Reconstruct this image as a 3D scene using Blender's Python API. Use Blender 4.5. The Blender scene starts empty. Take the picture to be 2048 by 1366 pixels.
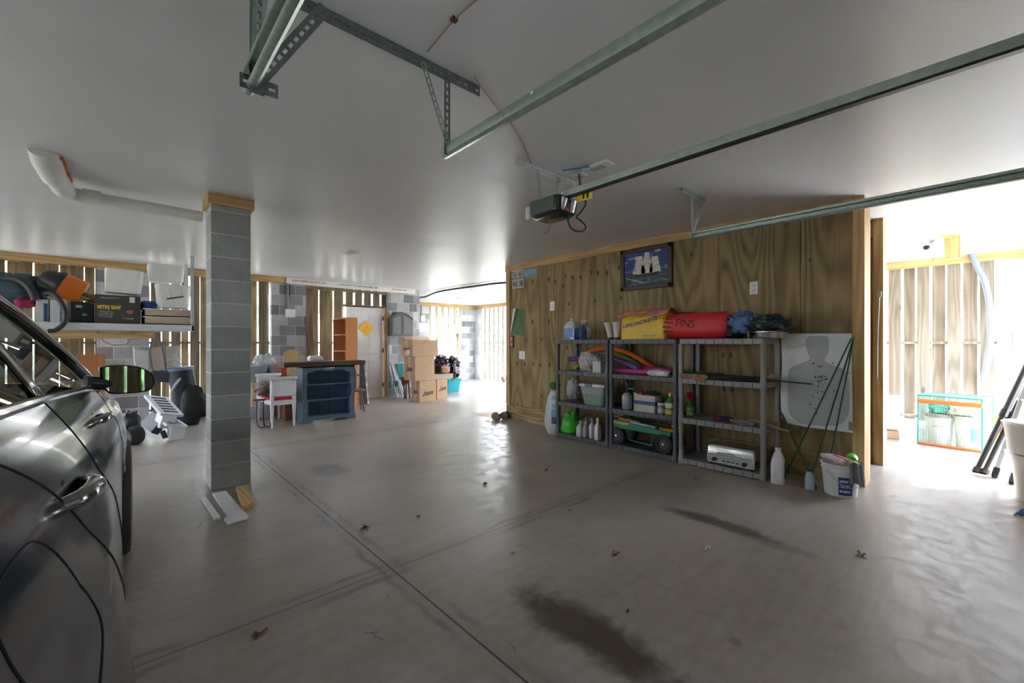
import bpy, bmesh, math, random
from mathutils import Vector, Matrix, Euler, noise
random.seed(7)
SC = bpy.context.scene
COL = SC.collection
# ------------------------------------------------------------ camera
FPX, HZ, CAMH, CEIL = 860.0, 685.5, 1.28, 2.58
FW = Vector((0.6717, 0.7408, 0)); RT = Vector((0.7408, -0.6717, 0))
cam = bpy.data.cameras.new('camera'); camo = bpy.data.objects.new('camera', cam); COL.objects.link(camo)
cam.sensor_width = 36.0; cam.lens = FPX / 2048 * 36.0; cam.shift_y = (HZ - 683.0) / 2048.0
cam.clip_start = 0.02; cam.clip_end = 300
camo.location = (0, 0, CAMH); camo.rotation_euler = (math.radians(90), 0, -math.atan2(FW.x, FW.y))
SC.camera = camo
# ------------------------------------------------------------ world, sun, exposure
SC.view_settings.view_transform = 'Standard'; SC.view_settings.look = 'None'
SC.view_settings.exposure = 0.8; SC.view_settings.gamma = 1.0; SC.view_settings.use_curve_mapping = False
w = bpy.data.worlds.new('world'); SC.world = w; w.use_nodes = True
wn = w.node_tree.nodes; wl = w.node_tree.links
bgn = wn['Background']; bgn.inputs['Strength'].default_value = 17.0
tc = wn.new('ShaderNodeTexCoord'); sp = wn.new('ShaderNodeSeparateXYZ'); cr = wn.new('ShaderNodeValToRGB')
wl.new(tc.outputs['Generated'], sp.inputs[0]); wl.new(sp.outputs['Z'], cr.inputs[0]); wl.new(cr.outputs[0], bgn.inputs[0])
cr.color_ramp.elements[0].position = 0.0; cr.color_ramp.elements[0].color = (0.96, 0.97, 1.0, 1)
cr.color_ramp.elements[1].position = 0.6; cr.color_ramp.elements[1].color = (0.62, 0.76, 1.0, 1)
sun = bpy.data.lights.new('sun', 'SUN'); suno = bpy.data.objects.new('sun', sun); COL.objects.link(suno)
sun.energy = 20.0; sun.angle = math.radians(4); sun.color = (1.0, 0.95, 0.86)
suno.rotation_euler = Vector((-0.35, 0.42, -0.84)).to_track_quat('-Z', 'Y').to_euler()
suno.location = (12, -8, 20)

# ------------------------------------------------------------ sight lines: pixel of the photo -> point on a plane of the room
def ray(px, py):
    return FW * FPX + RT * (px - 1024.0) + Vector((0, 0, 1)) * (HZ - py)
def FL(px, py, z=0.0):
    d = ray(px, py); return Vector((0, 0, CAMH)) + d * ((z - CAMH) / d.z)
def AX(px, py, X):
    d = ray(px, py); return Vector((0, 0, CAMH)) + d * (X / d.x)
def AY(px, py, Y):
    d = ray(px, py); return Vector((0, 0, CAMH)) + d * (Y / d.y)

# ------------------------------------------------------------ materials
MATS = {}
def newmat(name):
    m = bpy.data.materials.new(name); m.use_nodes = True
    return m, m.node_tree.nodes, m.node_tree.links, m.node_tree.nodes['Principled BSDF']
def setp(b, **k):
    for n, v in k.items(): b.inputs[n].default_value = v
def mat(name, col, rough=0.6, metal=0.0, spec=0.5, bump=0.0, bscale=60, var=0.0, vscale=8, coat=0.0, trans=0.0, alpha=1.0, sss=0, cscale=None):
    if name in MATS: return MATS[name]
    m, n, l, b = newmat(name)
    setp(b, **{'Base Color': (*col, 1), 'Roughness': rough, 'Metallic': metal, 'Specular IOR Level': spec, 'Coat Weight': coat, 'Transmission Weight': trans, 'Alpha': alpha})
    t = n.new('ShaderNodeTexCoord')
    nz = n.new('ShaderNodeTexNoise'); nz.inputs['Scale'].default_value = vscale; nz.inputs['Detail'].default_value = 6
    l.new(t.outputs['Object'], nz.inputs['Vector'])
    mx = n.new('ShaderNodeMixRGB'); v = max(var, 0.04)
    mx.inputs[1].default_value = (*[c * (1 - v) for c in col], 1); mx.inputs[2].default_value = (*[min(1, c * (1 + v)) for c in col], 1)
    rp = n.new('ShaderNodeMapRange'); rp.inputs[1].default_value = 0.3; rp.inputs[2].default_value = 0.7
    l.new(nz.outputs['Fac'], rp.inputs[0]); l.new(rp.outputs[0], mx.inputs[0]); l.new(mx.outputs[0], b.inputs['Base Color'])
    if bump:
        n2 = n.new('ShaderNodeTexNoise'); n2.inputs['Scale'].default_value = bscale; n2.inputs['Detail'].default_value = 4
        l.new(t.outputs['Object'], n2.inputs['Vector'])
        bp = n.new('ShaderNodeBump'); bp.inputs['Strength'].default_value = bump; bp.inputs['Distance'].default_value = 0.01
        l.new(n2.outputs['Fac'], bp.inputs['Height']); l.new(bp.outputs[0], b.inputs['Normal'])
    MATS[name] = m; return m
def M_(n, op, a, b=None, l=None, c=None):
    x = n.new('ShaderNodeMath'); x.operation = op
    for i, s in enumerate((a, b, c)):
        if s is None: continue
        if isinstance(s, (int, float)): x.inputs[i].default_value = s
        else: l.new(s, x.inputs[i])
    return x.outputs[0]
def wood(name, dark, light, axis='z', ring=26, rough=0.65, knots=0.0, long=0.22, wid=2.2, panel=0.0, rings2=0.35):
    """grain as contour lines of a noise stretched along the board"""
    if name in MATS: return MATS[name]
    m, n, l, b = newmat(name)
    t = n.new('ShaderNodeTexCoord'); s = n.new('ShaderNodeSeparateXYZ'); l.new(t.outputs['Object'], s.inputs[0])
    mp = n.new('ShaderNodeMapping'); l.new(t.outputs['Object'], mp.inputs[0])
    sc = [wid, wid, wid]; sc['xyz'.index(axis)] = long; mp.inputs['Scale'].default_value = sc
    vec = mp.outputs[0]
    nz = n.new('ShaderNodeTexNoise'); nz.noise_dimensions = '4D'; nz.inputs['Scale'].default_value = 1.0; nz.inputs['Detail'].default_value = 1.5
    l.new(vec, nz.inputs['Vector'])
    if panel:
        pa = M_(n, 'FLOOR', M_(n, 'DIVIDE', M_(n, 'SUBTRACT', s.outputs['Y'], 0.78, l), panel, l), None, l)
        l.new(M_(n, 'MULTIPLY', pa, 3.7, l), nz.inputs['W'])
    r = M_(n, 'SINE', M_(n, 'MULTIPLY', nz.outputs['Fac'], ring * 6.0, l), None, l)
    r = M_(n, 'MULTIPLY_ADD', r, 0.5, l, 0.5)
    mp2 = n.new('ShaderNodeMapping'); l.new(t.outputs['Object'], mp2.inputs[0])
    s2 = [90, 90, 90]; s2['xyz'.index(axis)] = 2.5; mp2.inputs['Scale'].default_value = s2
    f = n.new('ShaderNodeTexNoise'); f.inputs['Scale'].default_value = 1; f.inputs['Detail'].default_value = 3; l.new(mp2.outputs[0], f.inputs['Vector'])
    big = n.new('ShaderNodeTexNoise'); big.inputs['Scale'].default_value = 1.3; l.new(t.outputs['Object'], big.inputs['Vector'])
    fac = M_(n, 'ADD', M_(n, 'MULTIPLY', r, rings2, l), M_(n, 'MULTIPLY', f.outputs['Fac'], 0.45, l), l)
    fac = M_(n, 'ADD', fac, M_(n, 'MULTIPLY', M_(n, 'SUBTRACT', big.outputs['Fac'], 0.5, l), 0.7, l), l)
    cr = n.new('ShaderNodeValToRGB'); l.new(fac, cr.inputs[0])
    cr.color_ramp.elements[0].position = 0.12; cr.color_ramp.elements[0].color = (*dark, 1)
    cr.color_ramp.elements[1].position = 0.72; cr.color_ramp.elements[1].color = (*light, 1)
    out = cr.outputs[0]
    if knots:
        vo = n.new('ShaderNodeTexVoronoi'); vo.inputs['Scale'].default_value = 1.0; vo.inputs['Randomness'].default_value = 0.9
        mk = n.new('ShaderNodeMapping'); l.new(t.outputs['Object'], mk.inputs[0])
        sk = [4.6, 4.6, 4.6]; sk['xyz'.index(axis)] = 1.9; mk.inputs['Scale'].default_value = sk
        l.new(mk.outputs[0], vo.inputs['Vector'])
        k = n.new('ShaderNodeMapRange'); l.new(vo.outputs['Distance'], k.inputs[0])
        k.inputs[1].default_value = 0.05; k.inputs[2].default_value = 0.14; k.inputs[3].default_value = knots; k.inputs[4].default_value = 0
        mx = n.new('ShaderNodeMixRGB'); l.new(k.outputs[0], mx.inputs[0]); l.new(out, mx.inputs[1])
        mx.inputs[2].default_value = (0.055, 0.03, 0.014, 1); out = mx.outputs[0]
    l.new(out, b.inputs['Base Color']); setp(b, Roughness=rough, **{'Specular IOR Level': 0.3})
    MATS[name] = m; return m
def block(name, width=0.406, c1=(0.34, 0.345, 0.35), c2=(0.2, 0.205, 0.21), mortar=(0.42, 0.42, 0.41), bias=0.0):
    if name in MATS: return MATS[name]
    m, n, l, b = newmat(name)
    t = n.new('ShaderNodeTexCoord'); s = n.new('ShaderNodeSeparateXYZ'); l.new(t.outputs['Object'], s.inputs[0])
    c = n.new('ShaderNodeCombineXYZ'); l.new(M_(n, 'ADD', s.outputs['X'], s.outputs['Y'], l), c.inputs[0]); l.new(s.outputs['Z'], c.inputs[1])
    br = n.new('ShaderNodeTexBrick'); l.new(c.outputs[0], br.inputs['Vector']); br.offset = 0.5
    br.inputs['Scale'].default_value = 1; br.inputs['Brick Width'].default_value = width; br.inputs['Row Height'].default_value = 0.2032
    br.inputs['Mortar Size'].default_value = 0.006; br.inputs['Mortar Smooth'].default_value = 0.3; br.inputs['Bias'].default_value = bias
    br.inputs['Color1'].default_value = (*c1, 1); br.inputs['Color2'].default_value = (*c2, 1); br.inputs['Mortar'].default_value = (*mortar, 1)
    nz = n.new('ShaderNodeTexNoise'); nz.inputs['Scale'].default_value = 130; nz.inputs['Detail'].default_value = 6; l.new(t.outputs['Object'], nz.inputs['Vector'])
    n2 = n.new('ShaderNodeTexNoise'); n2.inputs['Scale'].default_value = 3; n2.inputs['Detail'].default_value = 6; l.new(t.outputs['Object'], n2.inputs['Vector'])
    mx = n.new('ShaderNodeMixRGB'); mx.blend_type = 'MULTIPLY'; mx.inputs[0].default_value = 1
    k = M_(n, 'ADD', M_(n, 'MULTIPLY', nz.outputs['Fac'], 0.8, l), M_(n, 'MULTIPLY', n2.outputs['Fac'], 0.9, l), l)
    k = M_(n, 'ADD', k, 0.15, l)
    cc = n.new('ShaderNodeCombineXYZ'); [l.new(k, cc.inputs[i]) for i in range(3)]
    l.new(br.outputs['Color'], mx.inputs[1]); l.new(cc.outputs[0], mx.inputs[2]); l.new(mx.outputs[0], b.inputs['Base Color'])
    bp = n.new('ShaderNodeBump'); bp.inputs['Strength'].default_value = 0.5; bp.inputs['Distance'].default_value = 0.006
    l.new(M_(n, 'SUBTRACT', nz.outputs['Fac'], M_(n, 'MULTIPLY', br.outputs['Fac'], 1.2, l), l), bp.inputs['Height']); l.new(bp.outputs[0], b.inputs['Normal'])
    setp(b, Roughness=0.85, **{'Specular IOR Level': 0.25}); MATS[name] = m; return m

# ------------------------------------------------------------ mesh builder
WM = {}      # world matrix of every object made here
def lin(a, b, t): return a + (b - a) * t
def smooth_path(pts, k=6):
    P = [Vector(p) for p in pts]
    if len(P) < 3: return P
    out = []
    for i in range(len(P) - 1):
        p0 = P[max(i - 1, 0)]; p1 = P[i]; p2 = P[i + 1]; p3 = P[min(i + 2, len(P) - 1)]
        for j in range(k):
            t = j / k
            out.append(0.5 * ((2 * p1) + (p2 - p0) * t + (2 * p0 - 5 * p1 + 4 * p2 - p3) * t * t + (3 * p1 - p0 - 3 * p2 + p3) * t ** 3))
    out.append(P[-1]); return out
class MB:
    def __init__(s): s.v = []; s.f = []
    def add(s, vs, fs):
        o = len(s.v); s.v += [Vector(x) for x in vs]; s.f += [tuple(i + o for i in f) for f in fs]; return s
    def box(s, x0, y0, z0, x1, y1, z1):
        x0, x1 = min(x0, x1), max(x0, x1); y0, y1 = min(y0, y1), max(y0, y1); z0, z1 = min(z0, z1), max(z0, z1)
        v = [(x, y, z) for z in (z0, z1) for y in (y0, y1) for x in (x0, x1)]
        return s.add(v, [(0, 2, 3, 1), (4, 5, 7, 6), (0, 1, 5, 4), (2, 6, 7, 3), (0, 4, 6, 2), (1, 3, 7, 5)])
    def obox(s, c, size, rot=(0, 0, 0), taper=1.0):
        R = Euler(rot).to_matrix(); hx, hy, hz = size[0] / 2, size[1] / 2, size[2] / 2
        v = []
        for z in (-hz, hz):
            k = taper if z > 0 else 1
            for y in (-hy, hy):
                for x in (-hx, hx): v.append(R @ Vector((x * k, y * k, z)) + Vector(c))
        return s.add(v, [(0, 2, 3, 1), (4, 5, 7, 6), (0, 1, 5, 4), (2, 6, 7, 3), (0, 4, 6, 2), (1, 3, 7, 5)])
    def beam(s, p0, p1, wd, th, up=(0, 0, 1)):
        p0, p1 = Vector(p0), Vector(p1); d = (p1 - p0).normalized(); up = Vector(up)
        a = d.cross(up)
        if a.length < 1e-4: a = d.cross(Vector((1, 0, 0)))
        a.normalize(); b = a.cross(d).normalized(); v = []
        for p in (p0, p1):
            for (i, j) in ((-1, -1), (1, -1), (1, 1), (-1, 1)): v.append(p + a * i * wd / 2 + b * j * th / 2)
        return s.add(v, [(3, 2, 1, 0), (4, 5, 6, 7), (0, 1, 5, 4), (1, 2, 6, 5), (2, 3, 7, 6), (3, 0, 4, 7)])
    def tube(s, pts, r, n=10, sm=0, cap=True):
        P = smooth_path(pts, sm) if sm else [Vector(p) for p in pts]
        rs = r if isinstance(r, (list, tuple)) else None
        vs = []; fs = []; prev = None
        for i, p in enumerate(P):
            d = (P[min(i + 1, len(P) - 1)] - P[max(i - 1, 0)]).normalized()
            if prev is None:
                a = d.cross(Vector((0, 0, 1)))
                if a.length < 0.05: a = d.cross(Vector((1, 0, 0)))
            else: a = prev - d * prev.dot(d)
            a.normalize(); prev = a; b = d.cross(a)
            if rs:
                t = i / (len(P) - 1) * (len(rs) - 1); k = min(int(t), len(rs) - 2); rr = lin(rs[k], rs[k + 1], t - k)
            else: rr = r
            for j in range(n):
                q = 2 * math.pi * j / n; vs.append(p + (a * math.cos(q) + b * math.sin(q)) * rr)
        for i in range(len(P) - 1):
            for j in range(n):
                k = (j + 1) % n; fs.append((i * n + j, i * n + k, (i + 1) * n + k, (i + 1) * n + j))
        if cap: fs += [tuple(reversed(range(n))), tuple((len(P) - 1) * n + j for j in range(n))]
        return s.add(vs, fs)
    def cyl(s, p0, p1, r, r1=None, n=20):
        return s.tube([p0, p1], [r, r if r1 is None else r1], n)
    def lathe(s, prof, c=(0, 0, 0), n=24, R=None, cap=True, sq=1.0):
        vs = []; fs = []; c = Vector(c)
        for (r, z) in prof:
            for j in range(n):
                q = 2 * math.pi * j / n; p = Vector((math.cos(q) * r, math.sin(q) * r * sq, z))
                vs.append((R @ p if R else p) + c)
        for i in range(len(prof) - 1):
            for j in range(n):
                k = (j + 1) % n; fs.append((i * n + j, i * n + k, (i + 1) * n + k, (i + 1) * n + j))
        if cap: fs += [tuple(reversed(range(n))), tuple((len(prof) - 1) * n + j for j in range(n))]
        return s.add(vs, fs)
    def rrect(s, secs, c=(0, 0, 0), k=5, R=None, cap=(True, True)):
        """stack of rounded rectangles: (hx, hy, corner radius, z)"""
        vs = []; fs = []; n = 4 * k; c = Vector(c)
        for (hx, hy, r, z) in secs:
            r = min(r, hx, hy)
            for q in range(4):
                cx, cy = ((hx - r), (hy - r)); sx = (1, -1, -1, 1)[q]; sy = (1, 1, -1, -1)[q]
                for j in range(k):
                    a = math.pi / 2 * (q + j / (k - 1)); p = Vector((sx * cx + r * math.cos(a), sy * cy + r * math.sin(a), z))
                    vs.append((R @ p if R else p) + c)
        for i in range(len(secs) - 1):
            for j in range(n):
                m = (j + 1) % n; fs.append((i * n + j, i * n + m, (i + 1) * n + m, (i + 1) * n + j))
        if cap[0]: fs.append(tuple(reversed(range(n))))
        if cap[1]: fs.append(tuple((len(secs) - 1) * n + j for j in range(n)))
        return s.add(vs, fs)
    def prism(s, pts, o, ux, uy, th):
        """outline in the plane o + x*ux + y*uy, given thickness along ux x uy"""
        o, ux, uy = Vector(o), Vector(ux), Vector(uy); nn = ux.cross(uy).normalized() * th; n = len(pts)
        vs = [o + ux * p[0] + uy * p[1] for p in pts]; vs += [v + nn for v in vs]
        fs = [tuple(reversed(range(n))), tuple(range(n, 2 * n))] + [(i, (i + 1) % n, n + (i + 1) % n, n + i) for i in range(n)]
        return s.add(vs, fs)
    def grid(s, fn, nu, nv, closeu=False):
        vs = [fn(i / (nu - (0 if closeu else 1)), j / (nv - 1)) for j in range(nv) for i in range(nu)]
        fs = []
        for j in range(nv - 1):
            for i in range(nu if closeu else nu - 1):
                k = (i + 1) % nu; fs.append((j * nu + i, j * nu + k, (j + 1) * nu + k, (j + 1) * nu + i))
        return s.add(vs, fs)
    def blob(s, c, size, amp=0.25, fr=3.0, seed=0, ex=0.7, nu=36, nv=20, floor=None, crease=True):
        c = Vector(c); vs = []; sg = lambda x, e: math.copysign(abs(x) ** e, x)
        for j in range(nv):
            ph = -math.pi / 2 + math.pi * j / (nv - 1)
            for i in range(nu):
                th = 2 * math.pi * i / nu
                d = Vector((sg(math.cos(ph), ex) * sg(math.cos(th), ex), sg(math.cos(ph), ex) * sg(math.sin(th), ex), sg(math.sin(ph), ex)))
                q = d * fr + Vector((seed * 7.3, seed * 3.1, 0))
                nz = noise.noise(q)
                if crease: nz = nz * 0.5 + (abs(noise.noise(q * 1.9)) - 0.22) * 1.1 + (abs(noise.noise(q * 4.1)) - 0.2) * 0.35
                k = 1 + amp * nz
                p = Vector((d.x * size[0] / 2 * k, d.y * size[1] / 2 * k, d.z * size[2] / 2 * k)) + c
                if floor is not None and p.z < floor: p.z = floor
                vs.append(p)
        fs = []
        for j in range(nv - 1):
            for i in range(nu):
                k = (i + 1) % nu; fs.append((j * nu + i, j * nu + k, (j + 1) * nu + k, (j + 1) * nu + i))
        return s.add(vs, fs)
    def xf(s, Mx):
        s.v = [Mx @ v for v in s.v]; return s
    def build(s, name, m, parent=None, smooth=False, bevel=0.0, origin=None, sub=0, solid=0.0):
        me = bpy.data.meshes.new(name)
        if parent is None:
            if origin is None and s.v:
                xs = [v.x for v in s.v]; ys = [v.y for v in s.v]; zs = [v.z for v in s.v]
                origin = Vector(((min(xs) + max(xs)) / 2, (min(ys) + max(ys)) / 2, min(zs)))
            W = Matrix.Translation(Vector(origin)); inv = W.inverted(); vs = [inv @ v for v in s.v]
        else:
            W = WM[parent]; inv = W.inverted(); vs = [inv @ v for v in s.v]
        me.from_pydata([tuple(v) for v in vs], [], s.f); me.update()
        bm = bmesh.new(); bm.from_mesh(me); bmesh.ops.recalc_face_normals(bm, faces=bm.faces); bm.to_mesh(me); bm.free()
        if m: me.materials.append(m)
        o = bpy.data.objects.new(name, me); COL.objects.link(o)
        if parent is None: o.location = Vector(origin); WM[o] = W
        else: o.parent = parent; WM[o] = W
        if smooth:
            for p in me.polygons: p.use_smooth = True
            if smooth != 'all':
                bm = bmesh.new(); bm.from_mesh(me)
                for e in bm.edges:
                    if len(e.link_faces) == 2 and e.calc_face_angle(0) > 0.7: e.smooth = False
                bm.to_mesh(me); bm.free()
        if bevel:
            b = o.modifiers.new('bevel', 'BEVEL'); b.width = bevel; b.segments = 2; b.limit_method = 'ANGLE'
        if solid:
            b = o.modifiers.new('solid', 'SOLIDIFY'); b.thickness = solid; b.offset = 0
        if sub:
            b = o.modifiers.new('sub', 'SUBSURF'); b.levels = sub; b.render_levels = sub
        return o
def islands(mb):
    par = list(range(len(mb.v)))
    def find(a):
        while par[a] != a: par[a] = par[par[a]]; a = par[a]
        return a
    for f in mb.f:
        for q in f[1:]: par[find(q)] = find(f[0])
    gr = {}
    for f in mb.f: gr.setdefault(find(f[0]), []).append(f)
    out = []
    for fs in gr.values():
        ids = sorted({i for f in fs for i in f}); mp = {a: b for b, a in enumerate(ids)}
        n = MB(); n.v = [mb.v[i] for i in ids]; n.f = [tuple(mp[i] for i in f) for f in fs]; out.append(n)
    return out
def each(mb, name, m, parent, **k):
    """every separate piece becomes a part of its own"""
    return [i.build(name, m, parent, **k) for i in islands(mb)]
def tag(o, label, cat, group=None, kind=None):
    o['label'] = label; o['category'] = cat
    if group: o['group'] = group
    if kind: o['kind'] = kind
    return o
def thing(name, label, cat, loc=(0, 0, 0), rotz=0.0, group=None):
    o = bpy.data.objects.new(name, None); COL.objects.link(o); o.empty_display_size = 0.05
    o.location = loc; o.rotation_euler = (0, 0, rotz)
    WM[o] = Matrix.Translation(Vector(loc)) @ Matrix.Rotation(rotz, 4, 'Z')
    return tag(o, label, cat, group)
def struct(mb, name, m, **k):
    o = mb.build(name, m, None, origin=(0, 0, 0), **k); o['kind'] = 'structure'; return o
def local(parent, mb):
    """mesh given in the thing's own coordinates"""
    return mb.xf(WM[parent])
def copy_tree(o, parent=None):
    c = o.copy(); COL.objects.link(c)
    if parent: c.parent = parent
    WM[c] = WM[o].copy()
    for ch in [x for x in list(WM) if x.parent == o]: copy_tree(ch, c)
    return c
def lettering(txt, o, ux, uy, width, height, m, parent, name='lettering', depth=0.001, bold=0.0, shear=0.0, label=None):
    cu = bpy.data.curves.new(name, 'FONT'); cu.body = txt; cu.size = 1; cu.extrude = 0.0; cu.offset = bold; cu.resolution_u = 3; cu.shear = shear
    t = bpy.data.objects.new('tmp', cu); COL.objects.link(t)
    dg = bpy.context.evaluated_depsgraph_get(); me = t.evaluated_get(dg).to_mesh()
    vs = [v.co.copy() for v in me.vertices]; fs = [tuple(p.vertices) for p in me.polygons]
    bpy.data.objects.remove(t); bpy.data.curves.remove(cu)
    x0 = min(v.x for v in vs); x1 = max(v.x for v in vs); y0 = min(v.y for v in vs); y1 = max(v.y for v in vs)
    o, ux, uy = Vector(o), Vector(ux).normalized(), Vector(uy).normalized(); nn = ux.cross(uy).normalized() * depth
    b = MB(); b.add([o + ux * ((v.x - x0) / (x1 - x0) * width) + uy * ((v.y - y0) / (y1 - y0) * height) + nn for v in vs], fs)
    r = b.build(name, m, parent)
    if label: r['label'] = label
    return r

def small_print(o, ux, uy, width, height, m, parent, rows=1, seed=1, name='small_print', depth=0.002):
    """rows of illegible print: little strokes"""
    rnd = random.Random(seed); o, ux, uy = Vector(o), Vector(ux).normalized(), Vector(uy).normalized(); nn = ux.cross(uy).normalized() * depth; b = MB(); rh = height / rows
    for r in range(rows):
        x = 0; y0 = (rows - 1 - r) * rh; end = width * rnd.uniform(.75, 1)
        while x < end:
            w_ = rh * rnd.uniform(.16, .34)
            if rnd.random() > .14:
                h0, h1 = rh * rnd.choice((.08, .08, .3)), rh * rnd.choice((.72, .72, .5)); b.add([o + nn + ux * (x + a) + uy * (y0 + c) for a, c in ((0, h0), (w_ * .7, h0), (w_ * .7, h1), (0, h1))], [(0, 1, 2, 3)])
            x += w_
    r_ = b.build(name, m, parent); r_['kind'] = 'stuff'; return r_
# ------------------------------------------------------------ common materials
ply = wood('plywood', (0.165, 0.115, 0.052), (0.37, 0.275, 0.14), 'z', ring=16, long=0.30, wid=2.4, knots=0.3, panel=1.205, rings2=0.34)
def add_knots(m, pts):
    n, l = m.node_tree.nodes, m.node_tree.links; b = n['Principled BSDF']; out = b.inputs['Base Color'].links[0].from_socket
    t = n.new('ShaderNodeTexCoord'); s = n.new('ShaderNodeSeparateXYZ'); l.new(t.outputs['Object'], s.inputs[0])
    nz = n.new('ShaderNodeTexNoise'); nz.inputs['Scale'].default_value = 30; l.new(t.outputs['Object'], nz.inputs['Vector']); acc = None
    for (y, z, ry, rz) in pts:
        a = M_(n, 'DIVIDE', M_(n, 'SUBTRACT', s.outputs['Y'], y, l), ry, l); c = M_(n, 'DIVIDE', M_(n, 'SUBTRACT', s.outputs['Z'], z, l), rz, l)
        d = M_(n, 'ADD', M_(n, 'MULTIPLY', a, a, l), M_(n, 'MULTIPLY', c, c, l), l); acc = d if acc is None else M_(n, 'MINIMUM', acc, d, l)
    acc = M_(n, 'ADD', acc, M_(n, 'MULTIPLY', M_(n, 'SUBTRACT', nz.outputs['Fac'], 0.5, l), 1.2, l), l)
    r = n.new('ShaderNodeMapRange'); l.new(acc, r.inputs[0])
    for i, q in zip((1, 2, 3, 4), (0.25, 1.7, 0.9, 0.0)): r.inputs[i].default_value = q
    mx = n.new('ShaderNodeMixRGB'); l.new(r.outputs[0], mx.inputs[0]); l.new(out, mx.inputs[1]); mx.inputs[2].default_value = (0.06, 0.032, 0.014, 1); l.new(mx.outputs[0], b.inputs['Base Color'])
add_knots(ply, [(*AX(px, py, 4.87)[1:], 0.020 * k, 0.034 * k) for px, py, k in ((1065, 563, 1), (1098, 558, 1.2), (1111, 563, .9), (1126, 572, 1), (1132, 553, .8), (1145, 555, 1), (1161, 554, .9), (1183, 545, .9),
    (1196, 546, 1), (1214, 546, 1.1), (1238, 535, .9), (1138, 608, .8), (1190, 602, .8), (1065, 643, 1.2), (1098, 643, 1.2), (1034, 727, 1.1), (1049, 728, 1), (1066, 728, 1), (1081, 730, .9), (1099, 730, 1.1),
    (1052, 679, .8), (1083, 678, .8), (1446, 710, .9), (1461, 710, .9), (1448, 778, .8), (1464, 780, .9), (1383, 509, .7), (1620, 520, .5), (1084, 792, .8), (1135, 695, 1), (1242, 596, .8))])
pine_z = wood('pine_upright', (0.42, 0.26, 0.10), (0.66, 0.44, 0.20), 'z', ring=9, knots=0.25, wid=6, long=0.4)
pine_x = wood('pine_along_x', (0.42, 0.26, 0.10), (0.66, 0.44, 0.20), 'x', ring=9, knots=0.2, wid=6, long=0.4)
pine_y = wood('pine_along_y', (0.42, 0.26, 0.10), (0.66, 0.44, 0.20), 'y', ring=9, knots=0.2, wid=6, long=0.4)
slatw = wood('weathered_slat', (0.125, 0.098, 0.058), (0.27, 0.215, 0.135), 'z', ring=9, knots=0.4, wid=5, long=0.4)
slatg = wood('grey_slat', (0.26, 0.23, 0.18), (0.46, 0.42, 0.34), 'z', ring=9, knots=0.4, wid=5, long=0.4)
cmu = block('concrete_block', c1=(0.52, 0.53, 0.54), c2=(0.17, 0.175, 0.19), mortar=(0.56, 0.56, 0.55), width=0.3)
cmu_col = block('column_block', width=40.0, c1=(0.40, 0.415, 0.41), c2=(0.30, 0.31, 0.31), mortar=(0.58, 0.58, 0.55))
steel = mat('galvanised_steel', (0.42, 0.50, 0.46), 0.38, 0.75, var=0.12, vscale=30)
steeld = mat('dark_galvanised_steel', (0.20, 0.235, 0.225), 0.45, 0.7, var=0.15, vscale=30)
chrome = mat('chrome', (0.75, 0.75, 0.76), 0.12, 1.0)
white = mat('white_plastic', (0.72, 0.72, 0.70), 0.35)
whitep = mat('white_paint', (0.74, 0.75, 0.76), 0.45, bump=0.05)
black = mat('black_plastic', (0.015, 0.015, 0.017), 0.4)
rubber = mat('black_rubber', (0.018, 0.018, 0.019), 0.75, bump=0.2)
ink = mat('black_ink', (0.02, 0.02, 0.022), 0.8)
# ============================================================ THE SETTING
YF, YB, YA, XL, XR = -0.65, 9.45, 12.15, -3.2, 9.25       # front wall, back wall, alcove back wall, left and right walls
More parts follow.
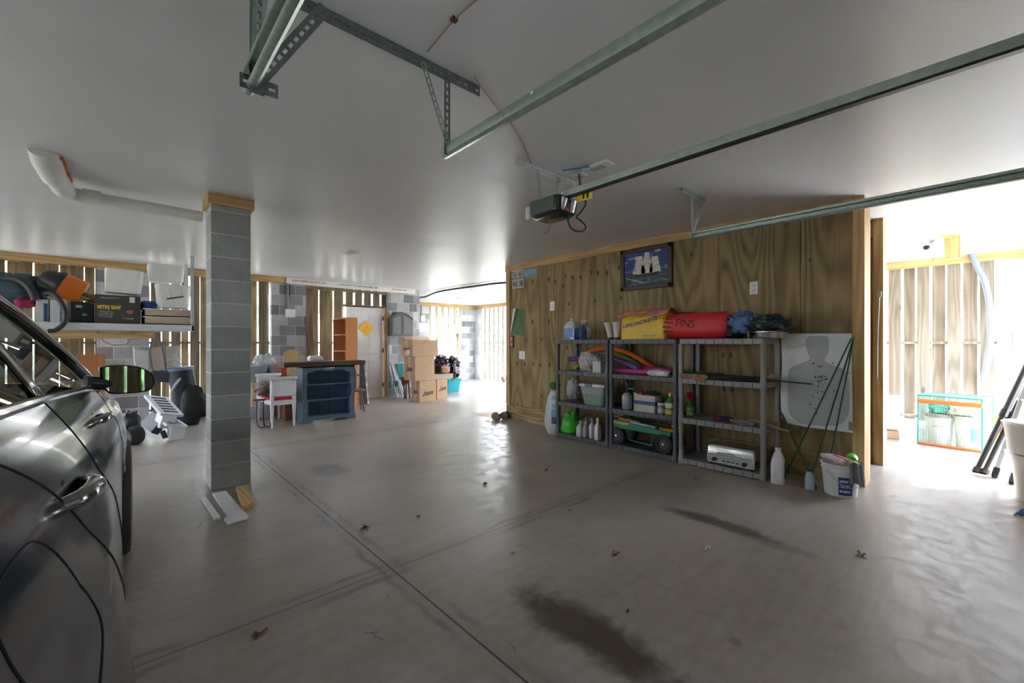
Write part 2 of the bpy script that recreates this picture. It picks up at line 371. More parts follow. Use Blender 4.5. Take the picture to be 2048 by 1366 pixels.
# ---- concrete slab with saw-cut joints, smears along them and tyre stains
def floor_material():
    m, n, l, b = newmat('concrete_floor')
    t = n.new('ShaderNodeTexCoord'); s = n.new('ShaderNodeSeparateXYZ'); l.new(t.outputs['Object'], s.inputs[0])
    X, Y = s.outputs['X'], s.outputs['Y']
    def nz(scale, det=5, dist=0.0, vec=None):
        x = n.new('ShaderNodeTexNoise'); x.inputs['Scale'].default_value = scale; x.inputs['Detail'].default_value = det; x.inputs['Distortion'].default_value = dist
        l.new(vec or t.outputs['Object'], x.inputs['Vector']); return x.outputs['Fac']
    fine, mid, big, wob = nz(140, 6), nz(9, 7, 1.0), nz(0.9, 4, 0.6), nz(5, 3)
    mp = n.new('ShaderNodeMapping'); l.new(t.outputs['Object'], mp.inputs[0]); mp.inputs['Rotation'].default_value = (0, 0, 0.5); mp.inputs['Scale'].default_value = (1.2, 9, 1)
    trow = nz(2.2, 4, 0.4, mp.outputs[0])
    k = M_(n, 'ADD', M_(n, 'MULTIPLY', fine, 0.22, l), M_(n, 'MULTIPLY', mid, 0.35, l), l)
    k = M_(n, 'ADD', k, M_(n, 'MULTIPLY', big, 0.55, l), l); k = M_(n, 'ADD', k, M_(n, 'MULTIPLY', trow, 0.25, l), l)
    cr = n.new('ShaderNodeValToRGB'); l.new(k, cr.inputs[0])
    cr.color_ramp.elements[0].position = 0.42; cr.color_ramp.elements[0].color = (0.235, 0.192, 0.152, 1)
    cr.color_ramp.elements[1].position = 0.92; cr.color_ramp.elements[1].color = (0.465, 0.415, 0.36, 1)
    out = cr.outputs[0]
    def mixin(fac, col):
        nonlocal out
        mx = n.new('ShaderNodeMixRGB'); l.new(fac, mx.inputs[0]); l.new(out, mx.inputs[1]); mx.inputs[2].default_value = (*col, 1); out = mx.outputs[0]
    def absd(v, c): return M_(n, 'ABSOLUTE', M_(n, 'SUBTRACT', v, c, l), None, l)
    wv = M_(n, 'MULTIPLY', M_(n, 'SUBTRACT', wob, 0.5, l), 0.10, l)
    def rng(v, a, bb, o0=1.0, o1=0.0):
        r = n.new('ShaderNodeMapRange'); r.interpolation_type = 'SMOOTHSTEP'; l.new(v, r.inputs[0])
        for i, q in zip((1, 2, 3, 4), (a, bb, o0, o1)): r.inputs[i].default_value = q
        return r.outputs[0]
    patch = rng(nz(1.7, 4), 0.42, 0.6, 0, 1)
    for v, c, st in ((X, 1.13, 0.6), (Y, 2.255, 0.6), (Y, 5.97, 0.35)):
        d = M_(n, 'ABSOLUTE', M_(n, 'ADD', M_(n, 'SUBTRACT', v, c, l), wv, l), None, l)
        ring = M_(n, 'MULTIPLY', rng(d, 0.035, 0.05, 0, 1), rng(d, 0.06, 0.085), l)
        mixin(M_(n, 'MULTIPLY', M_(n, 'MULTIPLY', ring, patch, l), st, l), (0.10, 0.088, 0.078))
        mixin(M_(n, 'MULTIPLY', rng(d, 0.02, 0.16), 0.22, l), (0.16, 0.135, 0.11))
    for v, c, hw, st in ((X, 1.13, 0.0045, 0.97), (Y, 2.255, 0.0035, 0.65), (Y, 5.97, 0.004, 0.4), (Y, 2.268, 0.002, 0.35)):
        mixin(M_(n, 'MULTIPLY', rng(absd(v, c), hw, hw + 0.0015), st, l), (0.035, 0.028, 0.02))
    for (cx, cy, rx, ry, st) in ((1.53, 1.20, 0.16, 0.50, 0.95), (1.50, 0.62, 0.11, 0.42, 0.4), (3.13, 1.30, 0.10, 0.44, 0.8), (3.08, 0.9, 0.08, 0.3, 0.35), (1.55, 4.45, 0.20, 0.30, 0.5),
                                 (1.95, 0.72, 0.035, 0.035, 0.4), (4.75, 0.52, 0.06, 0.03, 0.4), (0.02, 3.35, 0.2, 0.6, 0.25), (0.75, 4.35, 0.28, 0.28, 0.35)):
        a = M_(n, 'DIVIDE', M_(n, 'ADD', M_(n, 'SUBTRACT', X, cx, l), M_(n, 'MULTIPLY', wv, 0.8, l), l), rx, l); bb = M_(n, 'DIVIDE', M_(n, 'SUBTRACT', Y, cy, l), ry, l)
        d = M_(n, 'SQRT', M_(n, 'ADD', M_(n, 'MULTIPLY', a, a, l), M_(n, 'MULTIPLY', bb, bb, l), l), None, l)
        d = M_(n, 'ADD', d, M_(n, 'MULTIPLY', M_(n, 'SUBTRACT', mid, 0.5, l), 0.7, l), l)
        mixin(M_(n, 'MULTIPLY', rng(d, 0.45, 1.1), st, l), (0.075, 0.053, 0.037))
    sk = rng(nz(60, 2), 0.70, 0.74, 0, 0.5); mixin(sk, (0.12, 0.1, 0.08))
    l.new(out, b.inputs['Base Color'])
    l.new(rng(mid, 0.35, 0.7, 0.30, 0.48), b.inputs['Roughness']); b.inputs['Specular IOR Level'].default_value = 0.5
    bp = n.new('ShaderNodeBump'); bp.inputs['Strength'].default_value = 0.05; bp.inputs['Distance'].default_value = 0.003
    l.new(M_(n, 'ADD', fine, M_(n, 'MULTIPLY', mid, 2.0, l), l), bp.inputs['Height']); l.new(bp.outputs[0], b.inputs['Normal'])
    return m
struct(MB().box(XL - .2, YF - .3, -0.12, XR + .25, YA + .25, 0.0), 'floor', floor_material())
# ---- glossy white sheet ceiling
def ceil_material():
    m, n, l, b = newmat('ceiling_sheet')
    t = n.new('ShaderNodeTexCoord'); mp = n.new('ShaderNodeMapping'); l.new(t.outputs['Object'], mp.inputs[0]); mp.inputs['Scale'].default_value = (1.0, 3.0, 1)
    a = n.new('ShaderNodeTexNoise'); a.inputs['Scale'].default_value = 0.8; a.inputs['Detail'].default_value = 3; l.new(mp.outputs[0], a.inputs['Vector'])
    c = n.new('ShaderNodeTexNoise'); c.inputs['Scale'].default_value = 300; l.new(t.outputs['Object'], c.inputs['Vector'])
    bp = n.new('ShaderNodeBump'); bp.inputs['Strength'].default_value = 0.35; bp.inputs['Distance'].default_value = 0.03
    l.new(a.outputs['Fac'], bp.inputs['Height']); l.new(bp.outputs[0], b.inputs['Normal'])
    cr = n.new('ShaderNodeValToRGB'); l.new(a.outputs['Fac'], cr.inputs[0])
    cr.color_ramp.elements[0].color = (0.66, 0.665, 0.69, 1); cr.color_ramp.elements[1].color = (0.74, 0.74, 0.76, 1)
    l.new(cr.outputs[0], b.inputs['Base Color']); setp(b, Roughness=0.34, **{'Specular IOR Level': 0.5})
    return m
cb = MB().box(XL - .2, YF - .2, CEIL, 5.3, YB + .2, CEIL + 0.2).box(5.3, YF - .2, CEIL, XR + .2, YA + .2, CEIL + 0.2)
struct(cb, 'ceiling', ceil_material())
# ---- slat screens between block piers
def slats(mb, ax, f, a0, a1, z0, z1, out, w1=0.14, w2=0.12, pitch=0.27, sep=0.10, rail=True, seed=1, two=True):
    """ax: axis the screen runs along, f: fixed coordinate of the inner boards, out: +1/-1 to the outside"""
    rnd = random.Random(seed); a = a0 + 0.02; th = 0.02
    def bd(c, wd, ff, zz0, zz1):
        c0, c1 = max(a0, c - wd / 2), min(a1, c + wd / 2)
        if c1 - c0 < 0.01: return
        if ax == 'x': mb.box(c0, ff, zz0, c1, ff + out * th, zz1)
        else: mb.box(ff, c0, zz0, ff + out * th, c1, zz1)
    i = 0
    while a < a1:
        bd(a + w1 / 2, w1 * rnd.uniform(0.95, 1.04), f, z0, z1)
        if two: bd(a + w1 / 2 + pitch / 2, w2 * rnd.uniform(0.92, 1.05), f + out * sep, z0, z1)
        a += pitch
    if rail:
        for z in (0.12, 1.28, z1 - 0.08):
            if ax == 'x': mb.box(a0, f + out * (th + 0.001), z - 0.02, a1, f + out * sep, z + 0.02)
            else: mb.box(f + out * (th + 0.001), a0, z - 0.02, f + out * sep, a1, z + 0.02)
HB = CEIL       # underside of the header boards
# back wall: piers every 2.47 m
pb = MB()
for (a, b_) in ((-3.2, -2.77), (-0.30, 0.34), (2.17, 2.80), (4.63, 5.27)): pb.box(a, YB - 0.05, 0, b_, YB + 0.25, CEIL)
struct(pb, 'wall_back', cmu)
sb = MB(); slats(sb, 'x', YB + 0.10, -2.77, -0.30, 0, HB, 1, seed=2, w2=0.115); slats(sb, 'x', YB + 0.10, 0.34, 2.17, 0, HB, 1, seed=3, w2=0.105)
slats(sb, 'x', YB + 0.10, 2.80, 3.66, 0, HB, 1, w1=0.17, w2=0.15, pitch=0.3, seed=4); slats(sb, 'x', YB + 0.10, 3.66, 4.63, 2.12, HB, 1, w1=0.16, pitch=0.21, seed=5, two=False, rail=False)
struct(sb, 'window_1', slatw)
struct(MB().box(XL, YB - 0.09, 2.47, 2.40, YB - 0.055, CEIL), 'trim_1', pine_x)
wrap = mat('white_wrap_board', (0.80, 0.80, 0.79), 0.55)
hb = struct(MB().box(2.42, YB - 0.09, 2.46, 5.30, YB - 0.055, CEIL), 'trim_2', wrap)
redink = mat('red_print', (0.62, 0.16, 0.10), 0.7); blueink = mat('blue_print', (0.12, 0.22, 0.42), 0.7)
struct(MB().box(2.80, YB - 0.04, 2.40, 4.63, YB + 0.09, 2.46).box(3.60, YB + 0.02, 2.08, 4.63, YB + 0.09, 2.13), 'trim_3', slatw)
# door in the back wall
dm = mat('door_paint', (0.66, 0.68, 0.71), 0.4)
d = MB().box(3.73, YB + 0.06, 0.02, 4.53, YB + 0.10, 2.06)
door = struct(d, 'door_1', dm)
pp = MB()
for (x0, x1) in ((3.84, 4.08), (4.18, 4.42)):
    for (z0, z1) in ((0.22, 0.90), (1.02, 1.60), (1.70, 1.92)):
        for q in (0, 1):
            i = 0.045 * q; pp.box(x0 + i, YB + 0.052 - 0.004 * q, z0 + i, x1 - i, YB + 0.062, z1 - i)
each(pp, 'door_panel', dm, door, bevel=0.004)
MB().lathe([(0.012, 0), (0.012, 0.03), (0.03, 0.035), (0.034, 0.05), (0.026, 0.066), (0.0, 0.07)], (3.80, YB + 0.06, 0.95), 16, Matrix.Rotation(math.pi / 2, 3, 'X')).build('door_knob', mat('brass', (0.6, 0.42, 0.16), 0.25, 1.0), door, smooth=True)
hg = MB()
for z in (0.3, 1.1, 1.85): hg.box(4.52, YB + 0.045, z - 0.05, 4.545, YB + 0.06, z + 0.05)
each(hg, 'hinge', black, door)
struct(MB().box(4.54, YB - 0.02, 0, 4.63, YB + 0.09, 2.10), 'trim_4', pine_z)
struct(MB().box(3.66, YB + 0.02, 0, 3.73, YB + 0.09, 2.10).box(3.73, YB + 0.02, 2.06, 4.54, YB + 0.09, 2.10), 'trim_5', whitep)
struct(MB().box(3.66, YB + 0.0, 0, 4.6, YB + 0.12, 0.02), 'trim_6', pine_x)
# alcove beyond: block return, back screen and corner pier
ab = MB().box(5.27, YB, 0, 5.47, YA + .2, CEIL).box(5.27, YA, 0, 7.39, YA + .2, CEIL).box(8.72, YA, 0, 9.45, YA + .2, CEIL)
struct(ab, 'wall_alcove', cmu)
s2 = MB(); slats(s2, 'x', YA + 0.05, 7.39, 8.72, 0, HB, 1, w1=0.085, pitch=0.24, seed=6, two=False)
struct(s2, 'window_2', slatg)
struct(MB().box(5.47, YA - 0.04, 2.46, XR, YA - 0.001, CEIL), 'trim_7', pine_x)
# right wall
rb = MB()
for (a, b_) in ((-0.85, -0.10), (1.75, 2.4), (4.2, 4.85), (6.7, 7.3), (9.1, 9.7), (11.75, 12.15)): rb.box(XR, a, 0, XR + .2, b_, CEIL)
struct(rb, 'wall_right', block('pale_block', c1=(0.62, 0.63, 0.65), c2=(0.55, 0.57, 0.6), mortar=(0.66, 0.66, 0.66)))
s3 = MB(); slats(s3, 'y', XR + 0.03, -0.10, 1.75, 0.06, HB, 1, w1=0.145, w2=0.14, pitch=0.335, sep=0.10, seed=8)
struct(s3, 'window_3', wood('pale_pine_slat', (0.20, 0.165, 0.13), (0.34, 0.295, 0.24), 'z', ring=9, knots=0.6, wid=5, long=0.4))
s4 = MB()
for i, (a, b_) in enumerate(((2.4, 4.2), (4.85, 6.7), (7.3, 9.1), (9.7, 11.75))): slats(s4, 'y', XR + 0.05, a, b_, 0, HB, 1, w1=0.08 if i == 3 else 0.055, pitch=0.235, seed=9 + i, two=False)
struct(s4, 'window_4', slatg)
struct(MB().box(XR - 0.04, YF, 2.46, XR - 0.001, YA - 0.05, CEIL), 'trim_8', pine_y)
# left wall
lb = MB()
for (a, b_) in ((-0.85, 0.2), (2.05, 2.7), (4.5, 5.15), (7.0, 7.6)): lb.box(XL - .2, a, 0, XL, b_, CEIL)
struct(lb, 'wall_left', cmu)
s5 = MB()
for i, (a, b_) in enumerate(((0.2, 2.05), (2.7, 4.5), (5.15, 7.0), (7.6, 9.5))): slats(s5, 'y', XL - 0.05, a, b_, 0, HB, -1, w1=0.125, pitch=0.18, seed=20 + i, two=False)
struct(s5, 'window_5', slatw)
# front wall behind the photographer: two shut doors, a slatted pier between them, an open third bay
fb = MB().box(XL, YF - .15, 2.2, 6.15, YF, CEIL).box(XL, YF - .15, 0, -2.2, YF, 2.2).box(3.72, YF - .15, 0, 6.15, YF, 2.2).box(6.15, YF - .15, 2.36, XR, YF, CEIL).box(8.95, YF - .15, 0, XR, YF, 2.36)
struct(fb, 'wall_front', slatw)
s6 = MB(); slats(s6, 'x', YF - 0.05, 0.28, 1.15, 0, 2.2, -1, w1=0.123, pitch=0.145, seed=31, two=False)
struct(s6, 'window_6', slatw)
for k, (x0, x1) in enumerate(((-2.2, 0.28), (1.15, 3.72))):
    g = MB()
    for r in range(4):
        z0 = 0.01 + r * 0.5475; g.box(x0, YF - 0.06, z0, x1, YF - 0.015, z0 + 0.54)
        for c in range(4):
            wdt = (x1 - x0) / 4; g.box(x0 + c * wdt + 0.07, YF - 0.016, z0 + 0.09, x0 + (c + 1) * wdt - 0.07, YF - 0.004, z0 + 0.45)
    struct(g, 'door_%d' % (k + 2), whitep)
# ---- plywood partition: sheets with open seams, framed by pine
PX = 4.87
seams = [0.80, 1.21, 1.98, 3.20, 4.40, 5.44]
pw = MB()
for a, b_ in zip(seams[:-1], seams[1:]): pw.box(PX, a + 0.0025, 0.10, PX + 0.018, b_ - 0.0025, 2.49)
struct(pw, 'wall_partition', ply)
struct(MB().box(PX + 0.02, 0.80, 0, PX + 0.09, 5.44, CEIL), 'wall_core', mat('dark_core', (0.05, 0.04, 0.03), 0.9))
struct(MB().box(PX - 0.02, 0.80, 2.485, PX + 0.02, 4.46, CEIL).box(PX - 0.02, 4.464, 2.485, PX + 0.02, 5.44, CEIL), 'trim_9', pine_y)
struct(MB().box(PX - 0.022, 5.41, 0.24, PX + 0.05, 5.50, 2.49).box(PX - 0.03, 5.41, 2.485, PX + 0.06, 5.51, CEIL), 'trim_10', pine_z)
bbm = wood('pine_base', (0.20, 0.14, 0.06), (0.48, 0.34, 0.16), 'y', ring=12, knots=0.3, wid=5, long=0.5)
struct(MB().box(PX - 0.025, 0.81, 0.0, PX + 0.018, 5.49, 0.235), 'baseboard_partition', bbm)
struct(MB().box(PX - 0.03, 0.72, 0.0, PX + 0.10, 0.805, CEIL).box(PX + 0.10, 0.725, 0, 5.16, 0.80, CEIL), 'trim_11', pine_z)
# far side of the storage run behind the partition
struct(MB().box(5.95, 0.80, 0, 6.07, 5.50, CEIL), 'wall_storage', wood('warm_ply', (0.30, 0.18, 0.08), (0.55, 0.36, 0.17), 'z', ring=8, wid=2, long=0.3, knots=0.3))
struct(MB().box(5.86, 0.72, 0.0, 6.10, 0.80, CEIL).box(5.90, 0.80, 0, 5.95, 1.1, 0.3).box(5.90, 0.80, 2.4, 5.95, 1.1, CEIL), 'trim_12', pine_z)
struct(MB().box(4.97, 5.42, 0, 5.95, 5.50, CEIL), 'wall_storage_end', ply)
# ---- outdoors: lawn and drive that throw the daylight back up
grass = mat('lawn', (0.26, 0.245, 0.17), 0.9, var=0.3, vscale=3, bump=0.5, bscale=30)
g = MB().box(-60, -60, -0.2, 70, 70, -0.13); o = struct(g, 'ground_lawn', grass)
struct(MB().box(-6, -12, -0.125, 14, YF - .3, -0.03), 'ground_drive', mat('drive_concrete', (0.55, 0.53, 0.49), 0.9, var=0.1))
# ============================================================ BLOCK COLUMN, CEILING HARDWARE
col = thing('block_column', 'square grey concrete block column standing in the middle of the garage', 'column', (0.72, 4.66, 0))
MB().box(0.57, 4.51, 0, 0.87, 4.81, 2.49).build('shaft', cmu_col, col, bevel=0.004)
MB().box(0.545, 4.485, 2.485, 0.895, 4.835, CEIL).build('wooden_cap', pine_x, col, bevel=0.003)
# offcuts at its foot
def offcut(pts, th, m, label):
    P = [FL(*p, z=th) for p in pts]; b = MB(); n = len(P)
    vs = [Vector((p.x, p.y, 0.001)) for p in P] + [Vector((p.x, p.y, th)) for p in P]
    b.add(vs, [tuple(reversed(range(n))), tuple(range(n, 2 * n))] + [(i, (i + 1) % n, n + (i + 1) % n, n + i) for i in range(n)])
    return tag(b.build('board_offcut', m, bevel=0.002), label, 'wood offcut', 'timber offcuts at the foot of the column')
offcut([(401, 995), (411, 992), (441, 1033), (430, 1037)], 0.02, whitep, 'narrow white strip of wood, left of the offcuts by the column foot')
offcut([(425, 986), (452, 981), (497, 1032), (455, 1044), (448, 1036), (456, 1031), (430, 994)], 0.022, whitep, 'wide notched white board offcut in front of the column')
offcut([(472, 972), (495, 968), (508, 1005), (484, 1013)], 0.038, pine_y, 'bare pine offcut leaning at the right foot of the column')
# white drain pipe under the ceiling
pvc = mat('pvc_pipe', (0.74, 0.73, 0.70), 0.35, var=0.05)
dp = thing('drain_pipe', 'white plastic drain pipe with fat elbow running under the ceiling to the column', 'pipe', (-0.3, 4.93, 2.4))
MB().tube([(-0.28, 4.94, 2.475), (0.56, 4.95, 2.46)], 0.05, 24).build('pipe_run', pvc, dp, smooth=True)
MB().tube([(-0.24, 4.94, 2.475), (-0.13, 4.94, 2.473)], 0.062, 24).build('coupling', pvc, dp, smooth=True)
MB().tube([(-0.22, 4.94, 2.475), (-0.30, 4.93, 2.475), (-0.335, 4.86, 2.48), (-0.345, 4.80, 2.485)], 0.053, 24, sm=5).build('bend', pvc, dp, smooth=True)
MB().tube([(-0.34, 4.86, 2.48), (-0.36, 4.68, 2.505), (-0.375, 4.66, 2.51), (-0.39, 4.42, 2.545), (-0.40, 4.30, 2.60)], [0.066, 0.066, 0.066, 0.078, 0.08, 0.075], 24).build('elbow', pvc, dp, smooth=True)
fo = MB(); rnd = random.Random(3)
for i in range(13):
    t = i / 12; p = Vector((-0.30, 4.83, 2.545)).lerp(Vector((-0.33, 4.36, 2.572)), t); s_ = rnd.uniform(0.025, 0.05) * (1.5 if i in (8, 9) else 1)
    fo.blob(p, (s_, s_ * 1.3, s_ * 0.8), 0.5, 2, i, 1, 10, 7)
fo.build('sealing_foam', mat('orange_foam', (0.55, 0.14, 0.02), 0.8), dp, smooth=True)
# flush ceiling lights
def cl(c, r, label):
    t = thing('ceiling_light', label, 'ceiling light', c)
    MB().lathe([(r, 0), (r * 0.98, -0.018), (r * 0.8, -0.022)], c, 28).build('rim', whitep, t, smooth=True)
    MB().lathe([(r * 0.8, -0.02), (r * 0.6, -0.035), (0.001, -0.04)], c, 28).build('diffuser', mat('frosted', (0.85, 0.85, 0.85), 0.5), t, smooth=True)
cl(FL(703, 505, CEIL), 0.13, 'round white flush light on the ceiling beyond the column')
cl(FL(921, 596, CEIL), 0.12, 'small round light on the ceiling of the bright far alcove')

# ---- perforated steel
def perf(mb, p0, p1, wd, side, flange=None, hole=0.012, pitch=0.04, th=0.0025, off=0.0):
    """strip from p0 to p1 lying in the plane (p1-p0, side), with a row of oblong holes"""
    p0, p1, side = Vector(p0), Vector(p1), Vector(side).normalized(); d = (p1 - p0); L = d.length; d.normalize(); side = (side - d * side.dot(d)).normalized()
    nn = d.cross(side).normalized() * th; k = max(1, int(L / pitch)); pt = L / k; h = hole / 2; hl = hole * 0.9
    for i in range(k):
        a, b_ = i * pt, (i + 1) * pt; c = (a + b_) / 2
        xs = [a, c - hl, c + hl, b_]; ys = [-wd / 2, -h, h, wd / 2]
        for zz in (0, 1):
            vs = [p0 + d * x + side * (y + off) + nn * zz for y in ys for x in xs]
            mb.add(vs, [(j * 4 + q, j * 4 + q + 1, (j + 1) * 4 + q + 1, (j + 1) * 4 + q) for j in range(3) for q in range(3) if not (j == 1 and q == 1)])
def angle(mb, p0, p1, wd, s1, s2, **k):
    p0, p1 = Vector(p0), Vector(p1); s1, s2 = Vector(s1).normalized(), Vector(s2).normalized()
    perf(mb, p0 + s1 * wd / 2, p1 + s1 * wd / 2, wd, s1, **k); perf(mb, p0 + s2 * wd / 2, p1 + s2 * wd / 2, wd, s2, **k)
def track(x, y0, y1, z, face, label):
    """C-shaped door track; face = +1 when it opens towards +X"""
    t = thing('door_track', label, 'garage door track', (x, y1, z), group='horizontal garage door tracks')
    prof = [(-0.022, 0.010), (-0.022, 0.024), (-0.012, 0.030), (0.012, 0.032), (0.024, 0.022), (0.027, 0.0), (0.024, -0.022), (0.012, -0.032), (-0.004, -0.030), (-0.012, -0.024)]
    prof += [(a * 0.86, b_ * 0.9) for a, b_ in reversed(prof)]
    b = MB(); n = len(prof)
    vs = [(x - face * a, y, z + c) for y in (y0, y1) for a, c in prof]
    b.add(vs, [(i, (i + 1) % n, n + (i + 1) % n, n + i) for i in range(n)] + [tuple(range(n)), tuple(range(n, 2 * n))])
    b.build('rail', steel, t, smooth=True)
    b = MB()
    for yy in (y1 - 0.04, y1 - 0.62, y1 - 1.4): b.lathe([(0.009, 0), (0.009, 0.006), (0.004, 0.009)], (x - face * 0.02, yy, z + 0.02), 10, Matrix.Rotation(-face * math.pi / 2, 3, 'Y'))
    each(b, 'bolt', chrome, t); return t
track(0.33, YF + .02, 1.78, 2.20, -1, 'galvanised track ending above the car side, leftmost of the garage door tracks')
track(1.16, YF + .02, 1.76, 2.20, 1, 'galvanised track ending at the hanger left of the door opener')
track(3.63, YF + .02, 1.72, 2.20, -1, 'galvanised track running past the plywood wall, rightmost of the door tracks')
def hanger(name, label, pieces, loc):
    t = thing(name, label, 'track hanger', loc, group='perforated steel hangers for the door tracks')
    for nm, f, m in pieces:
        b = MB(); f(b); b.build(nm, m, t)
    return t
hanger('track_hanger', 'long perforated angle iron on the ceiling holding two door tracks', [
    ('ceiling_angle', lambda b: (angle(b, (0.20, 1.72, 2.575), (1.34, 1.72, 2.575), 0.05, (0, 1, 0), (0, 0, -1), pitch=0.034),), steeld),
    ('hanging_strap', lambda b: perf(b, (1.14, 1.715, 2.55), (1.14, 1.715, 2.17), 0.032, (1, 0, 0), pitch=0.034), steeld),
    ('hanging_strap', lambda b: perf(b, (0.35, 1.715, 2.55), (0.35, 1.715, 2.15), 0.045, (1, 0, 0), pitch=0.034), steeld),
    ('brace', lambda b: perf(b, (1.0, 1.70, 2.54), (1.14, 1.705, 2.21), 0.026, (1, 0, 0.3), pitch=0.03), steel),
    ('brace', lambda b: perf(b, (0.575, 1.70, 2.56), (0.355, 1.71, 2.20), 0.045, (1, 0, 0.4), pitch=0.034), steeld),
    ('brace', lambda b: perf(b, (0.30, 1.35, 2.57), (0.345, 1.70, 2.24), 0.04, (1, 0, 0), pitch=0.034), steel),
    ('corner_bracket', lambda b: perf(b, (0.30, 1.73, 2.19), (0.42, 1.73, 2.19), 0.05, (0, 0, 1), pitch=0.034), steeld)], (0.75, 1.72, 2.5))
pA, pB = FL(1390, 379, CEIL), FL(1436, 401, CEIL)
hanger('track_hanger', 'short V-shaped perforated hanger in front of the plywood wall', [
    ('ceiling_angle', lambda b: angle(b, (3.47, 1.70, 2.575), (3.90, 1.70, 2.575), 0.036, (0, 1, 0), (0, 0, -1), pitch=0.034), steel),
    ('hanging_strap', lambda b: perf(b, (3.60, 1.69, 2.56), (3.62, 1.69, 2.18), 0.034, (1, 0, 0), pitch=0.03), steel),
    ('brace', lambda b: perf(b, (3.83, 1.69, 2.56), (3.64, 1.70, 2.20), 0.03, (1, 0, 0.3), pitch=0.03), steel)], (3.65, 1.70, 2.5))
# ---- opener
ox, oy, oz = 2.38, 2.10, 2.335
rl = thing('opener_rail', 'long steel rail running from the garage door opener toward the door', 'opener rail', (ox, oy, oz))
MB().box(ox - 0.022, YF + .02, oz - 0.002, ox + 0.022, oy - 0.05, oz + 0.04).build('channel', steel, rl, bevel=0.003)
MB().box(ox - 0.016, YF + .02, oz - 0.012, ox + 0.016, oy - 0.05, oz - 0.003).build('chain_slot', black, rl)
op = thing('garage_door_opener', 'black and grey motor unit of a garage door opener hanging from the ceiling', 'garage door opener', (ox, oy + 0.17, 2.12))
O = Vector((ox, oy + 0.07, 2.275))
body = MB(); body.rrect([(0.09, 0.12, 0.05, -0.072), (0.115, 0.145, 0.05, -0.05), (0.12, 0.15, 0.04, 0.0), (0.115, 0.145, 0.035, 0.055), (0.105, 0.135, 0.03, 0.062)], O, 6)
body.build('housing', mat('opener_plastic', (0.02, 0.022, 0.024), 0.18, coat=0.5), op, smooth=True)
MB().box(O.x - 0.125, O.y - 0.12, O.z - 0.045, O.x - 0.116, O.y + 0.12, O.z + 0.055).build('side_panel', mat('grey_green_panel', (0.075, 0.10, 0.085), 0.4), op, bevel=0.004)
MB().rrect([(0.11, 0.03, 0.03, -0.05), (0.11, 0.035, 0.03, 0.04)], (O.x, O.y + 0.165, O.z - 0.01), 5).build('light_lens', mat('lens', (0.65, 0.70, 0.66), 0.3), op, smooth=True)
for sx in (-1, 1): MB().rrect([(0.024, 0.010, 0.01, -0.045), (0.026, 0.012, 0.01, 0.04)], (O.x + sx * 0.05, O.y - 0.147, O.z + 0.0), 5, Matrix.Rotation(0.25, 3, 'X')).build('side_lamp', mat('silver_plastic', (0.45, 0.45, 0.48), 0.25, 0.5), op, smooth=True)
bm_ = MB(); bm_.lathe([(0.028, 0), (0.024, 0.006)], (O.x - 0.02, O.y - 0.146, O.z - 0.035), 20, Matrix.Diagonal((1, 1, 0.5)) @ Matrix.Rotation(math.pi / 2, 3, 'X'))
bm_.build('badge', mat('red_badge', (0.5, 0.03, 0.04), 0.3), op)
MB().box(O.x - 0.10, O.y - 0.12, O.z + 0.062, O.x + 0.10, O.y + 0.12, O.z + 0.070).build('mount_plate', steel, op)
lab = mat('yellow_label', (0.85, 0.62, 0.03), 0.5)
MB().obox((ox + 0.03, oy - 0.20, oz - 0.02), (0.004, 0.13, 0.065), (0, 0, 0.1)).build('warning_label', lab, op)
b = MB()
for k in range(3): b.obox((ox + 0.027, oy - 0.16 - 0.035 * k, oz - 0.02), (0.004, 0.012, 0.045), (0, 0, 0.1))
each(b, 'label_print', ink, op)
hb_ = thing('opener_hanger', 'perforated steel frame on the ceiling carrying the black opener', 'opener hanger', (ox, oy + .2, 2.5))
b = MB(); angle(b, (2.05, 2.22, 2.575), (2.72, 2.22, 2.575), 0.04, (0, 1, 0), (0, 0, -1), pitch=0.036); b.build('ceiling_angle', mat('bright_steel', (0.72, 0.73, 0.75), 0.4, 0.6), hb_)
b = MB(); perf(b, (2.26, 2.215, 2.55), (2.29, 2.215, 2.34), 0.03, (1, 0, 0), pitch=0.03); b.build('hanging_strap', steel, hb_)
b = MB(); perf(b, (2.5, 2.215, 2.55), (2.46, 2.215, 2.34), 0.03, (1, 0, 0), pitch=0.03); b.build('hanging_strap', steel, hb_)
b = MB(); perf(b, (2.66, 2.215, 2.55), (2.46, 2.215, 2.36), 0.03, (1, 0, 0.4), pitch=0.03); b.build('brace', steel, hb_)
cord = MB(); cord.tube([AY(1158, 348, 1.98), AY(1161, 372, 1.97), AY(1168, 392, 1.96), AY(1171, 408, 1.95), AY(1162, 424, 1.95), AY(1153, 434, 1.96), AY(1161, 441, 1.95), AY(1171, 452, 1.95), AY(1168, 461, 1.95), AY(1155, 463, 1.96), AY(1142, 456, 1.98), AY(1136, 442, 2.0), AY(1137, 424, 2.02)], 0.006, 8, sm=6)
tag(cord.build('power_cord', black, smooth=True), 'black power cord looping below the door opener', 'cord')
wire = MB(); wire.tube([AY(1094, 430, 2.2), AY(1100, 446, 2.2), AY(1100, 456, 2.2), AY(1094, 465, 2.2), AY(1086, 467, 2.2)], 0.0025, 6, sm=6)
tag(wire.build('antenna_wire', mat('copper_wire', (0.35, 0.2, 0.12), 0.6), smooth=True), 'thin brown antenna wire dangling under the opener', 'wire')
bw = MB(); bw.tube([FL(1125, 341, 2.57), FL(1150, 338, 2.565), FL(1178, 333, 2.57)], 0.006, 8, sm=4)
tag(bw.build('blue_wire', mat('blue_wire', (0.05, 0.18, 0.42), 0.5), smooth=True), 'short blue wire stapled to the ceiling above the opener', 'wire')
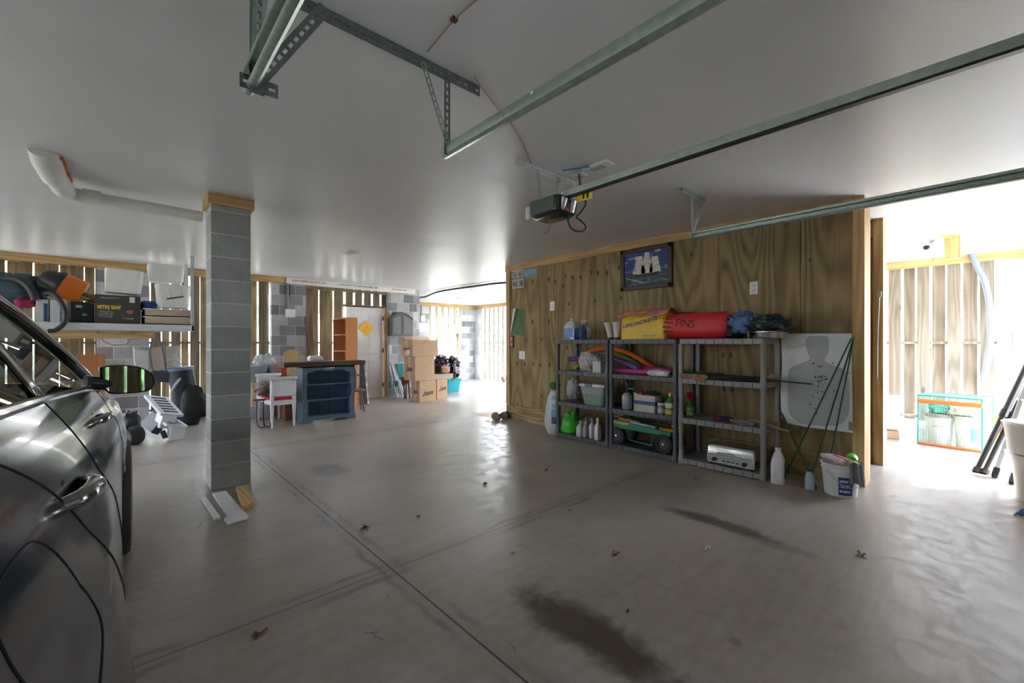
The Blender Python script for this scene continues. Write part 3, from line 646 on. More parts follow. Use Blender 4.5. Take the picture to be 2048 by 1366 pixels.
def outletbox(c, sz, label):
    t = thing('ceiling_outlet', label, 'outlet', c)
    MB().box(c.x - sz[0] / 2, c.y - sz[1] / 2, CEIL - 0.02, c.x + sz[0] / 2, c.y + sz[1] / 2, CEIL).build('box', whitep, t, bevel=0.003)
    MB().box(c.x - sz[0] / 4, c.y - sz[1] / 4, CEIL - 0.024, c.x + sz[0] / 4, c.y + sz[1] / 4, CEIL - 0.018).build('socket', mat('socket_grey', (0.4, 0.4, 0.4), 0.5), t)
outletbox(FL(1196, 331, CEIL), (0.10, 0.22, 0.02), 'white ceiling outlet box right of the blue wire')
outletbox(FL(1160, 349, CEIL), (0.08, 0.10, 0.02), 'small white ceiling outlet the opener is plugged into')
wr = mat('tan_wire', (0.36, 0.24, 0.14), 0.6)
b = MB(); b.tube([FL(960, -6, 2.575), FL(908, 40, 2.572), FL(855, 103, 2.575)], 0.004, 6, sm=5); o = tag(b.build('bell_wire', wr, smooth=True), 'thin tan wire crossing the ceiling above the angle iron', 'wire')
p = FL(908, 40, 2.57); MB().box(p.x - 0.012, p.y - 0.01, 2.565, p.x + 0.012, p.y + 0.01, 2.578).build('staple', mat('brown_staple', (0.1, 0.03, 0.02), 0.6), o)
b = MB(); b.tube([FL(950, 155, 2.575), FL(975, 190, 2.572), FL(1000, 222, 2.575), FL(1022, 247, 2.572), FL(1042, 280, 2.575), FL(1062, 326, 2.575)], 0.004, 6, sm=5)
tag(b.build('bell_wire', wr, smooth=True), 'thin tan wire running along the ceiling to the opener', 'wire')
# dark cable under the ceiling of the alcove
b = MB(); b.tube([FL(828, 594, 2.54), FL(848, 594, 2.49), FL(875, 584, 2.54), FL(915, 577, 2.54), FL(960, 571, 2.54), FL(990, 567, 2.54), FL(1030, 564, 2.54)], 0.022, 8, sm=6)
tag(b.build('flexible_conduit', mat('dark_conduit', (0.05, 0.06, 0.06), 0.5), smooth=True), 'dark flexible conduit sagging along the ceiling near the alcove', 'conduit')

# ============================================================ THINGS ON THE PLYWOOD WALL
WX = PX - 0.001
def wallbox(px0, py0, px1, py1, th, X=WX):
    a, b_ = AX(px0, py0, X), AX(px1, py1, X)
    return MB().box(X - th, a.y, a.z, X, b_.y, b_.z), a, b_
def plate(px0, py0, px1, py1, txt, m, mi, label):
    a, b_ = AX(px0, py0, WX), AX(px1, py1, WX); t = thing('licence_plate', label, 'license plate', (WX, (a.y + b_.y) / 2, b_.z), group='old number plates on the plywood')
    MB().box(WX - 0.004, a.y, a.z, WX, b_.y, b_.z).build('plate', m, t, bevel=0.003)
    r = MB()
    for (y0, y1, z0, z1) in ((a.y, b_.y, a.z, a.z - 0.006), (a.y, b_.y, b_.z, b_.z + 0.006), (a.y, a.y - 0.006, a.z, b_.z), (b_.y, b_.y + 0.006, a.z, b_.z)): r.box(WX - 0.006, y0, z0, WX - 0.003, y1, z1)
    r.build('raised_edge', mi, t)
    w_ = abs(a.y - b_.y); h_ = abs(a.z - b_.z)
    lettering(txt, (WX - 0.0045, a.y - w_ * 0.07, b_.z + h_ * 0.16), (0, -1, 0), (0, 0, 1), w_ * 0.86, h_ * 0.6, mi, t, bold=0.02)
plw = mat('plate_tin', (0.50, 0.44, 0.40), 0.5, var=0.15); plb = mat('plate_blue', (0.10, 0.26, 0.42), 0.45, var=0.1)
plate(1023, 541, 1048, 556, '354  46F', plw, mat('plate_digits', (0.12, 0.09, 0.09), 0.6), 'white number plate at the top left corner of the plywood wall')
plate(1024, 558, 1049, 576, '4NK  086', plw, ink, 'worn white number plate hung below another at the wall corner')
plate(1049, 535, 1075, 552, 'SS-2WUW', plb, mat('plate_pale', (0.42, 0.50, 0.52), 0.6), 'blue number plate near the top of the plywood wall')
def cover(px0, py0, px1, py1, label, kind='switch'):
    a, b_ = AX(px0, py0, WX), AX(px1, py1, WX); t = thing('wall_plate', label, kind, (WX, (a.y + b_.y) / 2, b_.z), group='white electrical cover plates')
    MB().box(WX - 0.006, a.y, a.z, WX, b_.y, b_.z).build('cover', whitep, t, bevel=0.003)
    cy = (a.y + b_.y) / 2; cz = (a.z + b_.z) / 2; q = MB(); h_ = abs(a.z - b_.z); w_ = abs(a.y - b_.y)
    if kind == 'outlet':
        for s in (-1, 1): q.box(WX - 0.009, cy - w_ * .2, cz + s * h_ * .22 - h_ * .13, WX - 0.004, cy + w_ * .2, cz + s * h_ * .22 + h_ * .13)
    else: q.box(WX - 0.012, cy - w_ * .12, cz - h_ * .12, WX - 0.004, cy + w_ * .12, cz + h_ * .12)
    each(q, 'socket' if kind == 'outlet' else 'toggle', mat('plate_inset', (0.6, 0.6, 0.58), 0.4), t)
cover(1499.5, 564, 1516, 588, 'white outlet cover right of the ship picture', 'outlet')
cover(1100.5, 603.5, 1109.5, 621, 'blank white cover left of the ship picture above the shelf end')
cover(1038.5, 702, 1050, 718.5, 'white double switch low on the wall below the green paper')
# ship picture
a, b_ = AX(1243, 499, WX), AX(1347, 575, WX)
yT, yB = AX(1244, 499, WX), AX(1247, 583, WX)
Yl, Yr = 3.225, AX(1346, 500, WX).y; z1 = AX(1346, 484, WX).z; z0 = AX(1346, 573, WX).z
pic = thing('framed_picture', 'dark framed picture of a white sailing ship hanging on the plywood', 'picture', (WX, (Yl + Yr) / 2, z0))
fw = 0.055; frm = mat('dark_walnut', (0.045, 0.018, 0.010), 0.4, var=0.3)
f = MB()
for (ya, yb, za, zb) in ((Yl, Yr, z1, z1 - fw), (Yl, Yr, z0, z0 + fw), (Yl, Yl - fw, z0, z1), (Yr, Yr + fw, z0, z1)): f.box(WX - 0.03, ya, za, WX, yb, zb)
f.build('frame', frm, pic, bevel=0.008)
def seapaint():
    m, n, l, b = newmat('sea_painting'); t = n.new('ShaderNodeTexCoord'); s = n.new('ShaderNodeSeparateXYZ'); l.new(t.outputs['Object'], s.inputs[0])
    mp = n.new('ShaderNodeMapping'); l.new(t.outputs['Object'], mp.inputs[0]); mp.inputs['Scale'].default_value = (1, 3, 14)
    z = n.new('ShaderNodeTexNoise'); z.inputs['Scale'].default_value = 3; z.inputs['Detail'].default_value = 5; z.inputs['Distortion'].default_value = 1; l.new(mp.outputs[0], z.inputs['Vector'])
    sea = n.new('ShaderNodeValToRGB'); l.new(z.outputs['Fac'], sea.inputs[0]); sea.color_ramp.elements[0].position = 0.45; sea.color_ramp.elements[0].color = (0.012, 0.025, 0.035, 1)
    sea.color_ramp.elements[1].position = 0.72; sea.color_ramp.elements[1].color = (0.12, 0.30, 0.32, 1)
    mp2 = n.new('ShaderNodeMapping'); l.new(t.outputs['Object'], mp2.inputs[0]); mp2.inputs['Scale'].default_value = (1, 2.2, 7)
    z2 = n.new('ShaderNodeTexNoise'); z2.inputs['Scale'].default_value = 2.0; z2.inputs['Detail'].default_value = 5; l.new(mp2.outputs[0], z2.inputs['Vector'])
    sky = n.new('ShaderNodeValToRGB'); l.new(z2.outputs['Fac'], sky.inputs[0]); sky.color_ramp.elements[0].position = 0.56; sky.color_ramp.elements[0].color = (0.015, 0.045, 0.22, 1)
    sky.color_ramp.elements[1].position = 0.66; sky.color_ramp.elements[1].color = (0.5, 0.55, 0.56, 1)
    hz = M_(n, 'GREATER_THAN', s.outputs['Z'], 0.205, l); mx = n.new('ShaderNodeMixRGB'); l.new(hz, mx.inputs[0]); l.new(sea.outputs[0], mx.inputs[1]); l.new(sky.outputs[0], mx.inputs[2])
    l.new(mx.outputs[0], b.inputs['Base Color']); b.inputs['Roughness'].default_value = 0.5; return m
MB().box(WX - 0.012, Yl - fw + .004, z0 + fw - .004, WX - 0.002, Yr + fw - .004, z1 - fw + .004).build('painting', seapaint(), pic)
sailm = mat('painted_sail', (0.68, 0.66, 0.58), 0.7, var=0.15, vscale=30); hullm = mat('painted_hull', (0.05, 0.04, 0.035), 0.7)
PW, PH = (Yl - Yr) - 2 * fw, (z1 - z0) - 2 * fw
def pq(pts, e=0.0): return MB().prism([(x * PW, z * PH) for x, z in pts], (WX - 0.012 - e, Yl - fw, z0 + fw), (0, -1, 0), (0, 0, 1), 0.001)
b = MB()
for (cx, segs) in ((0.35, ((.34, .58, .15), (.60, .74, .11), (.76, .88, .09))), (0.53, ((.36, .60, .14), (.62, .76, .10), (.78, .86, .08), (.88, .96, .06))), (0.71, ((.34, .54, .13), (.56, .67, .10), (.69, .80, .08)))):
    for (za, zb, hw) in segs:
        q = pq([(cx - hw, za), (cx - hw * .2, za - .02), (cx + hw, za), (cx + hw * .85, zb), (cx - hw * .75, zb)], 0.001); b.add(q.v, q.f)
q = pq([(0.17, .40), (0.28, .46), (0.27, .56), (0.22, .46)], 0.001); b.add(q.v, q.f)
each(b, 'painted_sail', sailm, pic)
b = pq([(0.16, .36), (0.22, .28), (0.30, .24), (0.76, .25), (0.80, .36), (0.5, .31)], 0.002); b.build('hull', hullm, pic)
b = MB()
for cx in (0.35, 0.53, 0.71):
    q = pq([(cx - .004, .3), (cx + .004, .3), (cx + .004, .93), (cx - .004, .93)], 0.0005); b.add(q.v, q.f)
q = pq([(0.02, .26), (0.03, .27), (0.46, .09), (0.44, .07)], 0.001); each(b, 'painted_mast', hullm, pic)
q.build('wave_crest', mat('foam_green', (0.35, 0.6, 0.55), 0.6), pic)
# green printed sheet curling off the wall
gs = mat('green_print', (0.045, 0.11, 0.03), 0.5, var=0.9, vscale=60)
tl, tr, br_, bl = AX(1034, 617, WX), AX(1048, 618, WX), AX(1048, 673, WX), AX(1023.5, 668, WX)
t = thing('paper_sheet', 'glossy sheet printed with green leaves curling off the plywood edge', 'poster', (WX, tr.y, br_.z))
MB().add([Vector((WX - .012, tl.y, tl.z)), Vector((WX - .005, tr.y, tr.z)), Vector((WX - .005, br_.y, br_.z)), Vector((WX - .012, bl.y, bl.z))], [(0, 1, 2, 3)]).build('printed_side', gs, t, solid=0.001)
MB().tube([Vector((WX - 0.03, tl.y + 0.02, tl.z)), Vector((WX - 0.016, bl.y + 0.01, bl.z))], [0.028, 0.008], 14).build('curled_edge', whitep, t, smooth=True)
# remote strip with two pink buttons
a, b_ = AX(1022, 671.5, WX), AX(1028, 695.5, WX)
t = thing('button_panel', 'narrow black panel with two pink labels under the green sheet', 'control panel', (WX, a.y, b_.z))
MB().box(WX - 0.02, a.y, a.z, WX, b_.y, b_.z).build('panel', black, t, bevel=0.003)
pk = mat('pink_label', (0.75, 0.12, 0.16), 0.5)
for zz in (0.72, 0.28): 
    c = lin(b_.z, a.z, zz); MB().box(WX - 0.024, a.y - .006, c - .035, WX - 0.018, b_.y + .014, c + .035).build('pink_label', pk, t, bevel=0.006)

# ---- target sheet leaning on the wall
TX = PX - 0.06
tgt = thing('shooting_target', 'white paper target with a grey human silhouette and bullet holes, leaning on the plywood', 'target', (TX, 1.2, 0.4))
def TP(px, py, e=0.0):
    z = lin(0, 1, (py - 667) / 200.0); return AX(px, py, PX - 0.02 - 0.10 * z - e)
out = [(1562, 668), (1632, 667), (1703, 667), (1706, 866), (1660, 860), (1620, 855), (1590, 850), (1575, 846), (1563, 835), (1561, 780), (1564, 730)]
b = MB(); b.add([TP(*p) for p in out], [tuple(range(len(out)))]); b.build('sheet', mat('target_paper', (0.74, 0.75, 0.76), 0.6, var=0.06, vscale=3), tgt, solid=0.003)
sil = [(1618, 672), (1651, 672), (1657, 677), (1658, 698), (1654, 710), (1650, 718), (1652, 724), (1668, 731), (1687, 739), (1694, 748), (1698, 770), (1699, 800), (1697, 825), (1690, 840), (1678, 849), (1655, 852), (1620, 850), (1600, 846), (1583, 833), (1576, 815), (1576, 770), (1577, 746), (1583, 735), (1603, 726), (1617, 720), (1619, 714), (1614, 703), (1612, 680)]
P = smooth_path([TP(x, y, 0.003) for x, y in sil + sil[:1]], 3)[:-1]
b = MB(); b.add(P, [tuple(range(len(P)))]); b.build('silhouette', mat('target_grey', (0.45, 0.47, 0.50), 0.6), tgt)
b = MB(); rnd = random.Random(5)
hs = [(1627, 727), (1666, 726)] + [(rnd.gauss(1640, 7), rnd.gauss(758, 11)) for i in range(26)] + [(rnd.gauss(1625, 8), rnd.gauss(795, 14)) for i in range(10)] + [(1589, 799), (1698, 745), (1668, 782), (1617, 815)]
for (x, y) in hs:
    c = TP(x, y, 0.0055); r = rnd.uniform(0.004, 0.009); k = rnd.randint(5, 7)
    b.add([c + Vector((0.02 / 200 * r, math.cos(6.283 * i / k + x) * r * rnd.uniform(.5, 1.3), math.sin(6.283 * i / k + x) * r * rnd.uniform(.6, 1.3))) for i in range(k)], [tuple(range(k))])
b.build('bullet_hole', mat('hole_dark', (0.035, 0.02, 0.015), 0.9), tgt)['kind'] = 'stuff'
b = MB(); b.add([TP(1697, 843, .004), TP(1705, 844, .004), TP(1705.5, 862, .004), TP(1697, 860, .004)], [(0, 1, 2, 3)]); b.build('printed_block', mat('grey_print', (0.22, 0.22, 0.24), 0.6), tgt)
gn = mat('pencil_grey', (0.58, 0.58, 0.59), 0.8)
d_ = (TP(1600, 690) - TP(1570, 695)).normalized()
lettering('Rachel', TP(1572, 700, .004), d_, (0, 0, 1), 0.17, 0.05, gn, tgt, 'handwriting', shear=0.3, depth=0.001)
# ---- green garden stakes
stk = mat('green_stake', (0.015, 0.075, 0.045), 0.45)
def stake(pts, label, r=0.007):
    b = MB(); b.tube(pts, r, 8); o = tag(b.build('garden_stake', stk, smooth=True), label, 'garden stake', 'green garden stakes by the target')
top = AX(1703, 676, PX - 0.13)
def gz(px, py): return FL(px, py, 0.008)
stake([top, FL(1567, 958, 0.008)], 'thin green stake leaning across the target, the most slanted of the fan')
stake([top + Vector((0.0, -.012, -.01)), FL(1617, 972, 0.008)], 'green stake of the fan by the target that ends behind the bucket handle')
stake([top + Vector((0.0, -.02, 0.01)), AX(1659, 925, 4.62)*1.0, FL(1650, 965, 0.008)], 'green stake of the fan by the target, standing closest to the pine post')
stake([AX(1558, 815, 4.80), FL(1633, 978, 0.01)], 'green stake leaning the other way, crossing the fan low down', 0.009)
stake([Vector((4.56, 1.58, 0.932)), AX(1622, 768, 4.56)], 'green stake lying level on the shelf and poking out in front of the target')
# ============================================================ GREY PLASTIC SHELVING AND ITS LOAD
XF, XBK = 4.385, 4.835
shm = mat('grey_shelf_plastic', (0.085, 0.095, 0.115), 0.42, spec=0.4, var=0.08)
shm2 = mat('pale_shelf_plastic', (0.27, 0.275, 0.275), 0.42, spec=0.4, var=0.08)
SZ = (0.06, 0.485, 0.905, 1.32)
def shelf_unit(y0, y1, m, label, zs=SZ):
    t = thing('shelving_unit', label, 'shelf', ((XF + XBK) / 2, (y0 + y1) / 2, 0), group='plastic shelving units along the plywood wall')
    for z in zs:
        b = MB(); b.rrect([(0.215, (y1 - y0) / 2 - 0.012, 0.02, z - 0.055), (0.222, (y1 - y0) / 2 - 0.004, 0.02, z - 0.05), (0.222, (y1 - y0) / 2 - 0.004, 0.02, z - 0.002), (0.218, (y1 - y0) / 2 - 0.008, 0.02, z)], ((XF + XBK) / 2, (y0 + y1) / 2, 0), 4)
        s = b.build('shelf_board', m, t)
        r = MB(); n = 8
        for i in range(n):
            y = lin(y0 + 0.06, y1 - 0.06, (i + 0.5) / n); r.box(XF - 0.0005, y - 0.0025, z - 0.05, XF + 0.012, y + 0.0025, z - 0.006)
        r.build('rib_pattern', black, s)
    for (x, y) in ((XF + 0.022, y0 + 0.02), (XF + 0.022, y1 - 0.02), (XBK - 0.022, y0 + 0.02), (XBK - 0.022, y1 - 0.02)):
        b = MB(); zz = [0.0] + list(zs)
        prof = []
        for i in range(len(zs)):
            a = 0.0 if i == 0 else zs[i - 1]; e = zs[i]
            prof += [(0.026, a + (0.001 if i else 0)), (0.021, a + 0.05 if i else 0.08), (0.021, e - 0.08), (0.026, e - 0.055)]
        b.rrect([(r_, r_, 0.012, z_) for r_, z_ in prof], (x, y, 0), 4); b.build('post', m, t, smooth=True)
    return t
U1, U2, U3 = (3.10, 3.945), (2.225, 3.08), (1.37, 2.20)
shelf_unit(*U1, shm, 'dark grey plastic shelving unit standing farthest from the pine post')
shelf_unit(*U2, shm, 'dark grey plastic shelving unit in the middle of three, holding the green wagon')
shelf_unit(*U3, shm2, 'pale grey plastic shelving unit nearest the target, holding the silver grill')
def S(px, z, X=4.55):            # point on a shelf at height z seen at column px
    u = (px - 1024) / FPX; k = (FW.y - FW.x * u) / (FW.x + FW.y * u); return Vector((X, X * k, z))
T = SZ[3] + 0.001
# --- top shelf
def jug(c, h, w, d, m, label, name='plastic_jug', capm=None, rot=0, group=None, cat='jug', liquid=None, lm=None, handle=True, labelm=None, ltxt=None):
    t = thing(name, label, cat, c, rot, group)
    b = MB(); b.rrect([(w * .47, d * .47, .02, 0), (w * .5, d * .5, .025, h * .03), (w * .5, d * .5, .025, h * .55), (w * .47, d * .46, .03, h * .68), (w * .25, d * .3, .03, h * .86), (.022, .022, .022, h * .9), (.022, .022, .022, h * .94)], (0, 0, 0), 5)
    local(t, b).build('bottle', m, t, smooth=True)
    b = MB(); b.lathe([(.026, h * .93), (.026, h), (.02, h + .002)], (0, 0, 0), 16); local(t, b).build('cap', capm or white, t, smooth=True)
    if liquid:
        b = MB(); b.rrect([(w * .503, d * .503, .025, h * .03), (w * .503, d * .503, .025, h * liquid)], (0, 0, 0), 5); local(t, b).build('liquid', lm, t, smooth=True)
    if handle:
        b = MB(); b.tube([(w * .2, 0, h * .88), (w * .42, 0, h * .84), (w * .46, 0, h * .72), (w * .46, 0, h * .6)], 0.013, 8, sm=4); local(t, b).build('handle', m, t, smooth=True)
    if labelm:
        b = MB(); b.box(-w * .51, -d * .36, h * .1, -w * .503, d * .36, h * .55); b.box(-w * .36, -d * .512, h * .1, w * .3, -d * .504, h * .55); each(local(t, b), 'paper_label', labelm, t)
    return t
bluel = mat('blue_fluid', (0.01, 0.11, 0.30), 0.15, coat=0.4); clearp = mat('hazy_plastic', (0.55, 0.57, 0.56), 0.25); lblb = mat('blue_label', (0.12, 0.30, 0.72), 0.4, var=0.25, vscale=35)
t = jug(S(1144, T, 4.56), 0.29, 0.13, 0.20, clearp, 'clear jug half full of blue washer fluid on the top shelf', cat='jug', liquid=.5, lm=bluel, labelm=lblb, rot=0.0)
def sprayer(c, h, r, m, hm, tm, label, rot=0, name='spray_bottle', group=None, sq=0.6, band=None, sc=1.0):
    t = thing(name, label, 'spray bottle', c, rot, group)
    b = MB(); b.lathe([(r * .93, 0), (r, .01), (r, h * .5), (r * .85, h * .6), (r * .35, h * .72), (.013, h * .78), (.013, h * .8)], (0, 0, 0), 22, sq=sq); local(t, b).build('bottle', m, t, smooth=True)
    b = MB(); b.lathe([(.018, h * .78), (.018, h * .86), (.014, h * .87)], (0, 0, 0), 14); local(t, b).build('collar', tm, t, smooth=True)
    b = MB(); b.prism([(-.02, 0), (.02, 0), (.03, .03), (.025, .05), (-.055, .052), (-.06, .03), (-.035, .028)], (0, -.012, h * .86), (1 * sc, 0, 0), (0, 0, 1 * sc), -.024); local(t, b).build('spray_head', hm, t, bevel=.003)
    b = MB(); b.tube([(-.035, 0, h * .89), (-.05, 0, h * .85), (-.045, 0, h * .8)], .006, 6, sm=3); local(t, b).build('trigger', tm, t, smooth=True)
    if band:
        b = MB(); b.lathe([(r * 1.01, h * .1), (r * 1.01, h * .45)], (0, 0, 0), 22, sq=sq, cap=False); local(t, b).build('paper_label', band, t, smooth=True)
    return t
redp = mat('red_plastic', (0.55, 0.02, 0.02), 0.35)
sprayer(S(1166, T, 4.50), 0.245, 0.05, mat('blue_bottle', (0.01, 0.16, 0.45), 0.25), mat('cream_plastic', (0.7, 0.66, 0.55), 0.4), redp, 'blue spray bottle with cream and red trigger on the top shelf', rot=2.6, band=mat('navy_label', (0.03, 0.05, 0.12), 0.5, var=0.5, vscale=50))
b = MB(); b.blob(S(1176, T + .085, 4.66), (.10, .12, .17), .12, 3, 3, .8, 24, 14, floor=T); t_ = tag(b.build('cap_hat', mat('pale_cloth', (.5, .48, .42), .9), smooth=True), 'pale rounded bundle behind the blue spray bottle', 'bundle'); t_.name = 'cloth_bundle'
wb = mat('white_rubber', (0.62, 0.60, 0.57), 0.55)
for px, X, dx, lb in ((1221, 4.56, -.03, 'left'), (1233.5, 4.53, .0, 'right')):
    c = S(px, T, X); t = thing('white_boot', 'white rubber tube beside the yellow bag, the %s one of the pair' % lb, 'funnel', c, group='pair of white tubes on the top shelf'); t.name = 'white_funnel'
    b = MB(); b.lathe([(.034, .025), (.036, .08), (.045, .14), (.056, .215), (.055, .215), (.044, .14), (.034, .08)], c, 20); b.v = [v + Vector((0, (-dx * 1.2) * ((v.z - T) / .2) ** 1.5, 0)) for v in b.v]; b.build('tube', wb, t, smooth=True)
    MB().lathe([(.036, 0), (.036, .026)], c, 20).build('dark_foot', black, t)
# yellow life jacket bag
yel = mat('yellow_vinyl', (0.70, 0.46, 0.01), 0.42, var=0.06, bump=0.15, bscale=14)
yl, yr = S(1240, T, 4.43).y, S(1331, T, 4.43).y
bag = thing('storage_bag', 'yellow vinyl bag lettered LIFE JACKETS on the top shelf', 'bag', (4.58, (yl + yr) / 2, T))
hx = 0.155; b = MB(); hy = (yl - yr) / 2
b.rrect([(hx, hy * .97, .04, 0), (hx * 1.02, hy, .05, .02), (hx * 1.0, hy * .99, .05, .18), (hx * .95, hy * .96, .06, .285), (hx * .8, hy * .9, .06, .315)], (4.43 + hx, (yl + yr) / 2, T), 6)
b.v = [v + Vector((0.006 * noise.noise(v * 9), 0.012 * noise.noise(v * 6), 0.014 * noise.noise(v * 7 + Vector((3, 0, 0))) * (v.z - T) / .25)) for v in b.v]
b.build('body', yel, bag, smooth=True)
navy = mat('navy_print', (0.10, 0.11, 0.32), 0.6)
lettering('LIFE JACKETS', (4.415, yl - 0.045, T + 0.115), (0, -1, 0.20), (0, -.2, 1), (yl - yr) * .78, 0.056, navy, bag, bold=0.03, depth=.004)
small_print((4.418, lin(yl, yr, .52), T + 0.038), (0, -1, 0), (0, 0, 1), (yl - yr) * .38, 0.014, navy, bag)
flap = MB()
def ff(u, v):
    y = lin(yl + .02, yr - .03, u); x = lin(4.405, 4.70, v); z = T + .300 + .045 * math.sin(math.pi * min(1, v * 1.1)) + .012 * noise.noise(Vector((u * 5, v * 4, 1))) - (.03 + .014 * math.sin(u * 17)) * (1 - v) ** 4
    return Vector((x, y, z))
flap.grid(ff, 30, 12); 
for o in (flap.build('flap', mat('flap_fabric', (0.58, 0.20, 0.17), 0.5, var=0.45, vscale=7), bag, smooth='all', solid=.008),): pass
# red fins bag
red = mat('red_nylon', (0.60, 0.022, 0.032), 0.5, bump=0.3, bscale=10)
fl_, fr_ = S(1326, T, 4.46).y, S(1453, T, 4.46).y
fb_ = thing('storage_bag', 'long red bag lettered FINS lying on the top shelf', 'bag', (4.57, (fl_ + fr_) / 2, T))
R = Matrix.Rotation(math.pi / 2, 3, 'X')
b = MB(); L = fl_ - fr_
b.rrect([(.09, .10, .09, 0), (.118, .13, .10, .02), (.13, .145, .11, L * .3), (.13, .145, .11, L * .7), (.125, .138, .10, L * .93), (.10, .11, .09, L)], (4.57, fl_, T + .14), 7, R)
b.v = [v + Vector((0.008 * noise.noise(v * 8), 0, 0.012 * noise.noise(v * 6))) for v in b.v]
b.v = [Vector((v.x, v.y, max(v.z, T))) for v in b.v]
b.build('body', red, fb_, smooth=True)
lettering("FINS'", (4.438, lin(fl_, fr_, .24), T + 0.135), (0, -1, -.10), (0, 0, 1), L * .34, 0.085, ink, fb_, bold=-0.005, depth=.006, shear=.15)
small_print((4.436, fl_ - .015, T + 0.215), (0, -1, -.06), (0, 0, 1), L * .17, 0.026, ink, fb_, depth=.008)
small_print((4.434, fl_ - .015, T + 0.125), (0, -1, -.1), (0, 0, 1), L * .17, 0.026, ink, fb_, seed=4, depth=.006)
q = MB()
for z in (.18, .08): q.obox((4.436, fl_ - .075, T + z), (.004, .11, .013), (0.08, 0, 0))
each(q, 'black_bar', ink, fb_)
MB().tube([(4.60, fl_ - .02, T + .272), (4.58, fl_ - .2, T + .288), (4.6, fl_ - .36, T + .275)], .007, 6, sm=5).build('strap', black, fb_, smooth=True)
# thin plank under it
p0, p1 = S(1340, T, 4.43), S(1368, T, 4.43)
# blue bag, dark jacket, black pouch, tin tray
b = MB(); c = S(1487, T + .145, 4.55); b.blob(c, (.20, .25, .215), .38, 2.4, 11, .75, 44, 26, floor=T + .05); tag(b.build('stuff_sack', mat('blue_nylon', (0.045, 0.13, 0.30), 0.45), smooth=True), 'crumpled blue nylon sack on top of the pale shelving unit', 'bag')
b = MB(); c = S(1466, T + .07, 4.57); b.blob(c, (.20, .22, .14), .3, 3, 4, .8, 36, 20, floor=T); tag(b.build('black_pouch', mat('black_nylon', (0.008, 0.009, 0.010), 0.6), smooth=True), 'black pouch squeezed between the red bag and blue sack', 'pouch')
b = MB(); c = S(1533, T + .13, 4.58); b.blob(c, (.27, .33, .17), .45, 2.6, 21, .7, 48, 26, floor=T + .062); b.blob(S(1573, T + .085, 4.56), (.12, .16, .05), .3, 3, 9, .8, 24, 12)
tag(b.build('rain_jacket', mat('dark_teal_nylon', (0.012, 0.03, 0.034), 0.38), smooth=True), 'dark green rain jacket heaped at the end of the top shelf', 'jacket')
c = S(1540, T, 4.60); c.y -= .0
t = thing('metal_tray', 'shiny round tin tray under the dark jacket', 'tray', c)
MB().lathe([(.10, 0), (.155, .004), (.165, .055), (.172, .06), (.172, .066), (.12, .068), (.001, .07)], c, 40, sq=.9).build('pan', mat('tin', (0.5, 0.5, 0.52), 0.22, 0.9), t, smooth=True)
tag(MB().lathe([(.012, 0), (.016, .03), (.010, .055), (.001, .06)], S(1497, T, 4.44), 12, sq=.5).build('yellow_tag', mat('lime', (.45, .6, .02), .4), smooth=True), 'tiny lime green plug on the front edge of the top shelf', 'plug')
# --- second shelf
z = SZ[2] + .001
def noodle(pts, m, label, r=.030):
    b = MB(); b.tube([AX(px, py, X) for px, py, X in pts], r, 16, sm=8); t = b.build('pool_noodle', m, smooth=True); return tag(t, label, 'pool noodle', 'foam pool noodles bent across two shelving units')
orn = mat('orange_foam_noodle', (0.70, 0.13, 0.005), 0.7); pur = mat('purple_foam', (0.13, 0.055, 0.28), 0.7); grn = mat('green_foam', (0.22, 0.42, 0.05), 0.7); pnk = mat('pink_foam', (0.48, 0.04, 0.22), 0.6)
noodle([(1153, 726, 4.66), (1165, 712, 4.68), (1190, 700, 4.69), (1212, 697, 4.70), (1240, 700, 4.70), (1270, 712, 4.70), (1295, 729, 4.70), (1312, 740, 4.69)], orn, 'orange foam noodle arched over the others behind the shelf posts')
noodle([(1150, 738, 4.72), (1175, 716, 4.76), (1212, 706, 4.77), (1240, 712, 4.77), (1262, 721, 4.77), (1285, 738, 4.76)], grn, 'lime green foam noodle between the orange and purple ones', .026)
noodle([(1138, 719, 4.50), (1155, 717, 4.53), (1180, 711, 4.57), (1205, 712, 4.58), (1235, 721, 4.57), (1260, 730, 4.54), (1277, 737, 4.50)], pur, 'purple foam noodle bent in front of the orange one')
b = MB(); b.tube([Vector((4.50, S(1230, z, 4.5).y, z + .032)), Vector((4.52, S(1300, z, 4.52).y, z + .032))], .031, 16); tag(b.build('foam_roll', pnk, smooth=True), 'pink foam roll lying in front on the second shelf', 'foam roll', 'pink foam rolls')
b = MB(); b.tube([Vector((4.64, S(1272, z, 4.64).y, z + .075)), Vector((4.66, S(1352, z, 4.66).y, z + .045))], .033, 16); tag(b.build('foam_roll', pnk, smooth=True), 'pink foam roll lying behind, toward the middle shelf post', 'foam roll', 'pink foam rolls')
b = MB(); b.blob(S(1318, z + .032, 4.47), (.11, .26, .075), .3, 3, 31, .7, 36, 16, floor=z); tag(b.build('plastic_wrap', mat('white_film', (0.6, 0.6, 0.58), 0.35), smooth=True), 'roll of crinkled white plastic wrap by the pink foam', 'plastic bag')
b = MB(); c = S(1174, z + .12, 4.50); b.blob(c, (.16, .21, .24), .35, 1.5, 41, .8, 44, 26, floor=z); b.blob(c + Vector((.05, -.09, .03)), (.14, .16, .14), .5, 2.5, 44, .8, 30, 16, floor=z)
tag(b.build('plastic_bag', mat('white_bag', (0.50, 0.48, 0.46), 0.45), smooth=True), 'crumpled white plastic bag on the second shelf by the white box', 'plastic bag')
c = S(1198, z, 4.44); t = thing('small_box', 'plain small white cardboard box at the front of the second shelf', 'box', c)
MB().box(c.x - .05, c.y - .062, z, c.x + .10, c.y + .062, z + .142).build('carton', mat('white_card', (.52, .53, .53), .6), t, bevel=.002)
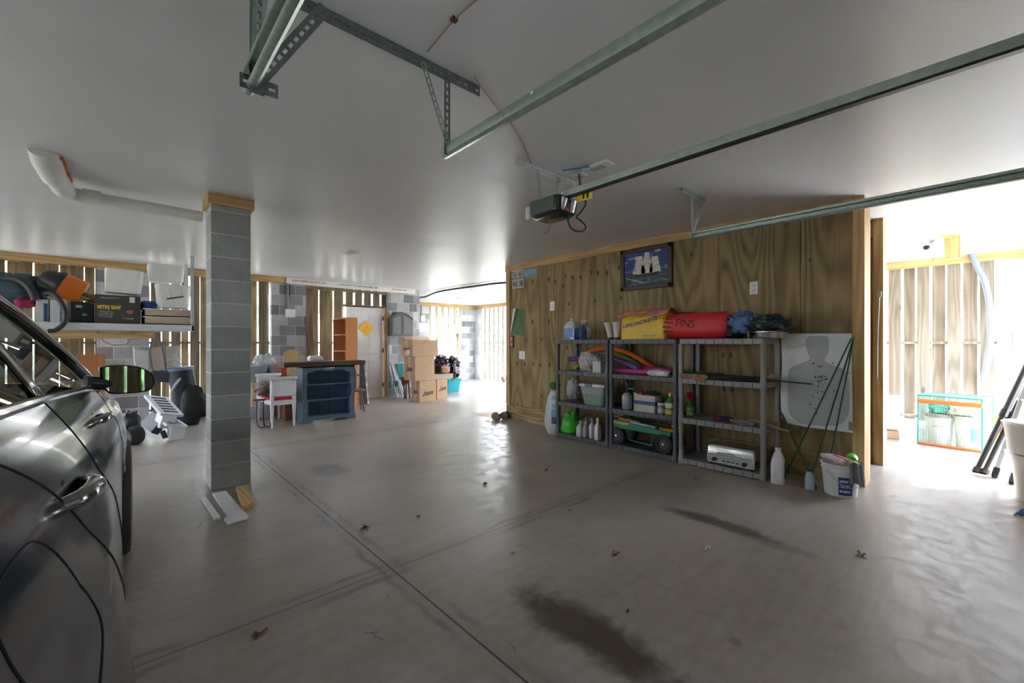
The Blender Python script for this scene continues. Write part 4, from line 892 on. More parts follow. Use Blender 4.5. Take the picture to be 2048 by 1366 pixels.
MB().box(c.x - .0515, c.y - .062, z + .112, c.x + .1015, c.y + .064, z + .1435).build('lid', mat('white_card_lid', (.56, .57, .57), .6), t, bevel=.002)
b = MB(); b.tube([AX(1148, 705, 4.7), AX(1153, 697, 4.7), AX(1160, 700, 4.69), AX(1162, 711, 4.68)], .0035, 6, sm=6); tag(b.build('wire_loop', mat('pale_wire', (.4, .4, .4), .5), smooth=True), 'thin pale wire loop behind the white bag', 'wire')
# pale unit, second shelf
b = MB(); b.blob(S(1460, z + .022, 4.52), (.28, .55, .045), .4, 5, 51, .6, 60, 14, floor=z); tag(b.build('folded_tarp', mat('dark_tarp', (0.035, 0.045, 0.04), 0.6), smooth=True), 'dark green folded tarp lying flat on the pale unit', 'tarp')
b = MB(); b.blob(S(1400, z + .025, 4.70), (.16, .48, .05), .4, 5, 57, .6, 50, 12, floor=z); tag(b.build('green_netting', mat('green_net', (0.02, 0.12, 0.06), 0.6), smooth=True), 'green netting bundle at the back of the second shelf', 'netting')
pl = [(0, .02), (.30, .055), (.27, -.01), (.25, -.06), (.22, -.065), (.12, -.045), (0, -.02)]
c0 = S(1363, z, 4.40)
b = MB(); b.prism([(q, r) for q, r in [(0, -.035), (.12, -.045), (.23, -.085), (.262, -.06), (.30, -.02), (.26, 0.0), (0, 0.0)]], (4.372, c0.y, z + .052), (0, -1, 0), (0, 0, 1), .018)
tag(b.build('wood_plank', wood('reddish_ply', (0.20, 0.09, 0.035), (0.40, 0.21, 0.09), 'y', ring=14, wid=8, long=1.5), bevel=.001), 'jagged reddish plywood scrap poking over the second shelf edge', 'wood scrap')
b = MB(); b.blob(S(1548, z + .035, 4.68), (.11, .10, .07), .3, 3, 61, .9, 26, 14, floor=z); tag(b.build('work_glove', mat('glove_grey', (0.33, 0.26, 0.24), 0.8), smooth=True), 'bunched grey and red work glove at the shelf end', 'glove')
# --- third shelf
z = SZ[1] + .001
c = S(1197, z, 4.55); t = thing('storage_tote', 'translucent tote with a white lid and blue latch, holding something green', 'storage bin', c)
tote = mat('tote_plastic', (0.34, 0.36, 0.35), 0.3)
MB().rrect([(.115, .15, .03, 0), (.15, .195, .03, .235)], c, 5).build('tub', tote, t, smooth=True)
MB().rrect([(.116, .152, .03, .004), (.135, .176, .03, .13), (.05, .10, .02, .15)], c + Vector((-.002, 0, 0)), 5).build('contents', mat('sage_contents', (0.20, 0.31, 0.26), 0.5, var=.2, vscale=18), t, smooth=True)
MB().rrect([(.16, .205, .03, .235), (.165, .21, .03, .245), (.16, .205, .03, .27)], c, 5).build('lid', mat('tote_lid', (.58, .58, .55), .4), t, smooth=True)
MB().box(c.x - .172, c.y - .02, z + .235, c.x - .16, c.y + .09, z + .275).build('latch', mat('navy_latch', (.02, .06, .18), .4), t, bevel=.003)
c = S(1254.5, z, 4.47); t = thing('garden_sprayer', 'pale plastic pump sprayer bottle standing on the third shelf', 'sprayer', c)
MB().lathe([(.05, 0), (.06, .015), (.062, .13), (.058, .165), (.03, .195), (.018, .2)], c, 24).build('tank', mat('pale_tank', (.34, .39, .42), .35), t, smooth=True)
MB().lathe([(.022, .195), (.022, .24), (.012, .245), (.012, .29)], c, 14).build('pump', black, t, smooth=True)
b = MB(); b.tube([c + Vector((0, .01, .24)), c + Vector((0, -.05, .25)), c + Vector((-.01, -.10, .235))], .009, 8, sm=4); b.tube([c + Vector((0, .0, .28)), c + Vector((0, .01, .31))], .014, 8); b.build('nozzle', mat('teal_plastic', (.0, .25, .20), .4), t, smooth=True)
c = S(1298, z, 4.46); ly, ry = S(1270, z, 4.44).y, S(1313, z, 4.44).y
t = thing('cardboard_carton', 'open white carton with a blue stripe, full of odds and ends', 'box', (4.5, (ly + ry) / 2, z))
cw = mat('carton_white', (.50, .47, .43), .65)
x0, x1, h = 4.41, 4.60, .195
b = MB(); b.box(x0, ry, z, x1, ly, z + .004)
for (a0, a1, b0, b1) in ((x0, x0 + .004, ry, ly), (x1 - .004, x1, ry, ly), (x0, x1, ry, ry + .004), (x0, x1, ly - .004, ly)): b.box(a0, b0, z, a1, b1, z + h)
b.add([Vector((x0, ly, z + h)), Vector((x0 - .01, ly + .0, z + h + .03)), Vector((x0, ly - .08, z + h))], [(0, 1, 2)])
b.build('carton', cw, t)
MB().box(x0 - .001, ry - .001, z + .085, x0 + .19, ly + .001, z + .128).build('blue_stripe', mat('navy_stripe', (.015, .05, .20), .5), t)
tag(MB().lathe([(.045, 0), (.045, .04)], (4.47, ly - .07, z + .18), 20, Matrix.Rotation(.9, 3, 'X')).build('red_can', redp, smooth=True), 'red-sided round tin tipped over in the open carton', 'tin')
b = MB(); b.blob((4.52, lin(ly, ry, .65), z + .19), (.14, .17, .09), .5, 4, 71, .8, 30, 16); tag(b.build('dark_gloves', mat('dark_glove', (.04, .05, .035), .8), smooth=True), 'dark gloves heaped in the open carton', 'gloves')
c = S(1323, z, 4.425); t = thing('glass_jar', 'small jar with a white lid beside the striped carton', 'jar', c)
MB().lathe([(.036, 0), (.04, .008), (.04, .10), (.036, .108)], c, 20).build('jar', mat('jar_grey', (.16, .15, .14), .15), t, smooth=True)
MB().lathe([(.041, .105), (.042, .125), (.036, .128)], c, 20).build('lid', white, t, smooth=True)
MB().lathe([(.0405, .02), (.0405, .07)], c, 20, cap=False).build('paper_label', cw, t, smooth=True)
def chem(c, label, group='green garden chemical bottles'):
    t = thing('chemical_bottle', label, 'bottle', c, group=group)
    MB().rrect([(.05, .04, .015, 0), (.052, .043, .02, .01), (.052, .043, .02, .15), (.02, .02, .02, .2), (.016, .016, .016, .215)], c, 5).build('bottle', mat('garden_green', (.01, .16, .05), .35), t, smooth=True)
    MB().lathe([(.02, .212), (.022, .245)], c, 14).build('cap', mat('cap_yellow', (.75, .55, .02), .4), t, smooth=True)
    MB().rrect([(.0535, .0445, .02, .02), (.0535, .0445, .02, .065)], c, 5, cap=(False, False)).build('orange_label', mat('label_orange', (.62, .38, .04), .5), t)
    MB().rrect([(.0535, .0445, .02, .09), (.0535, .0445, .02, .14)], c, 5, cap=(False, False)).build('pale_label', mat('label_pale', (.55, .62, .3), .5), t)
chem(S(1341, z, 4.43), 'green bottle with yellow cap next to the small jar')
chem(S(1350, z, 4.56), 'green bottle with yellow cap standing behind another by the shelf post')
sprayer(S(1380, z, 4.50), .235, .047, mat('green_bottle', (.01, .18, .05), .3), redp, redp, 'green spray bottle with a red trigger on the pale unit', rot=2.9, band=mat('label_mix', (.30, .42, .16), .5, var=.8, vscale=22), sc=1.25)
# lying tools, pale unit third shelf
woodt = wood('tool_wood', (.25, .15, .07), (.45, .3, .15), 'y', wid=10, long=1)
t = thing('hand_brush', 'brush with a wooden handle lying on the third shelf of the pale unit', 'brush', S(1445, z, 4.46))
MB().obox(S(1435, z + .022, 4.48), (.07, .07, .04), (0, 0, .3)).build('bristles', mat('maroon', (.16, .03, .03), .8), t, bevel=.01)
MB().blob(S(1452, z + .024, 4.5), (.09, .15, .045), .3, 4, 3, .7, 24, 12).build('blue_cloth', mat('navy_cloth', (.012, .022, .06), .8), t, smooth=True)
MB().tube([S(1460, z + .03, 4.46), S(1485, z + .022, 4.42)], [.012, .008], 10).build('handle', woodt, t, smooth=True)
b = MB(); b.blob(S(1493, z + .026, 4.42), (.09, .13, .05), .5, 4, 8, .7, 30, 14, floor=z); tag(b.build('grey_rag', mat('rag_grey', (.22, .23, .25), .9), smooth=True), 'balled grey rag at the front of the third shelf', 'rag')
b = MB(); b.tube([S(1500, z + .04, 4.52), S(1525, z + .03, 4.49), AX(1560, 858, 4.44)], [.03, .03, .02, .01], 10); tag(b.build('broom_handle', mat('tan_paddle', (.30, .20, .13), .7), smooth=True), 'tan tapered wooden paddle sticking out past the shelf end', 'paddle', 'wooden handles poking past the shelf')
b = MB(); b.tube([AX(1505, 848, 4.50), AX(1578, 862, 4.42)], [.012, .009], 10); tag(b.build('broom_handle', woodt, smooth=True), 'thin round wooden handle sticking out beyond the paddle', 'handle', 'wooden handles poking past the shelf')
# --- bottom shelf
z = SZ[0] + .001
c = S(1141, z + .13, 4.47)
b = MB(); b.blob(c + Vector((0, 0, -.03)), (.20, .24, .22), .16, 1.3, 81, .8, 40, 24, floor=z); b.blob(c + Vector((.01, .0, .10)), (.15, .16, .13), .55, 1.6, 84, .85, 36, 20)
tag(b.build('plastic_bag', mat('lime_bag', (.045, .52, .035), .35), smooth=True), 'bright green knotted plastic bag on the bottom shelf', 'plastic bag')
def det(c, h, w, d, label, capn=None, m=None, rot=0, lab_=None):
    t = thing('cleaner_bottle', label, 'bottle', c, rot, 'white cleaner bottles on the bottom shelf')
    b = MB(); b.rrect([(w * .48, d * .48, .012, 0), (w * .5, d * .5, .015, .01), (w * .5, d * .5, .015, h * .6), (w * .25, d * .3, .02, h * .76), (.014, .014, .014, h * .82), (.014, .014, .014, h * .9)], (0, 0, 0), 5); local(t, b).build('bottle', m or white, t, smooth=True)
    b = MB(); b.lathe([(.018, h * .88), (.02, h), (.012, h + .004)], (0, 0, 0), 14); local(t, b).build('cap', capn or white, t, smooth=True)
    if lab_:
        b = MB(); b.rrect([(w * .508, d * .505, .015, h * .08), (w * .508, d * .505, .015, h * .5)], (0, 0, 0), 5, cap=(False, False)); local(t, b).build('paper_label', lab_, t)
wg = mat('offwhite_plastic', (.50, .51, .53), .4)
det(S(1160.5, z, 4.43), .20, .09, .075, 'squat off-white bottle right of the green bag', m=wg)
det(S(1171.5, z, 4.46), .19, .08, .045, 'narrow white bottle second from the green bag', m=wg)
det(S(1184, z, 4.46), .25, .07, .055, 'white bottle with a tall neck, third from the green bag', capn=mat('cap_lilac', (.4, .36, .5), .4), m=wg)
det(S(1195.5, z, 4.43), .27, .085, .06, 'white bottle with a round cap and brown label nearest the post', capn=white, m=white)
b = MB(); b.blob(S(1176, z + .12, 4.58), (.14, .14, .22), .4, 3, 91, .8, 28, 16, floor=z); tag(b.build('clear_bag', mat('grey_film', (.22, .23, .23), .3), smooth=True), 'grey clear plastic bag behind the white cleaner bottles', 'plastic bag')
# wagon
wy0, wy1 = S(1226, z, 4.5).y, S(1358, z, 4.5).y
tg = mat('wagon_green', (.0, .16, .095), .4); t = thing('toy_wagon', 'green ride-on garden scooter cart with black wheels on the bottom shelf', 'cart', (4.58, (wy0 + wy1) / 2, z))
XW = 4.44
zt = z + .27
b = MB(); b.prism([(0, .03), (.05, -.045), (.12, -.075), (.80, -.075), (.80, -.03), (.42, -.01), (.26, .02)], (XW, wy0, zt), (0, -1, 0), (0, 0, 1), .03)
b.prism([(0, .03), (.05, -.045), (.12, -.075), (.80, -.075), (.80, -.03), (.42, -.01), (.26, .02)], (XW + .22, wy0, zt), (0, -1, 0), (0, 0, 1), .03)
b.box(XW, wy0 - .08, zt - .07, XW + .25, wy1 + .02, zt - .055); b.box(XW, wy0 - .1, zt - .06, XW + .25, wy0 - .02, zt + .02)
b.build('chassis', tg, t, bevel=.004)
MB().box(XW + .03, wy0 - .38, zt - .04, XW + .22, wy1 + .01, zt - .005).build('seat', mat('wagon_yellow', (.62, .42, .02), .5), t, bevel=.008)
lettering('Kooper', (XW - .031, wy0 - .075, zt - .035), (0, -1, 0), (0, 0, 1), .21, .05, mat('decal_yellow', (.62, .66, .02), .5), t, bold=.03, depth=.004)
for (yy, xx) in ((wy0 - .115, XW - .01), (wy0 - .115, XW + .26), (wy1 + .13, XW - .01), (wy1 + .13, XW + .26)):
    R = Matrix.Rotation(math.pi / 2, 3, 'Y'); r = .105
    wh = MB().lathe([(r * .55, -.03), (r * .95, -.03), (r, -.018), (r, .018), (r * .95, .03), (r * .55, .03)], (xx, yy, z + r), 30, R, cap=False).build('tyre', rubber, t, smooth=True)
    MB().lathe([(.001, -.02), (r * .56, -.022), (r * .56, .022), (.001, .02)], (xx, yy, z + r), 24, R).build('hub', mat('hub_black', (.025, .027, .03), .4), wh, smooth=True)
    MB().lathe([(.012, -.04), (.012, .04)], (xx, yy, z + r), 12, R).build('axle_cap', chrome, wh, smooth=True)
b = MB(); b.tube([(XW + .0, wy0 - .25, zt - .07), (XW, wy0 - .27, zt - .20), (XW, wy0 - .56, zt - .215), (XW, wy0 - .57, zt - .07)], .009, 8); b.build('foot_rail', tg, t, smooth=True)
for (a, e, m_, lb) in (((4.45, wy0 - .12, zt + .035), (4.48, wy0 - .42, zt + .015), mat('orange_grip', (.55, .17, .01), .5), 'orange-handled tool lying on the green cart'), ((4.42, wy0 - .30, zt + .02), (4.40, wy0 - .66, zt - .0), mat('pale_blue_tube', (.28, .40, .50), .4), 'pale blue tube lying along the green cart'), ((4.50, wy0 - .36, zt + .03), (4.55, wy0 - .78, zt + .02), black, 'black rod lying at the back of the green cart')):
    tt = thing('long_tool', lb, 'tool', Vector(a).lerp(Vector(e), .5), group='tools lying on the green cart')
    MB().tube([a, e], .015, 10).build('shaft', m_, tt, smooth=True); MB().tube([Vector(a).lerp(Vector(e), .92), e], .019, 10).build('end_cap', black if m_ is not black else steel, tt, smooth=True)
# silver table grill
gl, gr = S(1414, z, 4.41).y, S(1510, z, 4.41).y
t = thing('tabletop_grill', 'stainless steel two-burner tabletop grill on the bottom shelf', 'grill', (4.55, (gl + gr) / 2, z)); sst = mat('stainless', (.55, .56, .58), .26, .95, var=.05)
MB().box(4.405, gr, z + .012, 4.70, gl, z + .10).build('firebox', sst, t, bevel=.008)
MB().rrect([(.148, (gl - gr) / 2 + .002, .02, .103), (.148, (gl - gr) / 2 + .002, .025, .17), (.135, (gl - gr) / 2 - .012, .03, .195)], (4.553, (gl + gr) / 2, z), 5).build('lid', sst, t, smooth=True)
MB().tube([(4.40, lin(gl, gr, .24), z + .125), (4.378, lin(gl, gr, .25), z + .125), (4.378, lin(gl, gr, .58), z + .125), (4.40, lin(gl, gr, .59), z + .125)], .006, 8).build('lid_handle', chrome, t, smooth=True)
for u in (.17, .80): MB().lathe([(.022, 0), (.020, .02)], (4.405, lin(gl, gr, u), z + .055), 18, Matrix.Rotation(-math.pi / 2, 3, 'Y')).build('knob', black, t, smooth=True)
b = MB()
for k in range(4): b.box(4.4035, lin(gl, gr, .34 + k * .095), z + .045, 4.406, lin(gl, gr, .34 + k * .095) - .026, z + .055)
each(b, 'vent_slot', black, t)
for s in (gl + .02, gr - .02): MB().tube([(4.5, s - math.copysign(.02, s - 1.7), z + .09), (4.5, s, z + .085), (4.62, s, z + .085), (4.62, s - math.copysign(.02, s - 1.7), z + .09)], .006, 8).build('side_handle', chrome, t, smooth=True)
for (x, y) in ((4.43, gl - .03), (4.43, gr + .03), (4.67, gl - .03), (4.67, gr + .03)): MB().cyl((x, y, z), (x, y, z + .014), .014).build('foot', black, t)
# --- floor: soil bag left of the shelving, jug, bucket
c = FL(1105, 868); sb_ = thing('soil_bag', 'white and blue plastic feed bag standing left of the shelving', 'bag', (4.62, 4.05, 0))
def sbag(u, v):
    a = 2 * math.pi * u; wv_ = 1 + .06 * noise.noise(Vector((math.cos(a) * 2, math.sin(a) * 2, v * 5)))
    prof = (.10, .135, .15, .15, .14, .125, .10, .05)[min(7, int(v * 7.99))]; k = v * 7 - int(v * 7) if v < 1 else 0
    arr = (.085, .13, .145, .145, .135, .12, .10, .05); i = min(6, int(v * 7)); rr = lin(arr[i], arr[i + 1], v * 7 - i) * wv_
    return Vector((4.50 + rr * .62 * math.cos(a), 4.105 + rr * math.sin(a) * 1.0 - v * .02, v * .60))
b = MB(); b.grid(sbag, 28, 22, True); b.f.append(tuple(range(28))); b.f.append(tuple(21 * 28 + i for i in range(28))); b.build('body', mat('feed_bag', (.50, .52, .55), .35, var=.06), sb_, smooth=True)
def patch(v0, v1, u0, u1, m, name):
    q = MB(); q.grid(lambda u, v: (lambda p: Vector((4.50, 4.105, p.z)) + (p - Vector((4.50, 4.105, p.z))) * 1.012)(sbag(lin(u0, u1, u), lin(v0, v1, v))), 10, 8); q.build(name, m, sb_, smooth=True)
patch(.42, .58, .54, .70, mat('sky_print', (.08, .33, .62), .4), 'blue_print'); patch(.62, .72, .55, .68, mat('sky_print2', (.10, .40, .7), .4), 'blue_print')
patch(.26, .42, .55, .66, mat('grape_print', (.06, .05, .12), .5, var=.8, vscale=30), 'fruit_print'); patch(.56, .60, .56, .64, mat('orange_print', (.6, .28, .06), .5), 'orange_print'); patch(.15, .21, .66, .71, mat('seal_print', (.04, .03, .05), .5), 'seal_print')
patch(.22, .42, .70, .74, mat('grey_text', (.25, .28, .36), .5), 'side_print'); patch(.80, .9, .52, .68, mat('top_text', (.3, .3, .32), .5, var=.9, vscale=40), 'top_print')
b = MB(); b.blob((4.66, 3.86, .64), (.16, .20, .28), .35, 1.5, 95, .85, 36, 20); tag(b.build('plastic_bag', mat('pale_film', (.45, .47, .47), .3), smooth=True), 'white and green plastic bag bulging above the feed bag', 'plastic bag')
b = MB(); b.blob((4.50, 4.07, .68), (.12, .15, .09), .6, 3, 96, .85, 30, 14); tag(b.build('green_sack', mat('green_film', (.01, .16, .05), .4), smooth=True), 'dark green crumpled bag top above the feed bag', 'plastic bag')
# ============================================================ THE CAR (nose away from the camera, its right side seen)
CL = -0.94                                     # centre line; the flank's widest point is X = 0
def interp(t, pts):
    if t <= pts[0][0]: return pts[0][1]
    for (a, va), (b_, vb) in zip(pts[:-1], pts[1:]):
        if t <= b_:
            k = (t - a) / (b_ - a); k = k * k * (3 - 2 * k) if False else k; return va + (vb - va) * k
    return pts[-1][1]
def sm(t, pts, w_=0.10):
    return (interp(t - w_, pts) + interp(t, pts) * 2 + interp(t + w_, pts)) / 4
BELT = [(-0.35, 1.02), (0.0, 1.16), (0.88, 1.165), (1.6, 1.135), (2.5, 1.085), (2.9, 1.05), (3.3, 0.975), (3.8, 0.90), (4.2, 0.80), (4.42, 0.66), (4.5, 0.5)]
ROOF = [(-0.30, 1.16), (0.0, 1.34), (0.4, 1.43), (1.0, 1.475), (1.6, 1.475), (2.0, 1.45), (2.3, 1.385), (2.6, 1.275), (2.85, 1.155), (3.05, 1.03)]
def belt(y): return sm(y, BELT, .12)
def roofz(y): return sm(y, ROOF, .12)
def flank(y, z):
    """inward offset of the flank, <= 0"""
    o = 0.0
    zz = z
    o -= 0.075 * max(0, (0.42 - zz) / 0.22) ** 2 + 0.02 * max(0, min(1, (0.62 - zz) / .2)) * (1 if 1.1 < y < 3.2 else 0)
    o -= 0.030 * max(0, min(1, (zz - 0.72) / 0.22)) ** 1.5 + 0.125 * (max(0, zz - 0.85) / 0.30) ** 1.6
    o -= 0.012 * math.exp(-((zz - 0.56) / 0.08) ** 2) * (1 if 0.9 < y < 3.1 else 0)
    for cy in (0.72, 3.55): o += 0.028 * math.exp(-((y - cy) / 0.42) ** 2) * math.exp(-((zz - 0.62) / 0.22) ** 2)
    o -= 0.30 * max(0, (y - 3.85) / 0.65) ** 2.2 + 0.25 * max(0, (0.15 - y) / 0.5) ** 2.2
    return o
WHEELS = ((0.72, 0.345), (3.55, 0.345))
paint = mat('car_paint', (0.009, 0.010, 0.012), 0.12, metal=0.0, coat=0.12, spec=0.25)
car = thing('car', 'dark grey car parked nose-in at the left edge, its side and mirror towards the camera', 'car', (CL, 2.1, 0))
def arch_cut(y, z, r=0.385):
    return any((y - cy) ** 2 + (z - cz) ** 2 < r * r for cy, cz in WHEELS)
ys = [-0.36 + i * (4.86 / 300) for i in range(301)]
nz_ = 64
def side_verts(sgn):
    vs = []
    for y in ys:
        zt = belt(y)
        for j in range(nz_):
            z = lin(0.22, zt, j / (nz_ - 1)); yy = y
            for cy, cz in WHEELS:                # pull vertices near the arch onto its circle
                d = math.hypot(yy - cy, z - cz)
                if abs(d - 0.385) < 0.0105 and z > 0.22: yy = cy + (yy - cy) / d * 0.385; z = cz + (z - cz) / d * 0.385
            x = flank(yy, z); vs.append(Vector((x if sgn > 0 else 2 * CL - x, yy, z)))
    return vs
def seam(y, z):
    return False
b = MB()
for sgn in (1, -1):
    vs = side_verts(sgn); fs = []
    for i in range(len(ys) - 1):
        for j in range(nz_ - 1):
            q = (i * nz_ + j, (i + 1) * nz_ + j, (i + 1) * nz_ + j + 1, i * nz_ + j + 1)
            c = (vs[q[0]] + vs[q[1]] + vs[q[2]] + vs[q[3]]) / 4
            if not arch_cut(c.y, c.z, 0.384): fs.append(q)
    b.add(vs, fs)
# hood, tail deck and ends across the car
def deck(y0, y1, n, crown):
    def fn(u, v):
        y = lin(y0, y1, v); x = flank(y, belt(y)); xx = lin(x, 2 * CL - x, u); t = abs(2 * u - 1)
        return Vector((xx, y, belt(y) + crown * (1 - t ** 4) * max(0, min(1, (4.5 - y) / 0.4))))
    b.grid(fn, 24, n)
deck(2.95, 4.5, 30, 0.07); deck(-0.36, -0.1, 6, 0.02)
for y in (-0.36, 4.5):
    x = flank(y, belt(y)); b.add([(x, y, .22), (2 * CL - x, y, .22), (2 * CL - x, y, belt(y)), (x, y, belt(y))], [(0, 1, 2, 3)])
b.build('body_shell', paint, car, smooth='all')
# inner arch liners and floor pan
b = MB()
for cy, cz in WHEELS:
    for sgn in (1, -1):
        n = 20; x0 = 0.012 if sgn > 0 else 2 * CL - 0.012; x1 = -0.26 if sgn > 0 else 2 * CL + 0.26; pts = []
        for k in range(n + 1):
            a = math.pi * k / n - 0.25 * (1 if k == 0 else -1 if k == n else 0) * 0; pts.append((cy + 0.386 * math.cos(a), cz + 0.386 * math.sin(a)))
        vs = [Vector((flank(p[0], p[1]) if (sgn > 0) else 2 * CL - flank(p[0], p[1]), p[0], p[1])) for p in pts] + [Vector((x1, p[0], p[1])) for p in pts]
        b.add(vs, [(k, k + 1, n + 2 + k, n + 1 + k) for k in range(n)] + [tuple(range(n + 1, 2 * n + 2))])
b.box(-0.10, -0.3, 0.20, 2 * CL + 0.10, 4.3, 0.25)
b.build('underbody', black, car)
# wheels
def wheel(x, y, sgn):
    r = 0.345; R = Matrix.Rotation(sgn * math.pi / 2, 3, 'Y')
    tprof = [(r * .70, 0.095), (r * .80, 0.112), (r * .95, 0.105), (r * .995, 0.085), (r, 0.05), (r, -.05), (r * .995, -.085), (r * .95, -.105), (r * .7, -.1)]
    w_ = MB().lathe(tprof, (x, y, r), 48, R, cap=False).build('wheel', rubber, car, smooth=True)
    rim = MB().lathe([(r * .70, 0.09), (r * .66, 0.085), (r * .63, 0.02), (r * .62, -.06)], (x, y, r), 40, R, cap=False)
    for k in range(10):
        a = 2 * math.pi * k / 10; d = Vector((0, math.cos(a), math.sin(a))); c = Vector((x + sgn * .06, y, r))
        rim.beam(c + d * .04, c + d * r * .66, .03, .03, (1, 0, 0))
    rim.lathe([(.055, .03), (.05, .075), (.001, .08)], (x, y, r), 20, R)
    rim.build('rim', mat('alloy', (.35, .35, .36), .3, .9), w_, smooth=True)
for x, s_ in ((-0.068, 1), (2 * CL + 0.068, -1)):
    for y in (0.72, 3.55): wheel(x, y, s_)
# greenhouse: side surfaces leaning inward
def gx(z, y): return flank(y, belt(y)) - 0.50 * max(0, z - belt(y)) - 0.25 * max(0, z - belt(y)) ** 2 - 0.004
glass, gn_, gl_, gb_ = newmat('tinted_glass')
setp(gb_, **{'Base Color': (0.010, 0.013, 0.012, 1), 'Roughness': 0.015, 'Specular IOR Level': 0.8, 'IOR': 1.5})
tr_ = gn_.new('ShaderNodeBsdfTransparent'); tr_.inputs[0].default_value = (0.55, 0.60, 0.58, 1); mxs = gn_.new('ShaderNodeMixShader'); mxs.inputs[0].default_value = 0.45
gl_.new(tr_.outputs[0], mxs.inputs[1]); gl_.new(gb_.outputs[0], mxs.inputs[2]); gl_.new(mxs.outputs[0], gn_['Material Output'].inputs['Surface'])
trim = mat('gloss_black_trim', (.008, .008, .009), .15, coat=.5)
def P3(y, z, e=0.0, sgn=1):
    x = gx(z, y) + e; return Vector((x if sgn > 0 else 2 * CL - x, y, z))
def sidewin(name, y0, y1, sgn):
    b = MB()
    def fn(u, v):
        y = lin(y0, y1, u); z = lin(belt(y) + .012, max(belt(y) + .012, roofz(y) - .03), v); return P3(y, z, 0, sgn)
    b.grid(fn, 30, 10); o = b.build(name, glass, car, smooth='all'); return o
for sgn in (1, -1):
    sidewin('front_side_window', 1.62, 2.93, sgn); sidewin('rear_side_window', 0.62, 1.52, sgn); sidewin('quarter_window', 0.05, 0.54, sgn)
    def edge(y): return P3(y, max(roofz(y), belt(y)) - .005, 0.004, sgn)
    rl_ = MB().tube([edge(lin(-0.05, 2.98, i / 40)) for i in range(41)], 0.024, 10); rl_.build('roof_rail', trim, car, smooth=True)
    MB().tube([P3(lin(-0.05, 2.95, i / 40), belt(lin(-0.05, 2.95, i / 40)) + .004, .006, sgn) for i in range(41)], 0.011, 8).build('belt_moulding', trim, car, smooth=True)
    for nm, ya, yb, wd in (('door_pillar', 1.57, 1.57, .055), ('rear_pillar', 0.58, 0.55, .045)):
        q = MB()
        q.grid(lambda u, v: P3(lin(ya, yb, v) + (u - .5) * 2 * wd, lin(belt(ya), roofz(yb), v), .004, sgn), 4, 8); q.build(nm, trim, car, smooth='all', solid=.006)
# windscreen, roof and tailgate glass
b = MB(); b.grid(lambda u, v: (lambda y, z: Vector((lin(gx(z, y), 2 * CL - gx(z, y), u), y + .10 * (1 - (2 * u - 1) ** 2), z)))(lin(2.22, 3.0, v), lin(roofz(2.22), roofz(3.0) + .02, v)), 20, 14); b.build('windscreen', glass, car, smooth='all')
b = MB(); b.grid(lambda u, v: (lambda y, z: Vector((lin(gx(z, y), 2 * CL - gx(z, y), u), y, z + .05 * (1 - (2 * u - 1) ** 4))))(lin(0.05, 2.24, v), roofz(lin(0.05, 2.24, v))), 24, 24); b.build('roof', paint, car, smooth='all')
b = MB(); b.grid(lambda u, v: (lambda y, z: Vector((lin(gx(z, y), 2 * CL - gx(z, y), u), y, z)))(lin(-0.28, 0.05, v), roofz(lin(-0.28, 0.05, v))), 14, 6); b.build('rear_window', glass, car, smooth='all')
# seats and dash seen through the glass
lea = mat('seat_leather', (.10, .10, .10), .6)
for x in (-.55, -1.33):
    for y in (0.95, 1.95):
        s_ = MB().rrect([(.24, .26, .06, .30), (.25, .27, .08, .52)], (x, y + .1, 0), 5)
        s_.rrect([(.23, .08, .06, 0), (.24, .09, .07, .45), (.19, .07, .06, .56)], (x, y - .12, .50), 5, Matrix.Rotation(.25, 3, 'X')); s_.rrect([(.12, .05, .04, 0), (.13, .05, .04, .16)], (x, y - .30, 1.04), 5)
        s_.build('seat', lea, car, smooth=True)
MB().rrect([(.78, .20, .08, .75), (.80, .24, .1, .98), (.76, .2, .1, 1.02)], (CL, 2.72, 0), 5).build('dashboard', mat('dash', (.02, .02, .021), .6), car, smooth=True)
b = MB(); b.lathe([(.175, 0), (.19, .0), (.19, .02), (.175, .02)], (-1.33, 2.35, .98), 30, Matrix.Rotation(1.1, 3, 'X')); b.build('steering_wheel', trim, car, smooth=True)
# shut lines, fuel flap, handles, sill, lamps
def line(pts, name, m, r=.0019, e=0.0):
    P = smooth_path([Vector((0, y, z)) for y, z in pts], 8); b = MB(); b.tube([Vector((flank(p.y, p.z) + e, p.y, p.z)) for p in P], r, 6); return b.build(name, m, car, smooth=True)
gap = mat('shut_line', (.003, .003, .003), .9)
line([(.78, 1.165), (.92, 1.115), (1.03, 1.04), (1.09, .95), (1.15, .85), (1.28, .71), (1.39, .5), (1.43, .3)], 'shut_line', gap)
line([(1.57, 1.13), (1.60, 1.0), (1.63, .8), (1.65, .55), (1.66, .30)], 'shut_line', gap)
line([(2.86, 1.05), (2.98, .98), (3.0, .8), (2.99, .6), (2.98, .3)], 'shut_line', gap)
line([(1.0, .30), (2.0, .30), (3.1, .30)], 'sill_edge', gap, .006)
flap_ = smooth_path([Vector((0, y, z)) for y, z in [(.62, .89), (.57, .92), (.56, .97), (.57, 1.01), (.62, 1.04), (.78, 1.035), (.84, 1.01), (.86, .96), (.85, .915), (.80, .89), (.62, .89)]], 5)
MB().tube([Vector((flank(p.y, p.z) + .0, p.y, p.z)) for p in flap_], .0014, 6).build('fuel_flap_edge', gap, car, smooth=True)
